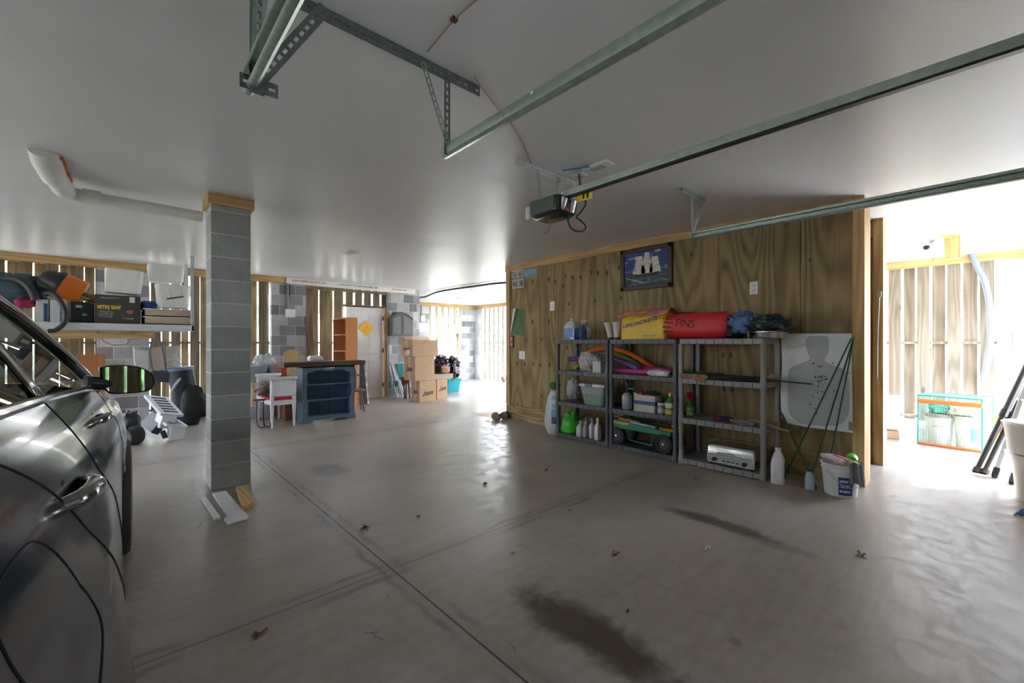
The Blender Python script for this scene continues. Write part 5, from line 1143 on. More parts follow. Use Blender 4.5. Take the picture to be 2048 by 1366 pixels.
for y0 in (1.17, 2.22):
    c = Vector((flank(y0, 1.0), y0, 1.0))
    MB().blob(c + Vector((-.012, -.03, -.012)), (.012, .15, .075), 0, 1, 0, 1, 28, 18).build('handle_cup', gap, car, smooth=True)
    MB().tube([c + Vector((-.01, -.11, .0)), c + Vector((.022, -.08, .005)), c + Vector((.032, 0, .002)), c + Vector((.022, .08, -.008)), c + Vector((-.01, .11, -.012))], [.012, .016, .017, .016, .012], 12, sm=6).build('door_handle', mat('handle_chrome', (.30, .30, .31), .08, 1.0), car, smooth=True)
for s_ in (1, -1):
    x = -.16 if s_ > 0 else 2 * CL + .16
    MB().rrect([(.10, .16, .05, .62), (.13, .17, .06, .70), (.09, .15, .05, .77)], (x, 4.27, 0), 5).build('headlamp', chrome, car, smooth=True)
    MB().rrect([(.06, .10, .04, .80), (.07, .11, .05, .95), (.05, .09, .04, 1.02)], (-.13 if s_ > 0 else 2 * CL + .13, -.20, 0), 5).build('tail_lamp', redp, car, smooth=True)
# door mirror
mc = AY(255, 757, 2.75)
arm = MB(); arm.tube([P3(2.72, 1.10, .0), Vector((-.02, 2.76, 1.085)), Vector((mc.x - .03, 2.79, 1.09))], [.035, .026, .03], 12, sm=5); arm.build('mirror_arm', trim, car, smooth=True)
def mirror_outline(s_):
    pts = [(-.098, .058), (-.06, .066), (.0, .064), (.05, .050), (.085, .022), (.098, -.015), (.092, -.050), (.06, -.068), (-.02, -.070), (-.06, -.066), (-.082, -.045), (-.092, .0)]
    return [(x * s_, z * s_) for x, z in pts]
ux = Vector((0.993, 0.10, 0)).normalized(); uz = Vector((0, 0, 1)); dn = Vector((ux.y, -ux.x, 0))     # towards the camera
b = MB(); rings = []
for s_, off in ((0.93, .022), (1.0, .018), (1.02, .0), (1.0, -.05), (.8, -.085), (.4, -.10)):
    P = smooth_path([Vector((x, z, 0)) for x, z in mirror_outline(s_) + mirror_outline(s_)[:1]], 3)[:-1]
    rings.append([mc + ux * p.x + uz * p.y + dn * off for p in P])
n = len(rings[0]); vs = [v for r_ in rings for v in r_]; fs = []
for i in range(len(rings) - 1):
    for j in range(n): fs.append((i * n + j, i * n + (j + 1) % n, (i + 1) * n + (j + 1) % n, (i + 1) * n + j))
fs.append(tuple((len(rings) - 1) * n + j for j in range(n))); b.add(vs, fs)
mh = b.build('side_mirror', trim, car, smooth=True)
P = smooth_path([Vector((x, z, 0)) for x, z in mirror_outline(.92) + mirror_outline(.92)[:1]], 3)[:-1]
b = MB(); b.add([mc + ux * p.x + uz * p.y + dn * .0205 for p in P], [tuple(range(len(P)))]); b.build('mirror_glass', mat('mirror_glass', (.55, .60, .56), .02, 1.0, spec=1), mh)
# ============================================================ RACK UNDER THE CEILING, LEFT
YR, ZR = 8.05, 1.50
def RK(px, Y=8.15, z=ZR + .06):
    u = (px - 1024) / FPX; k = (FW.x + FW.y * u) / (FW.y - FW.x * u); return Vector((Y * k, Y, z))
xe = AY(388, 655, YR).x
rk = thing('ceiling_rack', 'white steel storage rack hung from the ceiling at the back left', 'storage rack', (xe - 1.2, YR + .4, ZR))
wst = mat('white_steel', (.66, .68, .72), .4, .2)
MB().box(xe - 2.5, YR, ZR - .045, xe, YR + .03, ZR + .045).box(xe - 2.5, YR + .85, ZR - .045, xe, YR + .88, ZR + .045).box(xe - .03, YR, ZR - .04, xe, YR + .88, ZR + .04).build('rim_beam', wst, rk, bevel=.003)
MB().box(xe - 2.5, YR + .03, ZR + .03, xe - .03, YR + .85, ZR + .045).build('deck', mat('rack_deck', (.35, .36, .38), .6), rk)
for (x, y) in ((xe - .02, YR + .02), (xe - .02, YR + .86), (xe - 2.48, YR + .02)):
    b = MB(); perf(b, (x, y, ZR), (x, y, CEIL), .045, (1, 0, 0), pitch=.05); perf(b, (x, y, ZR), (x, y, CEIL), .045, (0, 1, 0), pitch=.05); b.build('hanging_post', wst, rk)
for y in (YR + .25, YR + .6): MB().box(xe - 2.3, y, ZR - .16, xe - .45, y + .04, ZR - .05).build('joist', pine_x, rk)
ZT = ZR + .046
# tool box carton
x0, x1 = RK(189).x, RK(281).x; t = thing('tool_carton', 'dark grey cardboard carton of a power saw with yellow print on the hanging rack', 'box', ((x0 + x1) / 2, 8.3, ZT))
hC = AY(190, 588, 8.10).z - ZT
MB().box(x0, 8.12, ZT, x1, 8.5, ZT + hC).build('carton', mat('dark_carton', (.055, .05, .05), .55, var=.1), t, bevel=.004)
lettering('MITRE SAW', (x0 + .03, 8.12, ZT + hC * .50), (1, 0, 0), (0, 0, 1), (x1 - x0) * .50, .055, lab, t, bold=.03, depth=.002)
gt = mat('grey_txt', (.35, .35, .34), .6)
small_print((x0 + .04, 8.12, ZT + hC * .86), (1, 0, 0), (0, 0, 1), (x1 - x0) * .45, .035, gt, t, seed=2)
small_print((x0 + .04, 8.12, ZT + hC * .20), (1, 0, 0), (0, 0, 1), (x1 - x0) * .38, hC * .26, gt, t, rows=4, seed=3)
small_print((x0 + (x1 - x0) * .60, 8.12, ZT + hC * .15), (1, 0, 0), (0, 0, 1), (x1 - x0) * .26, .032, white, t, seed=5)
MB().box(lin(x0, x1, .75), 8.116, ZT + hC * .76, lin(x0, x1, .87), 8.121, ZT + hC * .96).build('price_label', white, t)
MB().blob((lin(x0, x1, .76), 8.118, ZT + hC * .42), (.07, .004, .05), .5, 5, 2, 1, 14, 8).build('saw_print', mat('red_print2', (.45, .12, .10), .5), t)
def cooler(px0, px1, py0, py1, Y, dpt, label, tilt=0, lid=True, handle=False):
    a, b_ = AY(px0, py0, Y), AY(px1, py1, Y); t = thing('cooler', label, 'cooler', ((a.x + b_.x) / 2, Y + dpt / 2, b_.z), group='white foam coolers on the hanging rack')
    hx, h = (b_.x - a.x) / 2, a.z - b_.z; R = Matrix.Rotation(tilt, 3, 'Y')
    m_ = mat('cooler_white', (.84, .84, .82), .45)
    MB().rrect([(hx * .88, dpt * .44, .05, 0), (hx * .92, dpt * .46, .05, .02), (hx, dpt * .5, .05, h * .93), (hx * .97, dpt * .48, .05, h)], ((a.x + b_.x) / 2, Y + dpt / 2, b_.z), 6, R).build('tub', m_, t, smooth=True)
    if lid: MB().rrect([(hx * 1.02, dpt * .51, .05, h * .90), (hx * 1.02, dpt * .51, .05, h * .985)], ((a.x + b_.x) / 2, Y + dpt / 2, b_.z), 6, R).build('lid_rim', m_, t, smooth=True)
    if handle:
        MB().tube([(lin(a.x, b_.x, .30), Y - .01, b_.z + h * .36), (lin(a.x, b_.x, .78), Y - .01, b_.z + h * .50)], .011, 8).build('handle_grip', mat('brown_grip', (.16, .07, .04), .5), t, smooth=True)
        for u, v in ((.36, .38), (.72, .48)): MB().tube([(lin(a.x, b_.x, u), Y - .008, b_.z + h * v), (lin(a.x, b_.x, u), Y - .004, b_.z + h * .86)], .004, 6).build('handle_wire', steel, t)
cooler(206, 285, 535, 588, 8.14, .30, 'white foam cooler standing on the dark carton', 0.04, False)
cooler(296, 371, 525, 566, 8.20, .30, 'white foam cooler on top of another, touching the ceiling edge', -.03, False)
# drawer-like wooden boxes
for k, (ya, yb) in enumerate(((631, 647), (618, 630))):
    a, b_ = AY(286, ya, 8.10), AY(386, yb, 8.10); zb = ZT + .003 + k * .115
    t = thing('wooden_tray', 'pale wooden tray box under the handled cooler, %s one' % ('bottom' if k == 0 else 'upper'), 'crate', ((a.x + b_.x) / 2, 8.3, zb), group='pale wooden trays on the rack')
    MB().box(a.x, 8.10, zb, b_.x, 8.13, zb + .10).box(a.x, 8.47, zb, b_.x, 8.5, zb + .10).box(a.x, 8.1, zb, a.x + .02, 8.5, zb + .1).box(b_.x - .02, 8.1, zb, b_.x, 8.5, zb + .1).box(a.x, 8.1, zb, b_.x, 8.5, zb + .012).build('box', mat('peach_board', (.52, .39, .28), .6), t)
    MB().box(a.x - .005, 8.095, zb + .10, b_.x + .005, 8.5, zb + .112).build('edge_strip', wst, t)
zc = ZT + .235
a, b_ = AY(312, 566, 8.12), AY(382, 617, 8.12)
t = cooler(312, 382, 566, 617, 8.12, .32, 'white foam cooler with a brown handle on the wooden trays', 0, True, True)
b = MB(); b.blob(RK(297, 8.25, ZT + .27), (.20, .2, .15), .3, 3, 3, .8, 26, 14); tag(b.build('blue_bag', mat('royal_blue', (.01, .06, .26), .5), smooth=True), 'royal blue nylon bag squeezed between carton and cooler', 'bag')
b = MB(); b.box(RK(284).x, 8.2, ZT, RK(286).x + .12, 8.5, ZT + .20); tag(b.build('dark_case', black, bevel=.01), 'narrow black case between the dark carton and the wooden trays', 'case')
# black case with green print, wood planer
x0, x1 = RK(136).x, RK(187).x
t = thing('battery_charger', 'black plastic case with a small green sticker left of the dark carton', 'case', ((x0 + x1) / 2, 8.25, ZT))
MB().rrect([((x1 - x0) / 2 - .01, .16, .03, 0), ((x1 - x0) / 2, .17, .03, .02), ((x1 - x0) / 2, .17, .03, .26), ((x1 - x0) / 2 - .02, .15, .03, .28)], ((x0 + x1) / 2, 8.29, ZT), 5).build('case', mat('case_black', (.012, .012, .014), .35), t, smooth=True)
MB().blob((lin(x0, x1, .65), 8.119, ZT + .11), (.05, .004, .03), .6, 4, 3, 1, 14, 8).build('green_sticker', mat('green_sticker', (.02, .30, .10), .5), t)
MB().box(lin(x0, x1, .3), 8.112, ZT + .20, lin(x0, x1, .55), 8.12, ZT + .235).build('grey_sticker', steel, t)
b = MB(); b.obox(RK(166, 8.30, ZT + .37), (.30, .22, .10), (0, .28, .2)); o = tag(b.build('duffel_bag', mat('taupe_bag', (.17, .15, .12), .7), bevel=.03), 'tan tool pouch with yellow straps on the black case', 'pouch')
b = MB(); b.obox(RK(163, 8.17, ZT + .35), (.16, .02, .012), (0, .30, 0)).obox(RK(161, 8.17, ZT + .32), (.14, .02, .012), (0, .34, 0)); each(b, 'strap', mat('yellow_strap', (.6, .5, .03), .5), o)
# shop vac: orange drum lying, black hose
vc = RK(112, 8.28, ZT + .47)
vac = thing('shop_vacuum', 'orange and black shop vacuum lying on the rack with its hose hanging', 'vacuum cleaner', (vc.x, vc.y, ZT + .2))
R = Matrix.Rotation(-1.25, 3, 'Y') @ Matrix.Rotation(.25, 3, 'X')
d = R @ Vector((0, 0, 1))
MB().lathe([(.14, -.20), (.155, -.19), (.165, .0), (.17, .03)], vc + Vector((.08, 0, .02)), 28, Matrix.Rotation(-1.15, 3, 'Y')).build('drum', mat('vac_orange', (.62, .15, .01), .4), vac, smooth=True)
MB().lathe([(.175, .03), (.178, .07), (.15, .12), (.14, .20), (.10, .24)], vc + Vector((.08, 0, .02)), 28, Matrix.Rotation(-1.15, 3, 'Y')).build('motor_head', black, vac, smooth=True)
hp = [AY(95, 585, 8.05), AY(110, 590, 8.0), AY(122, 605, 7.98), AY(131, 625, 7.97), AY(129, 645, 7.97), AY(112, 660, 7.98), AY(96, 662, 7.98)]
MB().tube(hp, .028, 12, sm=6).build('hose', mat('hose_black', (.02, .021, .023), .45), vac, smooth=True)
MB().tube([AY(10, 556, 8.2), AY(40, 560, 8.15), AY(62, 578, 8.1), AY(72, 600, 8.1)], .045, 12, sm=5).build('wand', MATS['hose_black'], vac, smooth=True)
b = MB(); b.blob(RK(22, 8.45, ZT + .42), (.62, .4, .40), .3, 3, 7, .8, 40, 20, floor=ZT + .2); tag(b.build('folded_tarp', mat('steel_blue_cloth', (.06, .10, .14), .8), smooth=True), 'grey blue folded cloth heaped at the far left of the rack', 'cloth')
b = MB(); b.blob(RK(50, 8.25, ZT + .24), (.18, .15, .12), .4, 3, 8, .8, 24, 14); tag(b.build('pink_bag', mat('magenta_cloth', (.35, .02, .08), .7), smooth=True), 'small red and pink bundle beside the orange vacuum', 'bundle')
for k, (pa, pb) in enumerate(((72, 97), (100, 120))):
    x0, x1 = RK(pa).x, RK(pb).x
    t = thing('paper_box', ('white and blue printed box under the orange vacuum', 'plain white box right of the blue printed one')[k], 'box', ((x0 + x1) / 2, 8.3, ZT), group='white boxes under the vacuum')
    MB().box(x0, 8.14, ZT, x1, 8.4, ZT + .29).build('carton', mat('box_white', (.55, .57, .62), .6), t, bevel=.003)
    if k == 0: MB().box(lin(x0, x1, .62), 8.135, ZT + .01, lin(x0, x1, .95), 8.139, ZT + .24).build('blue_panel', mat('navy_panel', (.03, .07, .16), .5), t)
b = MB(); b.tube([AY(196, 662, 8.27), AY(205, 680, 8.4), AY(222, 689, 8.4), AY(243, 690, 8.4), AY(258, 684, 8.4), AY(267, 663, 8.27)], .009, 6, sm=6); tag(b.build('looped_hose', mat('tan_hose', (.30, .28, .22), .6), smooth=True), 'pale hose sagging in a loop under the rack', 'hose')
# ---- beneath the rack
def board(px0, px1, py0, py1, Y, th, m, name, label, cat):
    a, b_ = AY(px0, py0, Y), AY(px1, py1, Y); return tag(MB().box(a.x, Y, max(b_.z, 0.0), b_.x, Y + th, a.z).build(name, m, bevel=.003), label, cat)
board(153, 210, 709, 900, 9.0, .03, wood('terracotta_board', (.34, .13, .05), (.50, .22, .10), 'z', wid=3), 'plywood_board', 'reddish brown wooden board standing behind the car mirror', 'board')
cv = mat('canvas', (.50, .42, .34), .85); cvw = mat('white_canvas', (.58, .57, .58), .85)
a = RK(300, 8.6, 0)
bag = thing('canvas_bag', 'tan and white canvas tote bag hanging below the rack on purple straps', 'bag', (AY(312, 700, 8.6).x, 8.6, AY(312, 748, 8.6).z))
def cvf(pxs, pys, m, nm):
    P0 = [AY(x, y, 8.55) for x, y in zip(pxs, pys)]; b = MB(); b.prism([(p.x, p.z) for p in P0], (0, 8.65, 0), (1, 0, 0), (0, 0, 1), .14); return b.build(nm, m, bag, bevel=.02)
cvf((266, 272, 298, 300, 274, 268), (692, 697, 700, 746, 744, 725), cvw, 'side_panel'); cvf((298, 330, 332, 300), (696, 692, 748, 747), cv, 'front_panel'); cvf((330, 360, 362, 332), (693, 690, 746, 748), mat('stained_canvas', (.50, .46, .42), .85, var=.2), 'side_panel')
ps = mat('purple_strap', (.12, .10, .22), .7)
MB().tube([AY(308, 668, 8.46), AY(300, 700, 8.46), AY(306, 748, 8.46)], .010, 6, sm=4).build('strap', ps, bag, smooth=True); MB().tube([AY(316, 668, 8.46), AY(326, 700, 8.46), AY(333, 748, 8.46)], .012, 6, sm=4).build('strap', ps, bag, smooth=True)
b = MB(); b.blob(AY(328, 752, 8.55), (.46, .22, .18), .3, 3, 3, .8, 30, 14); b.build('dark_bottom', mat('slate_canvas', (.07, .07, .10), .85), bag, smooth=True)
b = MB(); b.blob(AY(366, 744, 8.6), (.22, .2, .16), .4, 3, 4, .8, 24, 12); tag(b.build('white_cloth', cvw, smooth=True), 'small white cloth bundle above the golf bag', 'cloth')
# golf bag
gb = FL(368, 850); t = thing('golf_bag', 'dark navy golf bag with a white harness standing left of the column', 'golf bag', gb); nv = mat('bag_navy', (.012, .018, .035), .5, bump=.3)
R = Matrix.Rotation(-.10, 3, 'Y')
MB().lathe([(.14, 0), (.155, .03), (.15, .35), (.165, .60), (.155, .82), (.16, .88)], gb + Vector((.05, 0, 0)), 26, R, sq=.85).build('body', nv, t, smooth=True)
MB().lathe([(.165, .86), (.172, .90), (.15, .91)], gb + Vector((.05, 0, 0)), 26, R, sq=.85).build('top_cuff', mat('cuff_blue', (.16, .22, .34), .5), t, smooth=True)
MB().blob(gb + Vector((.10, -.16, .36)), (.30, .14, .5), .25, 3, 5, .8, 26, 16).build('front_pocket', mat('pocket_black', (.01, .011, .016), .55, bump=.3), t, smooth=True)
MB().tube([gb + Vector((-.02, -.10, .78)), gb + Vector((-.16, -.16, .55)), gb + Vector((-.14, -.12, .3))], .022, 8, sm=5).build('shoulder_strap', mat('pale_strap', (.40, .45, .50), .6), t, smooth=True)
for dx, dy in ((-.04, .02), (.03, -.03), (.0, .05), (-.08, .0)): MB().tube([gb + Vector((dx - .03, dy, .85)), gb + Vector((dx - .09, dy, 1.0))], .007, 8).build('club_shaft', steel, t); 
for dx, dy in ((-.04, .02), (.03, -.03), (-.08, .0)): MB().blob(gb + Vector((dx - .10, dy, 1.02)), (.07, .05, .04), .1, 2, 1, .9, 12, 8).build('club_head', cvw, t, smooth=True)
for px, Y, dd in ((376, 8.9, .02), (405, 8.8, 0)):
    b = MB(); b.blob(FL(px, 846) + Vector((.25, .5, .18 + dd)), (.3, .4, .36), .4, 3, int(px), .8, 28, 16, floor=.002); tag(b.build('dark_bag', mat('dark_green_bag', (.008, .02, .014), .6), smooth=True), 'dark soft bag on the floor behind the golf bag, %s of the two' % ('nearer one' if px == 376 else 'farther one'), 'bag', 'dark bags behind the golf bag')
# keyboard / wheeled white stand on the floor
kp = FL(330, 880); t = thing('folding_stool', 'white slotted folding step stool tipped over on the floor near the car', 'step stool', kp)
wp = mat('stool_white', (.62, .64, .68), .45)
def slottop(c, sx, sy, rot, nm):
    b = MB(); b.obox(c, (sx, sy, .035), rot); o = b.build(nm, wp, t, bevel=.006); R = Euler(rot).to_matrix(); q = MB()
    for k in range(6): q.obox(Vector(c) + R @ Vector((0, lin(-sy * .36, sy * .36, k / 5), .0185)), (sx * .62, sy * .07, .003), rot)
    each(q, 'slot', mat('slot_dark', (.03, .03, .035), .7), o)
c1, c2 = AY(328, 812, kp.y + .12), AY(350, 845, kp.y + .05)
slottop(c1, .30, .44, (.55, .22, .55), 'upper_step'); slottop(AY(345, 846, kp.y), .26, .26, (.25, .25, .4), 'lower_step')
MB().obox(AY(331, 840, kp.y + .02), (.17, .16, .20), (.1, .2, .4)).build('leg_panel', wp, t, bevel=.01)
MB().obox(AY(352, 864, kp.y - .02) + Vector((0, 0, .0)), (.17, .10, .20), (0, .05, .3)).build('leg_panel', wp, t, bevel=.01)
MB().obox(AY(310, 845, kp.y + .12), (.10, .30, .22), (.3, .5, .5)).build('dark_underside', mat('slate_plastic', (.05, .07, .10), .5), t, bevel=.01)
MB().tube([AY(325, 862, kp.y - .05), AY(331, 876, kp.y - .08)], .03, 12).build('rubber_foot', rubber, t, smooth=True)
# golf trolley behind the car fender
tp = FL(268, 876); tt = thing('golf_trolley', 'black golf trolley with fat rubber wheels just beyond the car fender', 'trolley', (tp.x, tp.y, 0))
for k, (px, py, r) in enumerate(((272, 888, .115), (262, 890, .10))):
    p = FL(px, py); Rr = Matrix.Rotation(.5, 3, 'Z') @ Matrix.Rotation(math.pi / 2, 3, 'Y'); p = Vector((p.x, p.y, r))
    w_ = MB().lathe([(r * .55, -.04), (r * .9, -.045), (r, -.02), (r, .02), (r * .9, .045), (r * .55, .04)], p, 26, Rr, cap=False).build('wheel', rubber, tt, smooth=True)
    MB().lathe([(.001, -.03), (r * .56, -.03), (r * .56, .03), (.001, .03)], p, 20, Rr).build('hub', black, w_, smooth=True)
c = FL(262, 868); MB().blob(c + Vector((0, .1, .16)), (.22, .26, .28), .3, 3, 5, .8, 24, 14, floor=.003).build('body', black, tt, smooth=True)
# electrical box and conduit on the pier
pt = AY(579, 627, YB - .05); t = thing('junction_box', 'white electrical box on the back block pier with grey conduit to the ceiling', 'electrical box', (pt.x, pt.y, pt.z))
MB().box(pt.x - .085, YB - .13, pt.z - .08, pt.x + .085, YB - .05, pt.z + .08).build('box', whitep, t, bevel=.005)
MB().tube([(pt.x - .04, YB - .075, pt.z + .08), (pt.x - .04, YB - .075, 2.47)], .018, 10).build('conduit', mat('grey_conduit', (.25, .27, .28), .5), t, smooth=True)
MB().tube([(pt.x - .0, YB - .065, pt.z + .35), (pt.x - .0, YB - .065, 2.45)], .010, 8).build('conduit', mat('dark_cable', (.03, .03, .03), .5), t, smooth=True)
# lettering on the white header board
for k, (x0, m_, w_) in enumerate(((2.50, redink, .85), (3.45, blueink, 1.0), (4.70, redink, .4))): small_print((x0, YB - .09, 2.515), (1, 0, 0), (0, 0, 1), w_, .05, m_, hb, seed=k + 8)
b = MB(); b.tube([(4.60, YB - .04, .02), (4.60, YB - .04, CEIL - .02)], .018, 8); tag(b.build('conduit', MATS['grey_conduit'], smooth=True), 'grey conduit running floor to ceiling at the edge of the door pier', 'conduit')
b = MB(); p = AY(843, 640, YA - .03); b.tube([(p.x, YA - .03, 1.95), (p.x, YA - .03, CEIL - .03)], .02, 8); tag(b.build('conduit', MATS['grey_conduit'], smooth=True), 'grey conduit on the alcove block wall above the meter box', 'conduit')
t = thing('meter_box', 'white plastic box on the alcove block wall', 'electrical box', (p.x, YA - .1, 1.62))
MB().box(p.x - .22, YA - .12, 1.62, p.x + .16, YA - .001, 1.92).build('box', mat('pale_box', (.62, .68, .68), .4), t, bevel=.01); MB().box(p.x - .04, YA - .08, 1.95, p.x + .1, YA - .001, 2.15).build('receptacle', white, t, bevel=.005)
# ============================================================ FURNITURE GROUP AT THE BACK
# --- white vanity bench with two raised ends and a red seat
wpt = mat('bench_white', (.70, .72, .76), .45, var=.05); rs = mat('red_seat', (.55, .02, .03), .6)
bx0, bx1, by0, by1 = 1.64, 1.985, 7.15, 8.05
t = thing('vanity_bench', 'white wooden bench with raised square ends and a red seat, right of the column', 'bench', ((bx0 + bx1) / 2, (by0 + by1) / 2, 0))
for (x, y) in ((bx0 + .02, by0 + .02), (bx1 - .02, by0 + .02), (bx0 + .02, by1 - .02), (bx1 - .02, by1 - .02)):
    b = MB(); b.obox((x, y, .385), (.05, .05, .03)); b.rrect([(.010, .010, .002, 0), (.022, .022, .002, .30), (.024, .024, .002, .385), (.024, .024, .002, .70)], (x, y, 0), 2); b.build('leg', wpt, t)
MB().box(bx0, by0, .34, bx1, by0 + .03, .41).box(bx0, by1 - .03, .34, bx1, by1, .41).box(bx0, by0, .34, bx0 + .03, by1, .41).box(bx1 - .03, by0, .34, bx1, by1, .41).build('seat_rail', wpt, t)
MB().rrect([((bx1 - bx0) / 2 - .005, (by1 - by0) / 2 - .03, .02, .405), ((bx1 - bx0) / 2, (by1 - by0) / 2 - .03, .03, .43), ((bx1 - bx0) / 2 - .02, (by1 - by0) / 2 - .05, .03, .45)], ((bx0 + bx1) / 2, (by0 + by1) / 2, 0), 4).build('seat', rs, t, smooth=True)
for y, sg in ((by0, -1), (by1, 1)):
    e = MB().box(bx0 + .01, y - .01, .49, bx1 - .01, y + .012, .72).build('end_panel', wpt, t)
    f = MB()
    for (xa, xb, za, zb) in ((bx0 + .01, bx1 - .01, .70, .735), (bx0 + .01, bx1 - .01, .475, .50), (bx0, bx0 + .05, .475, .73), (bx1 - .05, bx1, .475, .73)): f.box(xa, y - .02, za, xb, y + .02, zb)
    f.build('end_frame', wpt, e, bevel=.004)
    R = Matrix.Rotation(math.pi / 2, 3, 'Y'); MB().lathe([(.022, -.0), (.025, .01), (.022, bx1 - bx0 + .03), (.015, bx1 - bx0 + .04)], (bx0 - .02, y + sg * .01, .745), 16, R).build('top_roll', wpt, e, smooth=True)
b = MB(); b.blob((1.72, 7.62, .55), (.36, .55, .22), .35, 3, 4, .8, 36, 18, floor=.452); tag(b.build('brown_bag', mat('brown_leather', (.10, .05, .04), .5), smooth=True), 'brown bags slumped on the red bench seat', 'bag')
# --- blue bookcase under a thick plank
bl = mat('slate_blue_paint', (.08, .13, .18), .5, var=.08); blb_ = mat('deep_blue_paint', (.045, .12, .21), .5, var=.1)
x0, x1, y0, y1, h = 2.10, 2.93, 7.22, 7.52, .90
t = thing('bookcase', 'slate blue painted bookcase with scalloped front and two shelves, beneath the plank', 'bookcase', ((x0 + x1) / 2, (y0 + y1) / 2, 0))
for xa, sg in ((x0, 1), (x1, -1)):
    MB().box(xa, y0 + .02, 0, xa + sg * .022, y1, h).build('side_panel', bl, t)
    pr = [(0, 0), (.10, 0), (.095, .04), (.085, .07), (.085, .36), (.06, .42), (.05, .50), (.06, .56), (.085, .62), (.075, .70), (.07, .78), (.09, .82), (.09, h), (0, h)]
    b = MB(); b.prism([(xa + sg * x, z) for x, z in (pr if sg > 0 else list(reversed(pr)))], (0, y0 + .02, 0), (1, 0, 0), (0, 0, 1), .02); b.build('face_stile', bl, t)
v = [(x0 + .08, h), (x0 + .08, .80), (x0 + .14, .80), (x0 + .18, .835), (x0 + .3, .84), (x0 + .415, .815), (x0 + .53, .84), (x0 + .65, .835), (x0 + .69, .80), (x1 - .08, .80), (x1 - .08, h)]
MB().prism(v, (0, y0 + .02, 0), (1, 0, 0), (0, 0, 1), .02).build('scalloped_valance', bl, t)
MB().blob(((x0 + x1) / 2, y0 - .004, .865), (.16, .016, .035), .5, 4, 2, .9, 20, 10).build('carved_ornament', mat('pale_ornament', (.28, .34, .38), .6), t, smooth=True)
bk = MB().box(x0 + .02, y1 - .015, .06, x1 - .02, y1, h).build('back_panel', blb_, t)
q = MB()
for k in range(1, 5): xx = lin(x0, x1, k / 5); q.box(xx - .003, y1 - .018, .08, xx + .003, y1 - .0145, .86)
each(q, 'panel_groove', mat('groove_blue', (.01, .03, .06), .7), bk)
for z in (.10, .365, .615): MB().box(x0 + .02, y0 + .025, z - .022, x1 - .02, y1 - .01, z).build('shelf', bl, t)
MB().box(x0, y0, h - .02, x1, y1, h).build('top', bl, t)
b = MB(); b.prism([(x0 - .012, 0), (x0 + .12, 0), (x0 + .16, .035), (x1 - .16, .035), (x1 - .12, 0), (x1 + .012, 0), (x1 + .012, .085), (x0 - .012, .085)], (0, y0 + .02, 0), (1, 0, 0), (0, 0, 1), .035); b.build('plinth', bl, t)
plk = MB().obox((2.47, 7.36, .938), (1.28, .34, .072), (0, -.004, 0)); tag(plk.build('thick_plank', wood('dark_mantel', (.035, .022, .016), (.11, .075, .055), 'x', ring=12, wid=6), bevel=.004), 'long dark rough-sawn mantel plank lying on the blue bookcase', 'plank')
c = AY(630, 716, 7.40); t = thing('appliance', 'low white rounded plastic appliance resting on the dark plank', 'appliance', (c.x, 7.40, .976))
MB().rrect([(.095, .08, .03, 0), (.105, .09, .03, .012), (.105, .09, .03, .06), (.08, .07, .03, .09)], (c.x, 7.40, .976), 5).build('body', mat('pale_grey_shell', (.55, .56, .56), .3), t, smooth=True)
MB().rrect([(.107, .092, .03, .012), (.107, .092, .03, .028)], (c.x, 7.40, .976), 5, cap=(False, False)).build('pink_band', mat('pink_band', (.55, .35, .36), .4), t)
# --- tall orange bookcase
ob = mat('orange_veneer', (.52, .22, .08), .4, var=.08); oi = wood('dark_orange_ply', (.28, .09, .02), (.42, .17, .05), 'z', wid=4)
x0, x1, y0, y1, h = 3.25, 3.48, 8.43, 9.13, 1.78
t = thing('tall_bookcase', 'tall narrow orange-brown wooden bookcase turned sideways beside the white door', 'bookcase', ((x0 + x1) / 2, (y0 + y1) / 2, 0))
MB().box(x0, y0, 0, x1, y0 + .02, h).build('side_panel', ob, t); MB().box(x0, y1 - .02, 0, x1, y1, h).build('side_panel', ob, t); MB().box(x1 - .012, y0 + .02, 0, x1, y1 - .02, h).build('back_panel', oi, t)
for z in (.08, .42, .77, 1.12, 1.45, h - .002): MB().box(x0 + (.0 if z > 1.7 else .01), y0 + .02, z - .02, x1 - .012, y1 - .02, z).build('shelf', ob, t)
# --- rustic stool with a turned back
wd_ = wood('stool_brown', (.10, .05, .025), (.26, .14, .07), 'z', wid=8)
c = FL(716, 822); sx = AY(713, 779, c.y).x
t = thing('rustic_stool', 'brown wooden stool with splayed legs right of the blue bookcase', 'stool', (sx, c.y, 0)); zt = AY(713, 779, c.y).z
MB().lathe([(.15, zt - .03), (.165, zt - .02), (.165, zt), (.14, zt + .006)], (sx, c.y, 0), 24).build('seat', wd_, t, smooth=True)
for a in (.6, 2.2, 3.8, 5.3): MB().tube([(sx + .09 * math.cos(a), c.y + .09 * math.sin(a), zt - .02), (sx + .17 * math.cos(a), c.y + .17 * math.sin(a), 0.0)], [.016, .014], 10).build('leg', wd_, t, smooth=True)
MB().tube([(sx + .02, c.y + .1, zt), (sx + .03, c.y + .13, zt + .3), (sx - .01, c.y + .12, zt + .45)], [.02, .026, .016], 10, sm=4).build('back_post', wd_, t, smooth=True)
MB().tube([(sx - .14, c.y + .08, zt + .24), (sx, c.y + .12, zt + .27), (sx + .14, c.y + .10, zt + .25)], .014, 8, sm=4).build('arm_rail', wd_, t, smooth=True)
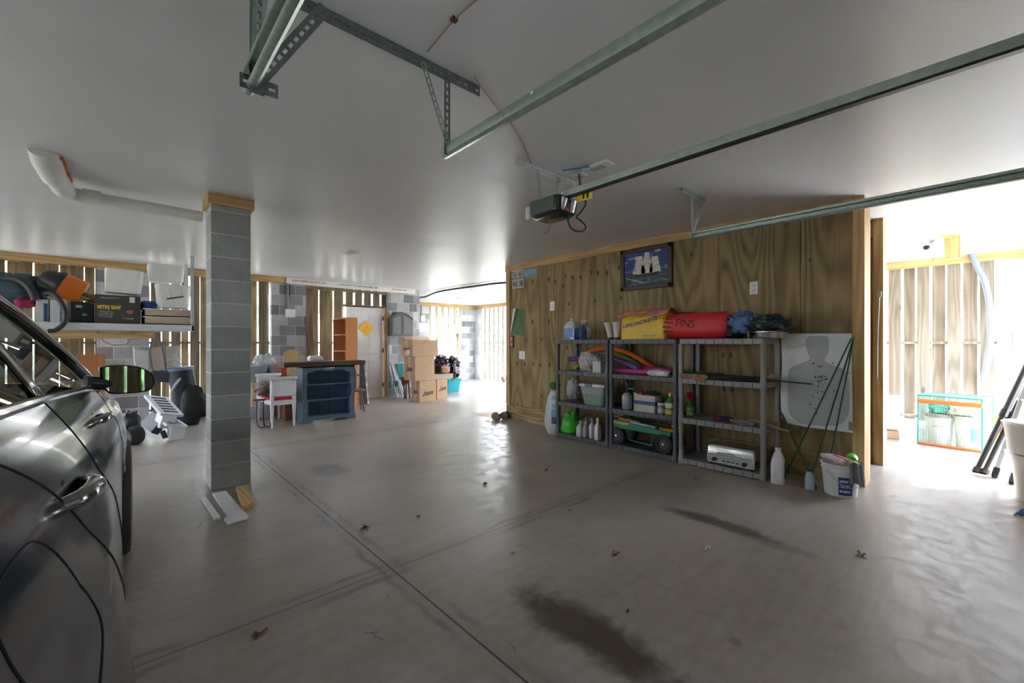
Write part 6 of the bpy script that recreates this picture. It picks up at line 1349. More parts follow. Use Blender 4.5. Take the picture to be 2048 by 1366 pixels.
# picture panel leaning behind
a, b_ = AY(718, 727, 8.75), AY(731, 812, 8.75)
t = thing('leaning_board', 'thin dark panel with a white edge leaning behind the stool', 'panel', ((a.x + b_.x) / 2, 8.72, 0))
R_ = [(a.x + .0, .85), (a.x + .08, .85), (b_.x + .02, .0), (b_.x - .14, .0)]
MB().prism(R_, (0, 8.72, 0), (1, 0, 0), (0, 0, 1), .03).build('board', mat('dark_board', (.04, .035, .035), .7), t)
MB().prism([(a.x + .08, .85), (a.x + .12, .85), (b_.x + .06, .0), (b_.x + .02, .0)], (0, 8.725, 0), (1, 0, 0), (0, 0, 1), .035).build('white_edge', mat('speckled_edge', (.55, .56, .62), .6, var=.7, vscale=14), t)
# --- clutter behind the bench
def bx(px0, px1, py0, Y, dp, m, name, label, cat, zb=0.0, grp=None, rot=0):
    a, b_ = AY(px0, py0, Y), AY(px1, py0, Y); t = MB().obox(((a.x + b_.x) / 2, Y + dp / 2, (zb + a.z) / 2), (b_.x - a.x, dp, a.z - zb), (0, 0, rot)); return tag(t.build(name, m, bevel=.006), label, cat, grp)
card = mat('cardboard', (.40, .26, .15), .75, var=.06); cardp = mat('pale_cardboard', (.66, .50, .38), .75, var=.05)
bx(541, 560, 728, 8.5, .10, mat('offwhite_board', (.45, .42, .39), .6), 'framed_board', 'off-white board standing among the clutter behind the bench', 'board')
bx(562, 577, 725, 8.35, .25, mat('orange_red_crate', (.50, .09, .04), .5), 'red_crate', 'orange red upright box with pale markings left of the blue bookcase', 'box')
bx(578, 592, 733, 8.2, .3, card, 'cardboard_box', 'narrow brown cardboard box directly left of the blue bookcase', 'box')
bx(592, 601, 780, 7.6, .3, mat('dark_wood_box', (.09, .04, .02), .6), 'dark_crate', 'dark brown low crate in the gap left of the blue bookcase', 'crate')
bx(570, 590, 808, 7.75, .45, wood('brown_chest', (.10, .05, .03), (.2, .1, .05), 'x'), 'wooden_chest', 'low brown wooden chest behind the white bench end', 'chest')
t = thing('wooden_chair', 'pale wooden chair back rising above the red box', 'chair', (AY(580, 730, 8.7).x, 8.75, 0)); cx = AY(580, 730, 8.7).x
MB().prism([(-.13, 0), (.15, 0), (.16, .10), (.12, .20), (.0, .235), (-.10, .20), (-.12, .10)], (cx, 8.7, AY(580, 724, 8.7).z), (1, 0, 0), (0, 0, 1), .03).build('backrest', wood('yellow_beech', (.32, .22, .10), (.50, .38, .2), 'z', wid=8), t, bevel=.01)
MB().box(cx - .2, 8.68, .70, cx + .2, 9.1, .74).build('seat', MATS['yellow_beech'], t)
for dx in (-.17, .17):
    for dy in (8.7, 9.08): MB().cyl((cx + dx, dy, 0), (cx + dx, dy, .70), .017).build('leg', MATS['yellow_beech'], t)
bs = FL(512, 812); 
b = MB(); b.rrect([(.15, .2, .03, 0), (.19, .24, .03, .26)], (AY(512, 750, 8.35).x, 8.6, .62), 4); tag(b.build('grey_tub', mat('grey_tub', (.20, .24, .28), .5), smooth=True), 'grey blue tub with red trim at the right edge of the column', 'tub')
b = MB(); b.box(AY(504, 750, 8.35).x, 8.32, .0, AY(527, 750, 8.35).x, 8.9, .615); tag(b.build('stacked_crate', card, bevel=.005), 'cardboard carton carrying the grey tub by the column edge', 'box')
b = MB(); b.blob((AY(534, 730, 8.6).x, 8.75, AY(534, 735, 8.6).z), (.34, .3, .42), .4, 2.4, 6, .8, 34, 20); b.blob((AY(534, 760, 8.6).x, 8.75, .5), (.34, .32, .5), .3, 2.4, 8, .8, 30, 16, floor=.0); b.blob((AY(536, 790, 8.6).x, 8.75, .2), (.4, .36, .42), .2, 2.4, 9, .8, 24, 12, floor=.0)
tag(b.build('white_sheet', mat('sheet_white', (.50, .50, .53), .8), smooth=True), 'white sheets heaped up behind the bench', 'sheet')
t = thing('storage_box', 'low white plastic basket under the far end of the bench', 'basket', (1.75, 8.45, 0))
MB().rrect([(.16, .14, .02, 0), (.19, .17, .02, .22)], (1.72, 8.40, 0), 4).build('tub', mat('basket_white', (.42, .44, .5), .5), t, smooth=True)
t = thing('plant_stand', 'black wrought iron stand with curled feet beside the bench leg', 'plant stand', (1.47, 7.55, 0)); c = FL(524, 848); c = Vector((c.x, 7.25, 0))
for k, px in enumerate((514, 527)):
    p = AY(px, 800, 7.30); MB().tube([(p.x, 7.30, .42), (p.x, 7.30, .12), (p.x + .02, 7.29, .03), (p.x + .06, 7.27, .012), (p.x + .09, 7.25, .04), (p.x + .07, 7.25, .07)], .007, 8, sm=5).build('leg', ink, t, smooth=True)
p0_ = AY(514, 800, 7.3).x; p1_ = AY(527, 800, 7.3).x
MB().lathe([(.09, .415), (.09, .428)], ((p0_ + p1_) / 2, 7.33, 0), 20).build('top_ring', ink, t)
# --- sign on the door
sgc = AY(732, 657, YB + .05); t = thing('door_sign', 'orange-yellow diamond sign with black lettering on the white door', 'sign', (sgc.x, YB + .05, sgc.z - .18))
h_ = .185; MB().prism([(0, -h_), (h_, 0), (0, h_), (-h_, 0)], (sgc.x, YB + .047, sgc.z), (1, 0, 0), (0, 0, 1), .004).build('diamond', mat('sign_yellow', (.86, .46, .02), .5), t, bevel=.001)
sb_ink = mat('sign_brown', (.55, .27, .03), .6)
for z_, w_, h2 in ((.02, .10, .07), (-.02, .22, .022), (-.06, .18, .022), (-.10, .10, .018)): small_print((sgc.x - w_ / 2, YB + .0425, sgc.z + z_ - .012), (1, 0, 0), (0, 0, 1), w_, h2, sb_ink, t, seed=int(w_ * 90))
# --- arched dark wall cabinet
x0, x1 = AY(781, 640, YB - .2).x, AY(826, 640, YB - .2).x; zb, zs, zt = AY(800, 672, YB - .2).z, AY(800, 638, YB - .2).z, AY(800, 626, YB - .2).z
t = thing('wall_cabinet', 'dark grey arched two-door cabinet hanging on the block pier above the boxes', 'cabinet', ((x0 + x1) / 2, YB - .13, zb)); dk = mat('charcoal_paint', (.075, .075, .08), .5)
def arch(x0, x1, zb, zs, zt, n=14): return [(x0, zb), (x1, zb), (x1, zs)] + [(lin(x1, x0, (k + 1) / (n + 1)), zs + (zt - zs) * math.sin(math.pi * (k + 1) / (n + 1)) ** .8) for k in range(n)] + [(x0, zs)]
MB().prism(arch(x0, x1, zb, zs, zt), (0, YB - .052, 0), (1, 0, 0), (0, 0, 1), .14).build('carcass', dk, t)
MB().tube([(p[0], YB - .195, p[1]) for p in arch(x0, x1, zb, zs, zt)[2:]], .014, 8).build('crown_moulding', dk, t, smooth=True)
xm = (x0 + x1) / 2
for xa, xb, k in ((x0 + .03, xm - .004, 0), (xm + .004, x1 - .03, 1)):
    n = 8; top = [(lin(xb, xa, j / n), zs + (zt - zs) * max(0, math.sin(math.pi * (lin(xb, xa, j / n) - x0) / (x1 - x0))) ** .8 - .03) for j in range(n + 1)]
    dd = MB().prism([(xa, zb + .03), (xb, zb + .03)] + top, (0, YB - .193, 0), (1, 0, 0), (0, 0, 1), .012).build('door', dk, t, bevel=.003)
    top2 = [(min(max(a, xa + .03), xb - .03), z - .035) for a, z in top]
    MB().prism([(xa + .03, zb + .06), (xb - .03, zb + .06)] + top2, (0, YB - .205, 0), (1, 0, 0), (0, 0, 1), .006).build('raised_panel', mat('charcoal_light', (.11, .11, .12), .5), dd)
MB().box(x0 - .03, YB - .056, zs - .1, x1 + .02, YB - .0501, zs + .1).build('backing_board', pine_x, t)
# --- moving boxes
def mbox(px0, pxm, px1, py0, py1, Ynear, label, dp=.45, zb=None, marks=(), mf=card, ml=cardp):
    """px0..pxm = face turned to the left (-X side), pxm..px1 = face towards us"""
    u = (pxm - 1024) / FPX
    corner = AY(pxm, py1, Ynear); zb = corner.z if zb is None else zb; zt = AY(pxm, py0, Ynear).z
    x0 = corner.x; x1 = AY(px1, py1, Ynear).x
    ul = AX(px0, 700, x0).y
    Yb = min(ul, Ynear + .9)
    t = thing('moving_box', label, 'box', ((x0 + x1) / 2, (Ynear + Yb) / 2, zb), group='stacked cardboard boxes by the alcove')
    MB().box(x0, Ynear, zb, x1, Yb, zt).build('carton', card, t, bevel=.004)
    for k in (0,):
        MB().box(x0 - .001, lin(Ynear, Yb, .44), zb + .001, x0 - .0005, lin(Ynear, Yb, .56), zt).build('tape_strip', mat('tape', (.50, .37, .24), .3), t)
    return t, x0, x1, Ynear, Yb, zb, zt
yb_ = 8.62
tl_ = mbox(823, 839, 872, 762, 806, FL(839, 805).y, 'printed cardboard box at the bottom of the tall stack', zb=0.0)
b1 = tl_[6]
t2 = mbox(808, 830, 869, 713, 762, FL(839, 805).y, 'plain cardboard box in the middle of the tall stack', zb=b1 + .002)
t3 = mbox(802, 825, 876, 680, 713, FL(839, 805).y, 'open cardboard box on top of the tall stack', zb=t2[6] + .002)
b = MB(); t_, x0, x1, ya, yb2, zb, zt = t3
b.box(x0 + .0, yb2 - .02, zt, x0 + .30, yb2 - .005, zt + .06); b.obox(((x0 + x1) / 2 - .04, ya + .30, zt + .045), (.42, .3, .07), (0, 0, .05)); b.build('raised_flap', cardp, t_)
pm = mat('print_brown', (.13, .085, .055), .8)
SKY = [(0, .12), (.06, .40), (.14, .30), (.2, .62), (.24, 1.0), (.29, .66), (.36, .55), (.45, .66), (.55, .52), (.66, .64), (.76, .58), (1.0, .62), (.97, .10), (.8, .16), (.5, .06), (.22, .14), (.08, 0)]
def skyline(o, ux, w_, h_, par):
    ux = Vector(ux); b = MB(); n_ = ux.cross(Vector((0, 0, 1))).normalized() * .003
    b.add([Vector(o) + n_ + ux * (x * w_) + Vector((0, 0, z * h_)) for x, z in SKY], [tuple(range(len(SKY)))]); b.build('printed_logo', pm, par)
for (tt, x0, x1, ya, yb2, zb, zt) in (tl_, t2, t3): skyline((x0, lin(yb2, ya, .2), lin(zb, zt, .34)), (0, -1, 0), (yb2 - ya) * .6, (zt - zb) * .34, tt)
tt, x0, x1, ya, yb2, zb, zt = tl_
skyline((x0 + .07, ya, .11), (1, 0, .1), (x1 - x0) * .66, .16, tt)
MB().box(t3[1] - .004, lin(t3[4], t3[3], .55), t3[5] + .04, t3[1] - .001, lin(t3[4], t3[3], .75), t3[5] + .14).build('white_label', white, t3[0])
yo = FL(895, 796).y
a_ = FL(866, 799); t4 = mbox(860, 874, 895, 759, 796, yo, 'pale printed box on the floor right of the tall stack', zb=0.0)
skyline((t4[1] + .05, t4[3], .16), (1, 0, .08), (t4[2] - t4[1]) * .7, .16, t4[0])
# teal bin
c = FL(894, 786.5); d_ = FL(922, 784); Yt = c.y; x0, x1 = c.x + .02, AY(923, 760, Yt).x
t = thing('storage_tote', 'teal plastic storage bin on the floor beside the pale box', 'storage bin', ((x0 + x1) / 2, Yt + .25, 0)); tm = mat('teal_bin', (.0, .24, .29), .45)
zz = AY(905, 757, Yt).z; hw = (x1 - x0) / 2
MB().rrect([(hw * .86, .20, .03, 0), (hw * .98, .25, .03, zz * .86)], ((x0 + x1) / 2, Yt + .25, 0), 5).build('tub', tm, t, smooth=True)
MB().rrect([(hw * 1.04, .27, .04, zz * .86), (hw * 1.06, .28, .04, zz * .93), (hw * .98, .25, .03, zz)], ((x0 + x1) / 2, Yt + .25, 0), 5).build('lid', tm, t, smooth=True)
t = thing('clear_tote', 'pale translucent bin stacked behind the black bags', 'storage bin', (AY(885, 700, 10.9).x, 11.1, .0)); cc = AY(885, 700, 10.9).x
MB().rrect([(.42, .3, .04, 0), (.48, .35, .04, 1.05)], (cc, 11.2, 0), 4).build('tub', mat('ice_plastic', (.62, .66, .72), .3), t, smooth=True); MB().rrect([(.5, .36, .04, 1.05), (.5, .36, .04, 1.13)], (cc, 11.2, 0), 4).build('lid', mat('lilac_lid', (.66, .64, .74), .4), t, smooth=True)
t = thing('flat_box', 'flattened grey cardboard box lying on the pale printed box', 'box', (AY(888, 750, yo).x, yo + .25, t4[6]))
MB().box(AY(868, 750, yo).x, yo + .01, t4[6] + .002, AY(907, 750, yo).x, yo + .55, t4[6] + .115).build('carton', mat('grey_card', (.30, .26, .22), .8), t, bevel=.004)
gbm = mat('black_bag_film', (.012, .014, .02), .22, coat=.3); zf = t4[6] + .118
b = MB(); p = AY(886, 720, yo + .25); b.blob((p.x - .05, yo + .3, zf + .15), (.42, .36, .32), .5, 3, 3, .75, 44, 26, floor=zf); b.blob((p.x - .02, yo + .3, zf + .30), (.24, .22, .22), .7, 3, 5, .8, 34, 20); tag(b.build('garbage_bag', gbm, smooth=True), 'black garbage bag on the flat grey box, the left one', 'garbage bag', 'black garbage bags on the boxes')
b = MB(); p = AY(909, 720, yo + .25); b.blob((p.x, yo + .32, zf + .10), (.26, .34, .48), .5, 3, 13, .75, 40, 24, floor=zz + .0); tag(b.build('garbage_bag', gbm, smooth=True), 'black garbage bag slumped on the teal bin, the right one', 'garbage bag', 'black garbage bags on the boxes')
b = MB(); p = AY(895, 736, yo - .0); b.blob((p.x, yo + .10, zf + .09), (.22, .12, .18), .4, 4, 23, .7, 26, 16, floor=zf); tag(b.build('copper_bag', mat('copper_film', (.30, .14, .09), .4), smooth=True), 'coppery brown crumpled bag in front of the black garbage bags', 'bag')
# folded beach chairs
tc_ = mat('teal_canvas', (.02, .28, .25), .7); al = mat('aluminium_tube', (.65, .67, .72), .3, .7); Yc = FL(796, 797).y
for k, (dx, lb) in enumerate(((0, 'folded beach chair with aluminium frame and teal canvas against the pier, the front one'), (.09, 'folded aluminium beach chair behind the teal one beside the boxes'))):
    t = thing('beach_chair', lb, 'folding chair', (AY(792, 790, Yc).x + dx, Yc + dx, 0), group='folded beach chairs by the boxes')
    for q, (pxa, pya, pxb, pyb) in enumerate(((784, 732, 794, 796), (789, 730, 802, 798), (792, 735, 806, 798))):
        a, b_ = AY(pxa + 6 * k, pya, Yc + .1 * k + q * .03), AY(pxb + 3 * k, pyb, Yc + .1 * k - .05); a.y = Yc + .1 * k + q * .03 + .12; b_.z = .015
        MB().tube([a, b_], .011, 8).build('frame_tube', al, t, smooth=True)
    if k == 0:
        a, b_ = AY(788, 762, Yc - .01), AY(797, 773, Yc - .01); MB().box(a.x, Yc + .02, b_.z, b_.x, Yc + .05, a.z).build('armrest', tc_, t, bevel=.01)
    P_ = [AY(793, 728, Yc + .2), AY(806, 727, Yc + .2), AY(808, 790, Yc + .12), AY(801, 786, Yc + .12)]
    MB().prism([(p.x + .0, p.z) for p in P_], (0, Yc + .2 + .05 * k, 0), (1, 0, 0), (0, 0, 1), .02).build('canvas', tc_ if k == 0 else mat('blue_canvas', (.02, .12, .30), .7), t)
dw = wood('dark_red_wood', (.07, .02, .01), (.22, .08, .03), 'z', wid=8); a = AY(803, 755, Yc - .12); 
t = thing('folding_table', 'dark reddish wooden folding table leaning against the boxes', 'folding table', (a.x + .1, Yc - .1, 0))
MB().prism([(a.x - .02, a.z), (a.x + .22, a.z + .01), (a.x + .20, a.z - .12), (a.x + .04, a.z - .2)], (0, Yc - .08, 0), (1, 0, 0), (0, 0, 1), .04).build('top', dw, t)
for (xa, xb) in ((.06, .07), (.13, .10), (.18, .20)): MB().tube([(a.x + xa, Yc - .1, a.z - .08), (a.x + xb, Yc - .14, 0)], .016, 8).build('leg', dw, t)
# round basket half hidden by the wall end, boots, cardboard
p = AY(1008, 755, 9.6); t = thing('round_basket', 'round brown woven disc standing by the slats beyond the wall end', 'basket', (p.x, 9.6, 0))
wick = mat('wicker', (.16, .10, .08), .8, bump=.8, bscale=90); r = .13
rp = FL(1008, 765); Yw = rp.y; cc = AY(1008, 755, Yw)
t.location = (cc.x, Yw, 0); WM[t] = Matrix.Translation(t.location)
MB().blob((cc.x, Yw, r), (.22, .12, .26), .05, 3, 3, 1, 24, 14).build('disc', wick, t, smooth=True)
a = FL(948, 826); q = [FL(945, 826.5, .004), FL(1004, 822, .004), FL(1020, 830, .004), FL(1012, 838, .004), FL(985, 835, .004)]
b = MB(); vs = [Vector((p.x, p.y, .001)) for p in q] + q; n = len(q); b.add(vs, [tuple(reversed(range(n))), tuple(range(n, 2 * n))] + [(i, (i + 1) % n, n + (i + 1) % n, n + i) for i in range(n)]); tag(b.build('cardboard_sheet', cardp), 'flat tan cardboard sheet on the floor at the wall end', 'cardboard')
bt = mat('boot_black', (.02, .017, .015), .5)
for k, (px, py) in enumerate(((991, 839), (1008, 838))):
    p = FL(px, py); t = thing('work_boot', ('dark work boot tipped over on the floor at the wall end, left of the pair', 'dark work boot against the baseboard corner, right of the pair')[k], 'boot', p, group='pair of dark boots at the wall end')
    MB().tube([p + Vector((-.02, -.02, .055)), p + Vector((.06, .04, .06)), p + Vector((.15, .10, .055)), p + Vector((.19, .12, .05))], [.058, .062, .05, .04], 16, sm=3).build('upper', bt, t, smooth=True)
    MB().lathe([(.064, -.004), (.066, .01), (.060, .012)], p + Vector((-.022, -.022, .06)), 20, Vector((-1, -.7, 0)).to_track_quat('Z', 'Y').to_matrix()).build('collar_band', mat('tan_band', (.25, .15, .08), .6), t, smooth=True)
b = MB(); b.add([FL(971, 842, .003), FL(983, 834, .003), FL(996, 836, .003), FL(989, 844, .003)], [(0, 1, 2, 3)]); tag(b.build('paper_scrap', whitep, solid=.003), 'scrap of pale foil on the floor in front of the boots', 'paper')
b = MB(); c = FL(932, 762); b.box(c.x - .1, c.y - .2, .001, c.x + .5, c.y + .25, .02); tag(b.build('floor_mat', mat('dark_mat', (.05, .06, .09), .9)), 'dark blue doormat on the alcove floor', 'mat')
# ============================================================ RIGHT BAY AND THE FLOOR
# bucket with cleaning things
bc = FL(1676, 982); r = .125; bc = Vector((bc.x + .07, bc.y + .10, 0)); bc = FL(1681, 995) + Vector((.108, .02, 0))
t = thing('paint_bucket', 'white plastic bucket with a blue label standing at the pine post foot', 'bucket', bc)
bw_ = mat('bucket_white', (.78, .80, .82), .4); H = .265
MB().lathe([(.108, 0), (.112, .004), (.13, H - .05), (.138, H - .05), (.138, H - .042), (.132, H - .04), (.136, H - .012), (.142, H - .01), (.142, H), (.134, H), (.11, .012), (.0, .011)], bc, 40, cap=False).build('pail', bw_, t, smooth=True)
MB().lathe([(.131, H - .07), (.001, H - .06)], bc, 30, cap=False).build('filling', mat('sponge_yellow', (.50, .42, .25), .8), t)
MB().tube([bc + Vector((.136 * math.cos(a), .136 * math.sin(a), H - .05 - .125 * math.sin((a - 2.55) / 2.9 * math.pi) )) for a in [2.55 + i * 2.9 / 16 for i in range(17)]], .0025, 6).build('bail_handle', steel, t, smooth=True)
def cylpatch(c, r0, r1, h, a0, a1, z0, z1, name, m, par):
    b = MB(); b.grid(lambda u, v: (lambda a, z: Vector(c) + Vector(((lin(r0, r1, z / h) + .0012) * math.cos(a), (lin(r0, r1, z / h) + .0012) * math.sin(a), z)))(lin(a0, a1, u), lin(z0, z1, v)), 16, 6); return b.build(name, m, par, smooth='all')
va = math.atan2(-bc.y, -bc.x)         # towards the camera
cylpatch(bc, .1125, .1355, H, va - .12, va + .72, .02, .17, 'blue_label', mat('label_blue', (.02, .05, .30), .45), t)
for z_, hh in ((.128, .02), (.10, .008), (.085, .008), (.045, .018)):
    cylpatch(bc + Vector((0, 0, 0)), (.1140), .1370, H, va - .04, va + (.46 if z_ > .12 else .56), z_, z_ + hh, 'label_print', mat('label_white', (.6, .62, .68), .5, var=.7, vscale=60), t)
b = MB(); b.blob(bc + Vector((.02, -.03, H + .0)), (.12, .16, .05), .2, 3, 2, .7, 24, 12); tag(b.build('sponge', MATS['sponge_yellow'], smooth=True), 'yellow sponge lying in the white bucket', 'sponge')
t = thing('wipes_pack', 'white and pink packet of wipes lying across the bucket rim', 'packet', bc + Vector((.04, .03, H + .01)))
MB().obox(bc + Vector((.035, .035, H + .022)), (.13, .20, .035), (.05, .1, -.5)).build('pack', mat('pack_white', (.66, .66, .64), .4), t, bevel=.012)
MB().obox(bc + Vector((.02, -.01, H + .040)), (.05, .14, .008), (.05, .1, -.7)).build('pink_stripe', mat('pack_pink', (.62, .18, .22), .5), t, bevel=.002)
MB().lathe([(.04, -.02), (.042, .02)], bc + Vector((.085, -.06, H + .03)), 24, Matrix.Rotation(1.2, 3, 'Y')).build('green_lid', mat('neon_green', (.12, .70, .04), .4), t, smooth=True)
b = MB(); g0 = bc + Vector((.10, -.09, H + .01))
def rag(u, v):
    a = lin(-1.0, 1.0, u); rr = .145 + .012 * math.sin(u * 19) + .02 * v; th = va + .85 + a * .45
    z = H + .03 - v * .17 + .015 * math.sin(u * 7); return bc + Vector((rr * math.cos(th), rr * math.sin(th), z))
b.grid(rag, 26, 12); tag(b.build('grey_rag', mat('rag_grey2', (.24, .25, .27), .9), smooth='all', solid=.006), 'grey rag draped over the right side of the white bucket', 'rag')
c = bc + Vector((-.05, .21, 0)); t = jug(c, .17, .07, .07, mat('ice_bottle', (.38, .48, .55), .3), 'small pale bottle with a dark cap behind the bucket', name='small_bottle', capm=black, cat='bottle', handle=False)
jc = FL(1556, 968); jc = Vector((jc.x + .05, jc.y + .014, 0))
t = jug(jc, .32, .13, .105, mat('jug_white', (.80, .82, .85), .35), 'white plastic gallon jug on the floor beside the pale shelving unit', name='plastic_jug', cat='jug', labelm=None, rot=.15)
b = MB(); b.box(-.02, -.058, .05, .06, -.054, .19); local(t, b).build('paper_label', mat('dark_green_label', (.05, .16, .05), .5, var=.7, vscale=40), t)
# wire mesh crate with buckets
A, B = Vector((7.46, .58, 0)), Vector((7.36, .03, 0)); dv = (B - A).normalized(); pv = Vector((-dv.y, dv.x, 0)) * 1.0
if pv.x < 0: pv = -pv
Lm, Dm, Hm = (B - A).length, .45, .62
t = thing('mesh_crate', 'folding green wire mesh crate with orange tubes, standing in the bright bay', 'crate', (A + B) / 2 + pv * .2)
gm = mat('green_mesh_wire', (.22, .38, .33), .5); ot = mat('orange_tube', (.75, .16, .03), .5); tl2 = mat('teal_binding', (.02, .30, .28), .6)
def net(P, U, V, lu, lv, name):
    b = MB(); n = int(lu / .024); m_ = int(lv / .024)
    for i in range(n + 1): b.beam(P + U * (lu * i / n), P + U * (lu * i / n) + V * lv, .0028, .0028, U)
    for j in range(m_ + 1): b.beam(P + V * (lv * j / m_), P + V * (lv * j / m_) + U * lu, .0028, .0028, V)
    b.build(name, gm, t)
Z = Vector((0, 0, 1))
net(A, dv, Z, Lm, Hm, 'mesh_side'); net(A, pv, Z, Dm, Hm, 'mesh_side'); net(B, pv, Z, Dm, Hm, 'mesh_side'); net(A + pv * Dm, dv, Z, Lm, Hm, 'mesh_side'); net(A + Z * Hm, dv, pv, Lm, Dm, 'mesh_top')
for z_ in (.0, 1.0):
    MB().tube([A + Z * (Hm - .07 if z_ else .02), B + Z * (Hm - .07 if z_ else .02)], .028 if z_ else .016, 12).build('orange_tube', ot, t, smooth=True)
for q in (A, B, A + pv * Dm, B + pv * Dm): MB().tube([q + Z * .005, q + Z * Hm], .009, 8).build('corner_binding', tl2, t)
MB().tube([A + Z * Hm, B + Z * Hm, B + pv * Dm + Z * Hm, A + pv * Dm + Z * Hm, A + Z * Hm], .009, 8).build('top_binding', tl2, t)
for k, u in enumerate((.27, .74)):
    c = A + dv * (Lm * u) + pv * .2 + Z * .01
    tt = thing('bucket', 'white lidded bucket inside the mesh crate, %s one' % ('left' if k == 0 else 'right'), 'bucket', c, group='white buckets in the mesh crate')
    MB().lathe([(.115, 0), (.13, .33), (.138, .335), (.138, .36)], c, 30).build('pail', bw_, tt, smooth=True)
    MB().lathe([(.14, .34), (.142, .375), (.13, .38), (.0, .38)], c, 30).build('lid', mat('pink_white_lid', (.70, .60, .58), .4) if k else mat('dark_rim_lid', (.30, .26, .24), .5), tt, smooth=True)
    va2 = math.atan2(-c.y, -c.x)
    if k: cylpatch(c, .115, .13, .33, va2 + .1, va2 + .8, .1, .25, 'blue_label', mat('steel_blue_label', (.10, .25, .48), .5), tt)
    else: cylpatch(c, .115, .13, .33, va2 - .6, va2 + .3, .22, .24, 'pink_line', mat('pale_yellow_line', (.6, .55, .2), .5), tt)
b = MB(); b.blob(A + dv * .15 + pv * .2 + Z * .46, (.16, .2, .14), .6, 3, 5, .8, 26, 14); tag(b.build('rope_bundle', mat('mint_cord', (.05, .45, .32), .6), smooth=True), 'mint green rope bundle lying on the left crate bucket', 'rope')
b = MB(); b.blob(A + dv * .39 + pv * .2 + Z * .45, (.24, .3, .12), .4, 3, 6, .8, 26, 14); tag(b.build('white_bag', mat('soft_white', (.68, .64, .62), .6), smooth=True), 'soft white bundle on the right bucket in the mesh crate', 'bundle')
# ladder and black stand leaning at the right edge
lf = FL(2010, 950); t = thing('step_ladder', 'folded aluminium ladder with black feet leaning at the right edge', 'ladder', lf); alm = mat('ladder_aluminium', (.58, .60, .62), .35, .6)
for (pa, pb, q) in (((1990, 950), (2078, 700), 0), ((2025, 962), (2110, 715), 1)):
    a = FL(pa[0], pa[1], .03); u_ = (a - Vector((0, 0, a.z))).normalized(); d_ = (AX(pb[0], pb[1], a.x + .55) - a)
    MB().beam(a, a + d_, .09, .035, (0, 1, 0)).build('rail', alm, t, bevel=.004); MB().beam(a - d_ * .012, a + d_ * .05, .10, .045, (0, 1, 0)).build('foot', rubber, t, bevel=.006)
    if q == 0: a0, d0 = a, d_
for k in range(1, 5): MB().beam(a0 + d0 * (k * .2), a + d_ * (k * .2), .07, .025).build('step', alm, t)
for k, (pa, pb) in enumerate((((1952, 945), (2062, 715)), ((1968, 948), (2070, 742)))):
    a = FL(*pa); tt = thing('black_pole', 'black telescopic pole leaning in front of the ladder, %s of two' % ('left one' if k == 0 else 'right one'), 'pole', a, group='black poles leaning at the right edge')
    e = AX(pb[0], pb[1], a.x + .5); MB().tube([a + Z * .01, a.lerp(e, .5), e], [.020, .026, .026], 10).build('shaft', mat('pole_black', (.02, .02, .022), .4), tt, smooth=True)
    MB().tube([a + Z * .004, a.lerp(e, .04)], .032, 10).build('foot', rubber, tt); MB().tube([a.lerp(e, .48), a.lerp(e, .54)], .034, 10).build('clamp', black, tt)
e0, e1 = FL(1997, 897, .35), FL(2022, 832, .65)
b = MB(); b.beam(AX(2005, 868, 6.75), AX(2018, 832, 6.85), .07, .03); tag(b.build('orange_level', mat('safety_orange', (.80, .16, .05), .5)), 'orange labelled rail between the poles and the ladder', 'level')
# orange tote and a pale basin behind the crate
c = FL(1985, 868) + Vector((.9, .0, 0)); t = thing('orange_tub', 'orange plastic tub with a green lid right of the mesh crate', 'tub', (8.35, .02, 0))
MB().rrect([(.16, .14, .03, 0), (.19, .17, .03, .36)], (8.35, .03, 0), 4).build('tub', mat('tub_orange', (.80, .17, .04), .5), t, smooth=True)
MB().rrect([(.20, .18, .04, .37), (.20, .18, .04, .40)], (8.35, .12, .02), 4).build('lid', mat('pale_green_lid', (.25, .62, .30), .5), t, smooth=True)
# bucket at the right edge
c = FL(2074, 1012) + Vector((.12, -.01, 0)); t = thing('bucket', 'white bucket cut off by the right picture edge', 'bucket', c)
MB().lathe([(.115, 0), (.14, .34), (.148, .34), (.148, .37), (.14, .37)], c, 36).build('pail', bw_, t, smooth=True)
MB().tube([c + Vector((-.14, .0, .33)), c + Vector((-.17, -.03, .22)), c + Vector((-.13, -.08, .15))], .004, 6, sm=4).build('bail_handle', steel, t)
t = thing('plastic_basin', 'big white plastic basin standing on the bucket at the right edge', 'basin', c + Z * .37)
MB().lathe([(.12, .373), (.16, .39), (.185, .62), (.20, .63), (.19, .64)], c, 36).build('bowl', bw_, t, smooth=True)
b = MB()
p = FL(2046, 1030)
for k in range(7): b.tube([p + Vector((.06, 0, .03)), p + Vector((-.01 - .008 * k, -.03 + .012 * k, .004 + .006 * (k % 3)))], .006, 6)
tag(b.build('blue_brush', mat('brush_blue', (.02, .12, .35), .6), smooth=True), 'blue bristled brush tip on the floor at the right edge', 'brush')
# things behind the storage wall end
for k, (px, py, w_, h_, m_, lb, nm) in enumerate(((1795, 868, .30, .42, bw_, 'white plastic bin seen behind the far pine post', 'plastic_bin'), (1800, 868, .3, .1, cardp, 'pale cardboard box beneath the white bin', 'cardboard_box'))):
    p = Vector((7.75, .98, 0)); b = MB().obox((7.78, .92, (.21 if k else .22) * 0 + (.05 if k else .33)), (.34, .26, .10 if k else .44), (0, 0, .1), 1.0 if k else 1.15); tag(b.build(nm, m_, bevel=.02 if not k else .004), lb, 'bin' if k == 0 else 'box')
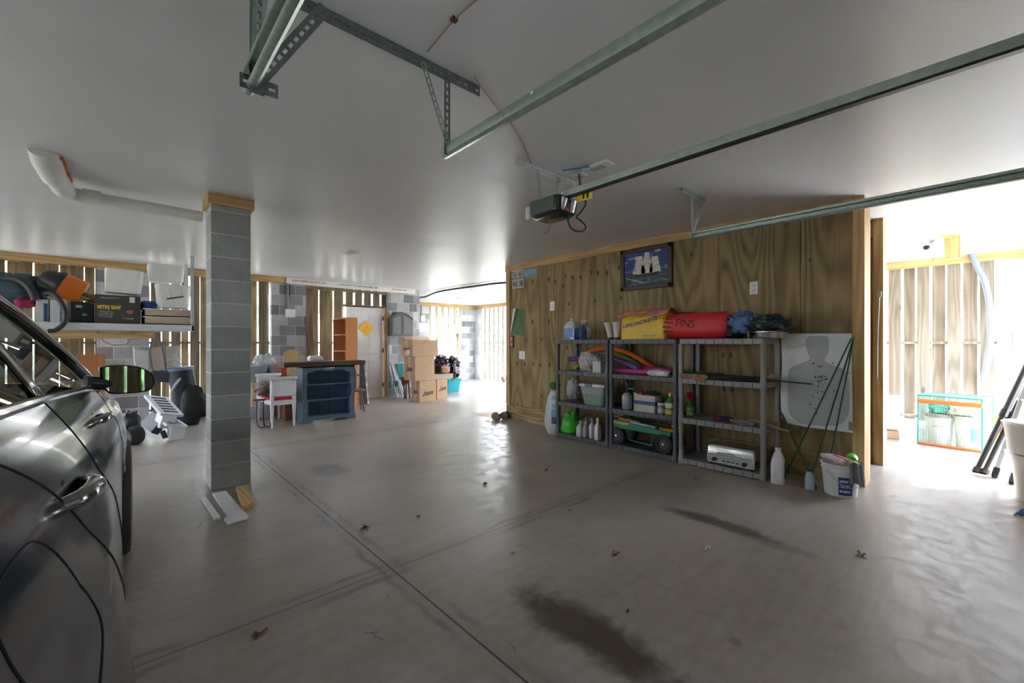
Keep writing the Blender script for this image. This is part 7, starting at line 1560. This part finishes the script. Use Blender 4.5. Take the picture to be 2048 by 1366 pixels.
# electric conduit whip on the slats
b = MB(); b.tube([AX(1943, 507, XR - .06), AX(1958, 540, XR - .06), AX(1970, 565, XR - .08), AX(1979, 610, XR - .10), AX(1981, 660, XR - .1), AX(1978, 710, XR - .1), AX(1965, 765, XR - .1)], .035, 12, sm=6)
tag(b.build('conduit_whip', mat('blue_grey_conduit', (.24, .28, .40), .5), smooth=True), 'blue grey flexible conduit hanging in front of the right slats', 'conduit')
# overhead lumber rail with cans
t = thing('overhead_rod', 'thin steel rods hung below the ceiling of the bright bay', 'rod', AX(1880, 480, 7.6), group='steel rods under the bright bay ceiling')
MB().tube([AX(1783, 487, 7.6), AX(1900, 470, 7.6), AX(1962, 461, 7.6)], .012, 8).build('rod', steel, t)
MB().tube([AX(1783, 468, 7.4), AX(1895, 452, 7.4)], .008, 8).build('rod', steel, t)
t = thing('hanging_bracket', 'pine hanger block with a yellow ring under the bright ceiling', 'bracket', AX(1905, 462, 7.5))
a = AX(1905, 431, 7.5); MB().box(a.x - .05, a.y - .07, 2.30, a.x + .05, a.y + .07, CEIL).build('block', pine_z, t, bevel=.003)
MB().lathe([(.045, -.03), (.085, -.03), (.085, .03), (.045, .03)], AX(1895, 462, 7.42), 24, Matrix.Rotation(math.pi / 2, 3, 'X') @ Matrix.Rotation(math.pi / 2, 3, 'Y'), cap=False).build('ring', mat('ring_yellow', (.75, .50, .12), .5), t, smooth=True)
for k, (px, py) in enumerate(((1864, 483), (1853, 495), (1870, 519))):
    p = AX(px, py, 7.6 if k < 2 else 9.0); tt = thing('spot_bulb', ('small grey clamp on the overhead rod', 'tiny dark knob below the overhead rod', 'small tan clamp on the slat header')[k], 'clamp', p)
    MB().blob(p, (.06, .07, .06), .1, 2, k, .9, 14, 8).build('clamp', (steel, black, pine_x)[k], tt, smooth=True)
# pull cord and hook on the stud
p = AX(1758, 610, 5.88); t = thing('pull_cord', 'white cord with a hook hanging on the inner pine post', 'cord', (5.84, p.y, 1.0))
q0, q1 = AX(1759, 592, 5.845), AX(1755, 757, 5.845)
MB().tube([q0, q0.lerp(q1, .5) + Vector((0, .006, 0)), q1], .004, 6, sm=3).build('cord', whitep, t, smooth=True)
MB().tube([q1, q1 + Vector((0, .012, -.03)), q1 + Vector((0, -.004, -.05)), q1 + Vector((0, -.02, -.03))], .004, 6, sm=4).build('hook', steel, t, smooth=True); MB().box(q0.x - .01, q0.y - .015, q0.z - .01, q0.x + .01, q0.y + .015, q0.z + .05).build('cleat', steel, t)
q = AX(1745, 520, 5.7); MB().tube([Vector((5.70, .83, q.z)), Vector((5.80, .76, q.z - .05)), Vector((5.86, .72, q.z - .07))], .016, 8)
# wall fixtures on right pier
b = MB(); b.box(XR - .05, -.45, 1.15, XR - .001, -.25, 1.45); tag(b.build('breaker_panel', mat('panel_grey', (.5, .52, .6), .5), bevel=.01), 'grey electrical panel on the pale block pier at far right', 'electrical panel')
# --- leaves and litter
lfm = mat('dry_leaf', (.20, .075, .03), .7, var=.4, vscale=60); lfm2 = mat('pale_leaf', (.33, .24, .17), .7, var=.4, vscale=60)
def leaf(px, py, s, kind, label, m=lfm, rot=0, seed=1):
    c = FL(px, py, 0.0); rnd = random.Random(seed); b = MB(); n = 9 if kind == 'oak' else 1; out = []
    K = 36
    for i in range(K):
        a = 2 * math.pi * i / K; r = 1.0
        if kind == 'oak': r = (.55 + .45 * abs(math.cos(a * 3.5))) * (1.15 if abs(math.sin(a)) < .4 else .8)
        elif kind == 'plain': r = .38 + .62 * abs(math.cos(a)) ** 1.5
        out.append((a, r * s * rnd.uniform(.9, 1.08)))
    vs = [c + Vector((0, 0, .004))]
    for ring in (.5, 1.0):
        for a, r in out:
            x, y = math.cos(a + rot) * r * ring, math.sin(a + rot) * r * ring * .75
            vs.append(c + Vector((x, y, .003 + ring ** 2 * s * (.30 + .28 * math.sin(2.3 * a + seed)) * (1 if kind == 'oak' else .6))))
    fs = [(0, 1 + i, 1 + (i + 1) % K) for i in range(K)] + [(1 + i, 1 + K + i, 1 + K + (i + 1) % K, 1 + (i + 1) % K) for i in range(K)]
    b.add(vs, fs); t = thing('dry_leaf', label, 'leaf', (c.x, c.y, 0), group='dry leaves scattered on the concrete')
    b.build('blade', m, t, smooth='all', solid=.0015)
    e = c + Vector((math.cos(rot) * s * -1.5, math.sin(rot) * s * -1.2, .004)); MB().tube([c + Vector((0, 0, .006)), e], .0014, 5).build('stalk', m, t)
leaf(520, 1270, .034, 'oak', 'curled brown leaf lying lowest left, near the slanting floor joint', rot=.6, seed=3)
leaf(731, 1056, .030, 'oak', 'brown oak leaf above the crossing of the floor joints', rot=.3, seed=4)
leaf(837, 1034, .020, 'oak', 'small upright curled brown leaf right of the oak leaf above the crossing', rot=1.4, seed=5)
leaf(970, 969, .026, 'oak', 'brown leaf on the open floor in line with the wall end', rot=.8, seed=6)
leaf(1092, 941, .030, 'plain', 'brown leaf nearest the dark grey shelving units', rot=.2, seed=7)
leaf(1390, 957, .032, 'oak', 'tan leaf in front of the silver grill shelf', lfm2, rot=.4, seed=8)
leaf(1141, 1021, .024, 'plain', 'tan leaf beside the joint running to the shelves', lfm2, rot=.1, seed=9)
leaf(1233, 1109, .034, 'oak', 'dark spiky leaf between the two tyre stains', lfm, rot=.2, seed=10)
leaf(1414, 1098, .036, 'plain', 'pale curled leaf below the narrow tyre stain', mat('ash_leaf', (.42, .37, .32), .7, var=.3, vscale=60), rot=.3, seed=11)
leaf(1722, 1111, .034, 'oak', 'brown shrivelled leaf farthest right on the floor', lfm2, rot=.9, seed=12)
leaf(1028, 1107, .018, 'plain', 'small narrow brown leaf right of the joint crossing', lfm2, rot=-.5, seed=13)
leaf(775, 1193, .014, 'plain', 'tiny tan leaf below the joint crossing', mat('tan_chip', (.42, .25, .12), .7), rot=.9, seed=14)
leaf(1255, 1224, .012, 'oak', 'tiny dark crumpled leaf beside the wide tyre stain', mat('dark_leaf', (.06, .05, .02), .8), rot=.2, seed=15)
tw = mat('twig', (.17, .10, .07), .8)
for k, pts in enumerate((((728, 1266), (745, 1265), (752, 1273), (766, 1279)), ((1020, 1286), (1027, 1296), (1031, 1303)), ((394, 1056), (401, 1049), (405, 1043)))):
    b = MB(); b.tube([FL(x, y, .004) for x, y in pts], .0014, 5)
    if k == 0: b.tube([FL(745, 1265, .004), FL(758, 1263, .004)], .001, 5); b.tube([FL(752, 1273, .004), FL(748, 1276, .004)], .001, 5)
    tag(b.build('twig', tw), ('forked thin twig on the floor near the bottom of the picture', 'short thin twig left of the wide tyre stain', 'tiny twig on the floor between car and offcuts')[k], 'twig', 'twigs on the floor')
# --- trees beyond the screens
fol = mat('foliage', (.27, .32, .17), .8, var=.4, vscale=4); fol2 = mat('dark_foliage', (.05, .13, .025), .8, var=.6, vscale=4); bark = mat('bark', (.10, .07, .05), .9)
rnd = random.Random(11)
TREES = ((-8, 24, 7, 'left end of the back screen'), (-1, 27, 8, 'slats left of the back pier'), (5, 27, 8, 'slats left of the white door'), (12, 30, 8, 'left half of the alcove screen'), (19, 27, 7, 'alcove corner pier'),
    (29, 16, 7, 'far slats on the right of the alcove'), (30, 2, 7, 'pale slats of the bright bay'), (-14, 12, 8, 'left wall, further back'), (-14, 3, 8, 'left wall, beside the car'), (-4, -16, 8, 'left shut door'), (1.9, -7.5, 5, 'slatted pier between the doors'))
for k, (x, y, h, wh) in enumerate(TREES):
    t = thing('leafy_tree', 'green leafy tree outdoors beyond the ' + wh, 'tree', (x, y, -.13), group='trees outside the screens')
    b = MB()
    for q in range(5): b.blob((x + rnd.uniform(-1.4, 1.4), y + rnd.uniform(-1.4, 1.4), h * rnd.uniform(.4, .8)), (3.6, 3.6, 3.2), .5, 2.5, k * 7 + q, 1, 22, 14)
    b.build('crown', fol2 if y < -5 else fol, t); MB().tube([(x, y, -.15), (x, y, h * .5)], [.22, .14], 10).build('trunk', bark, t)
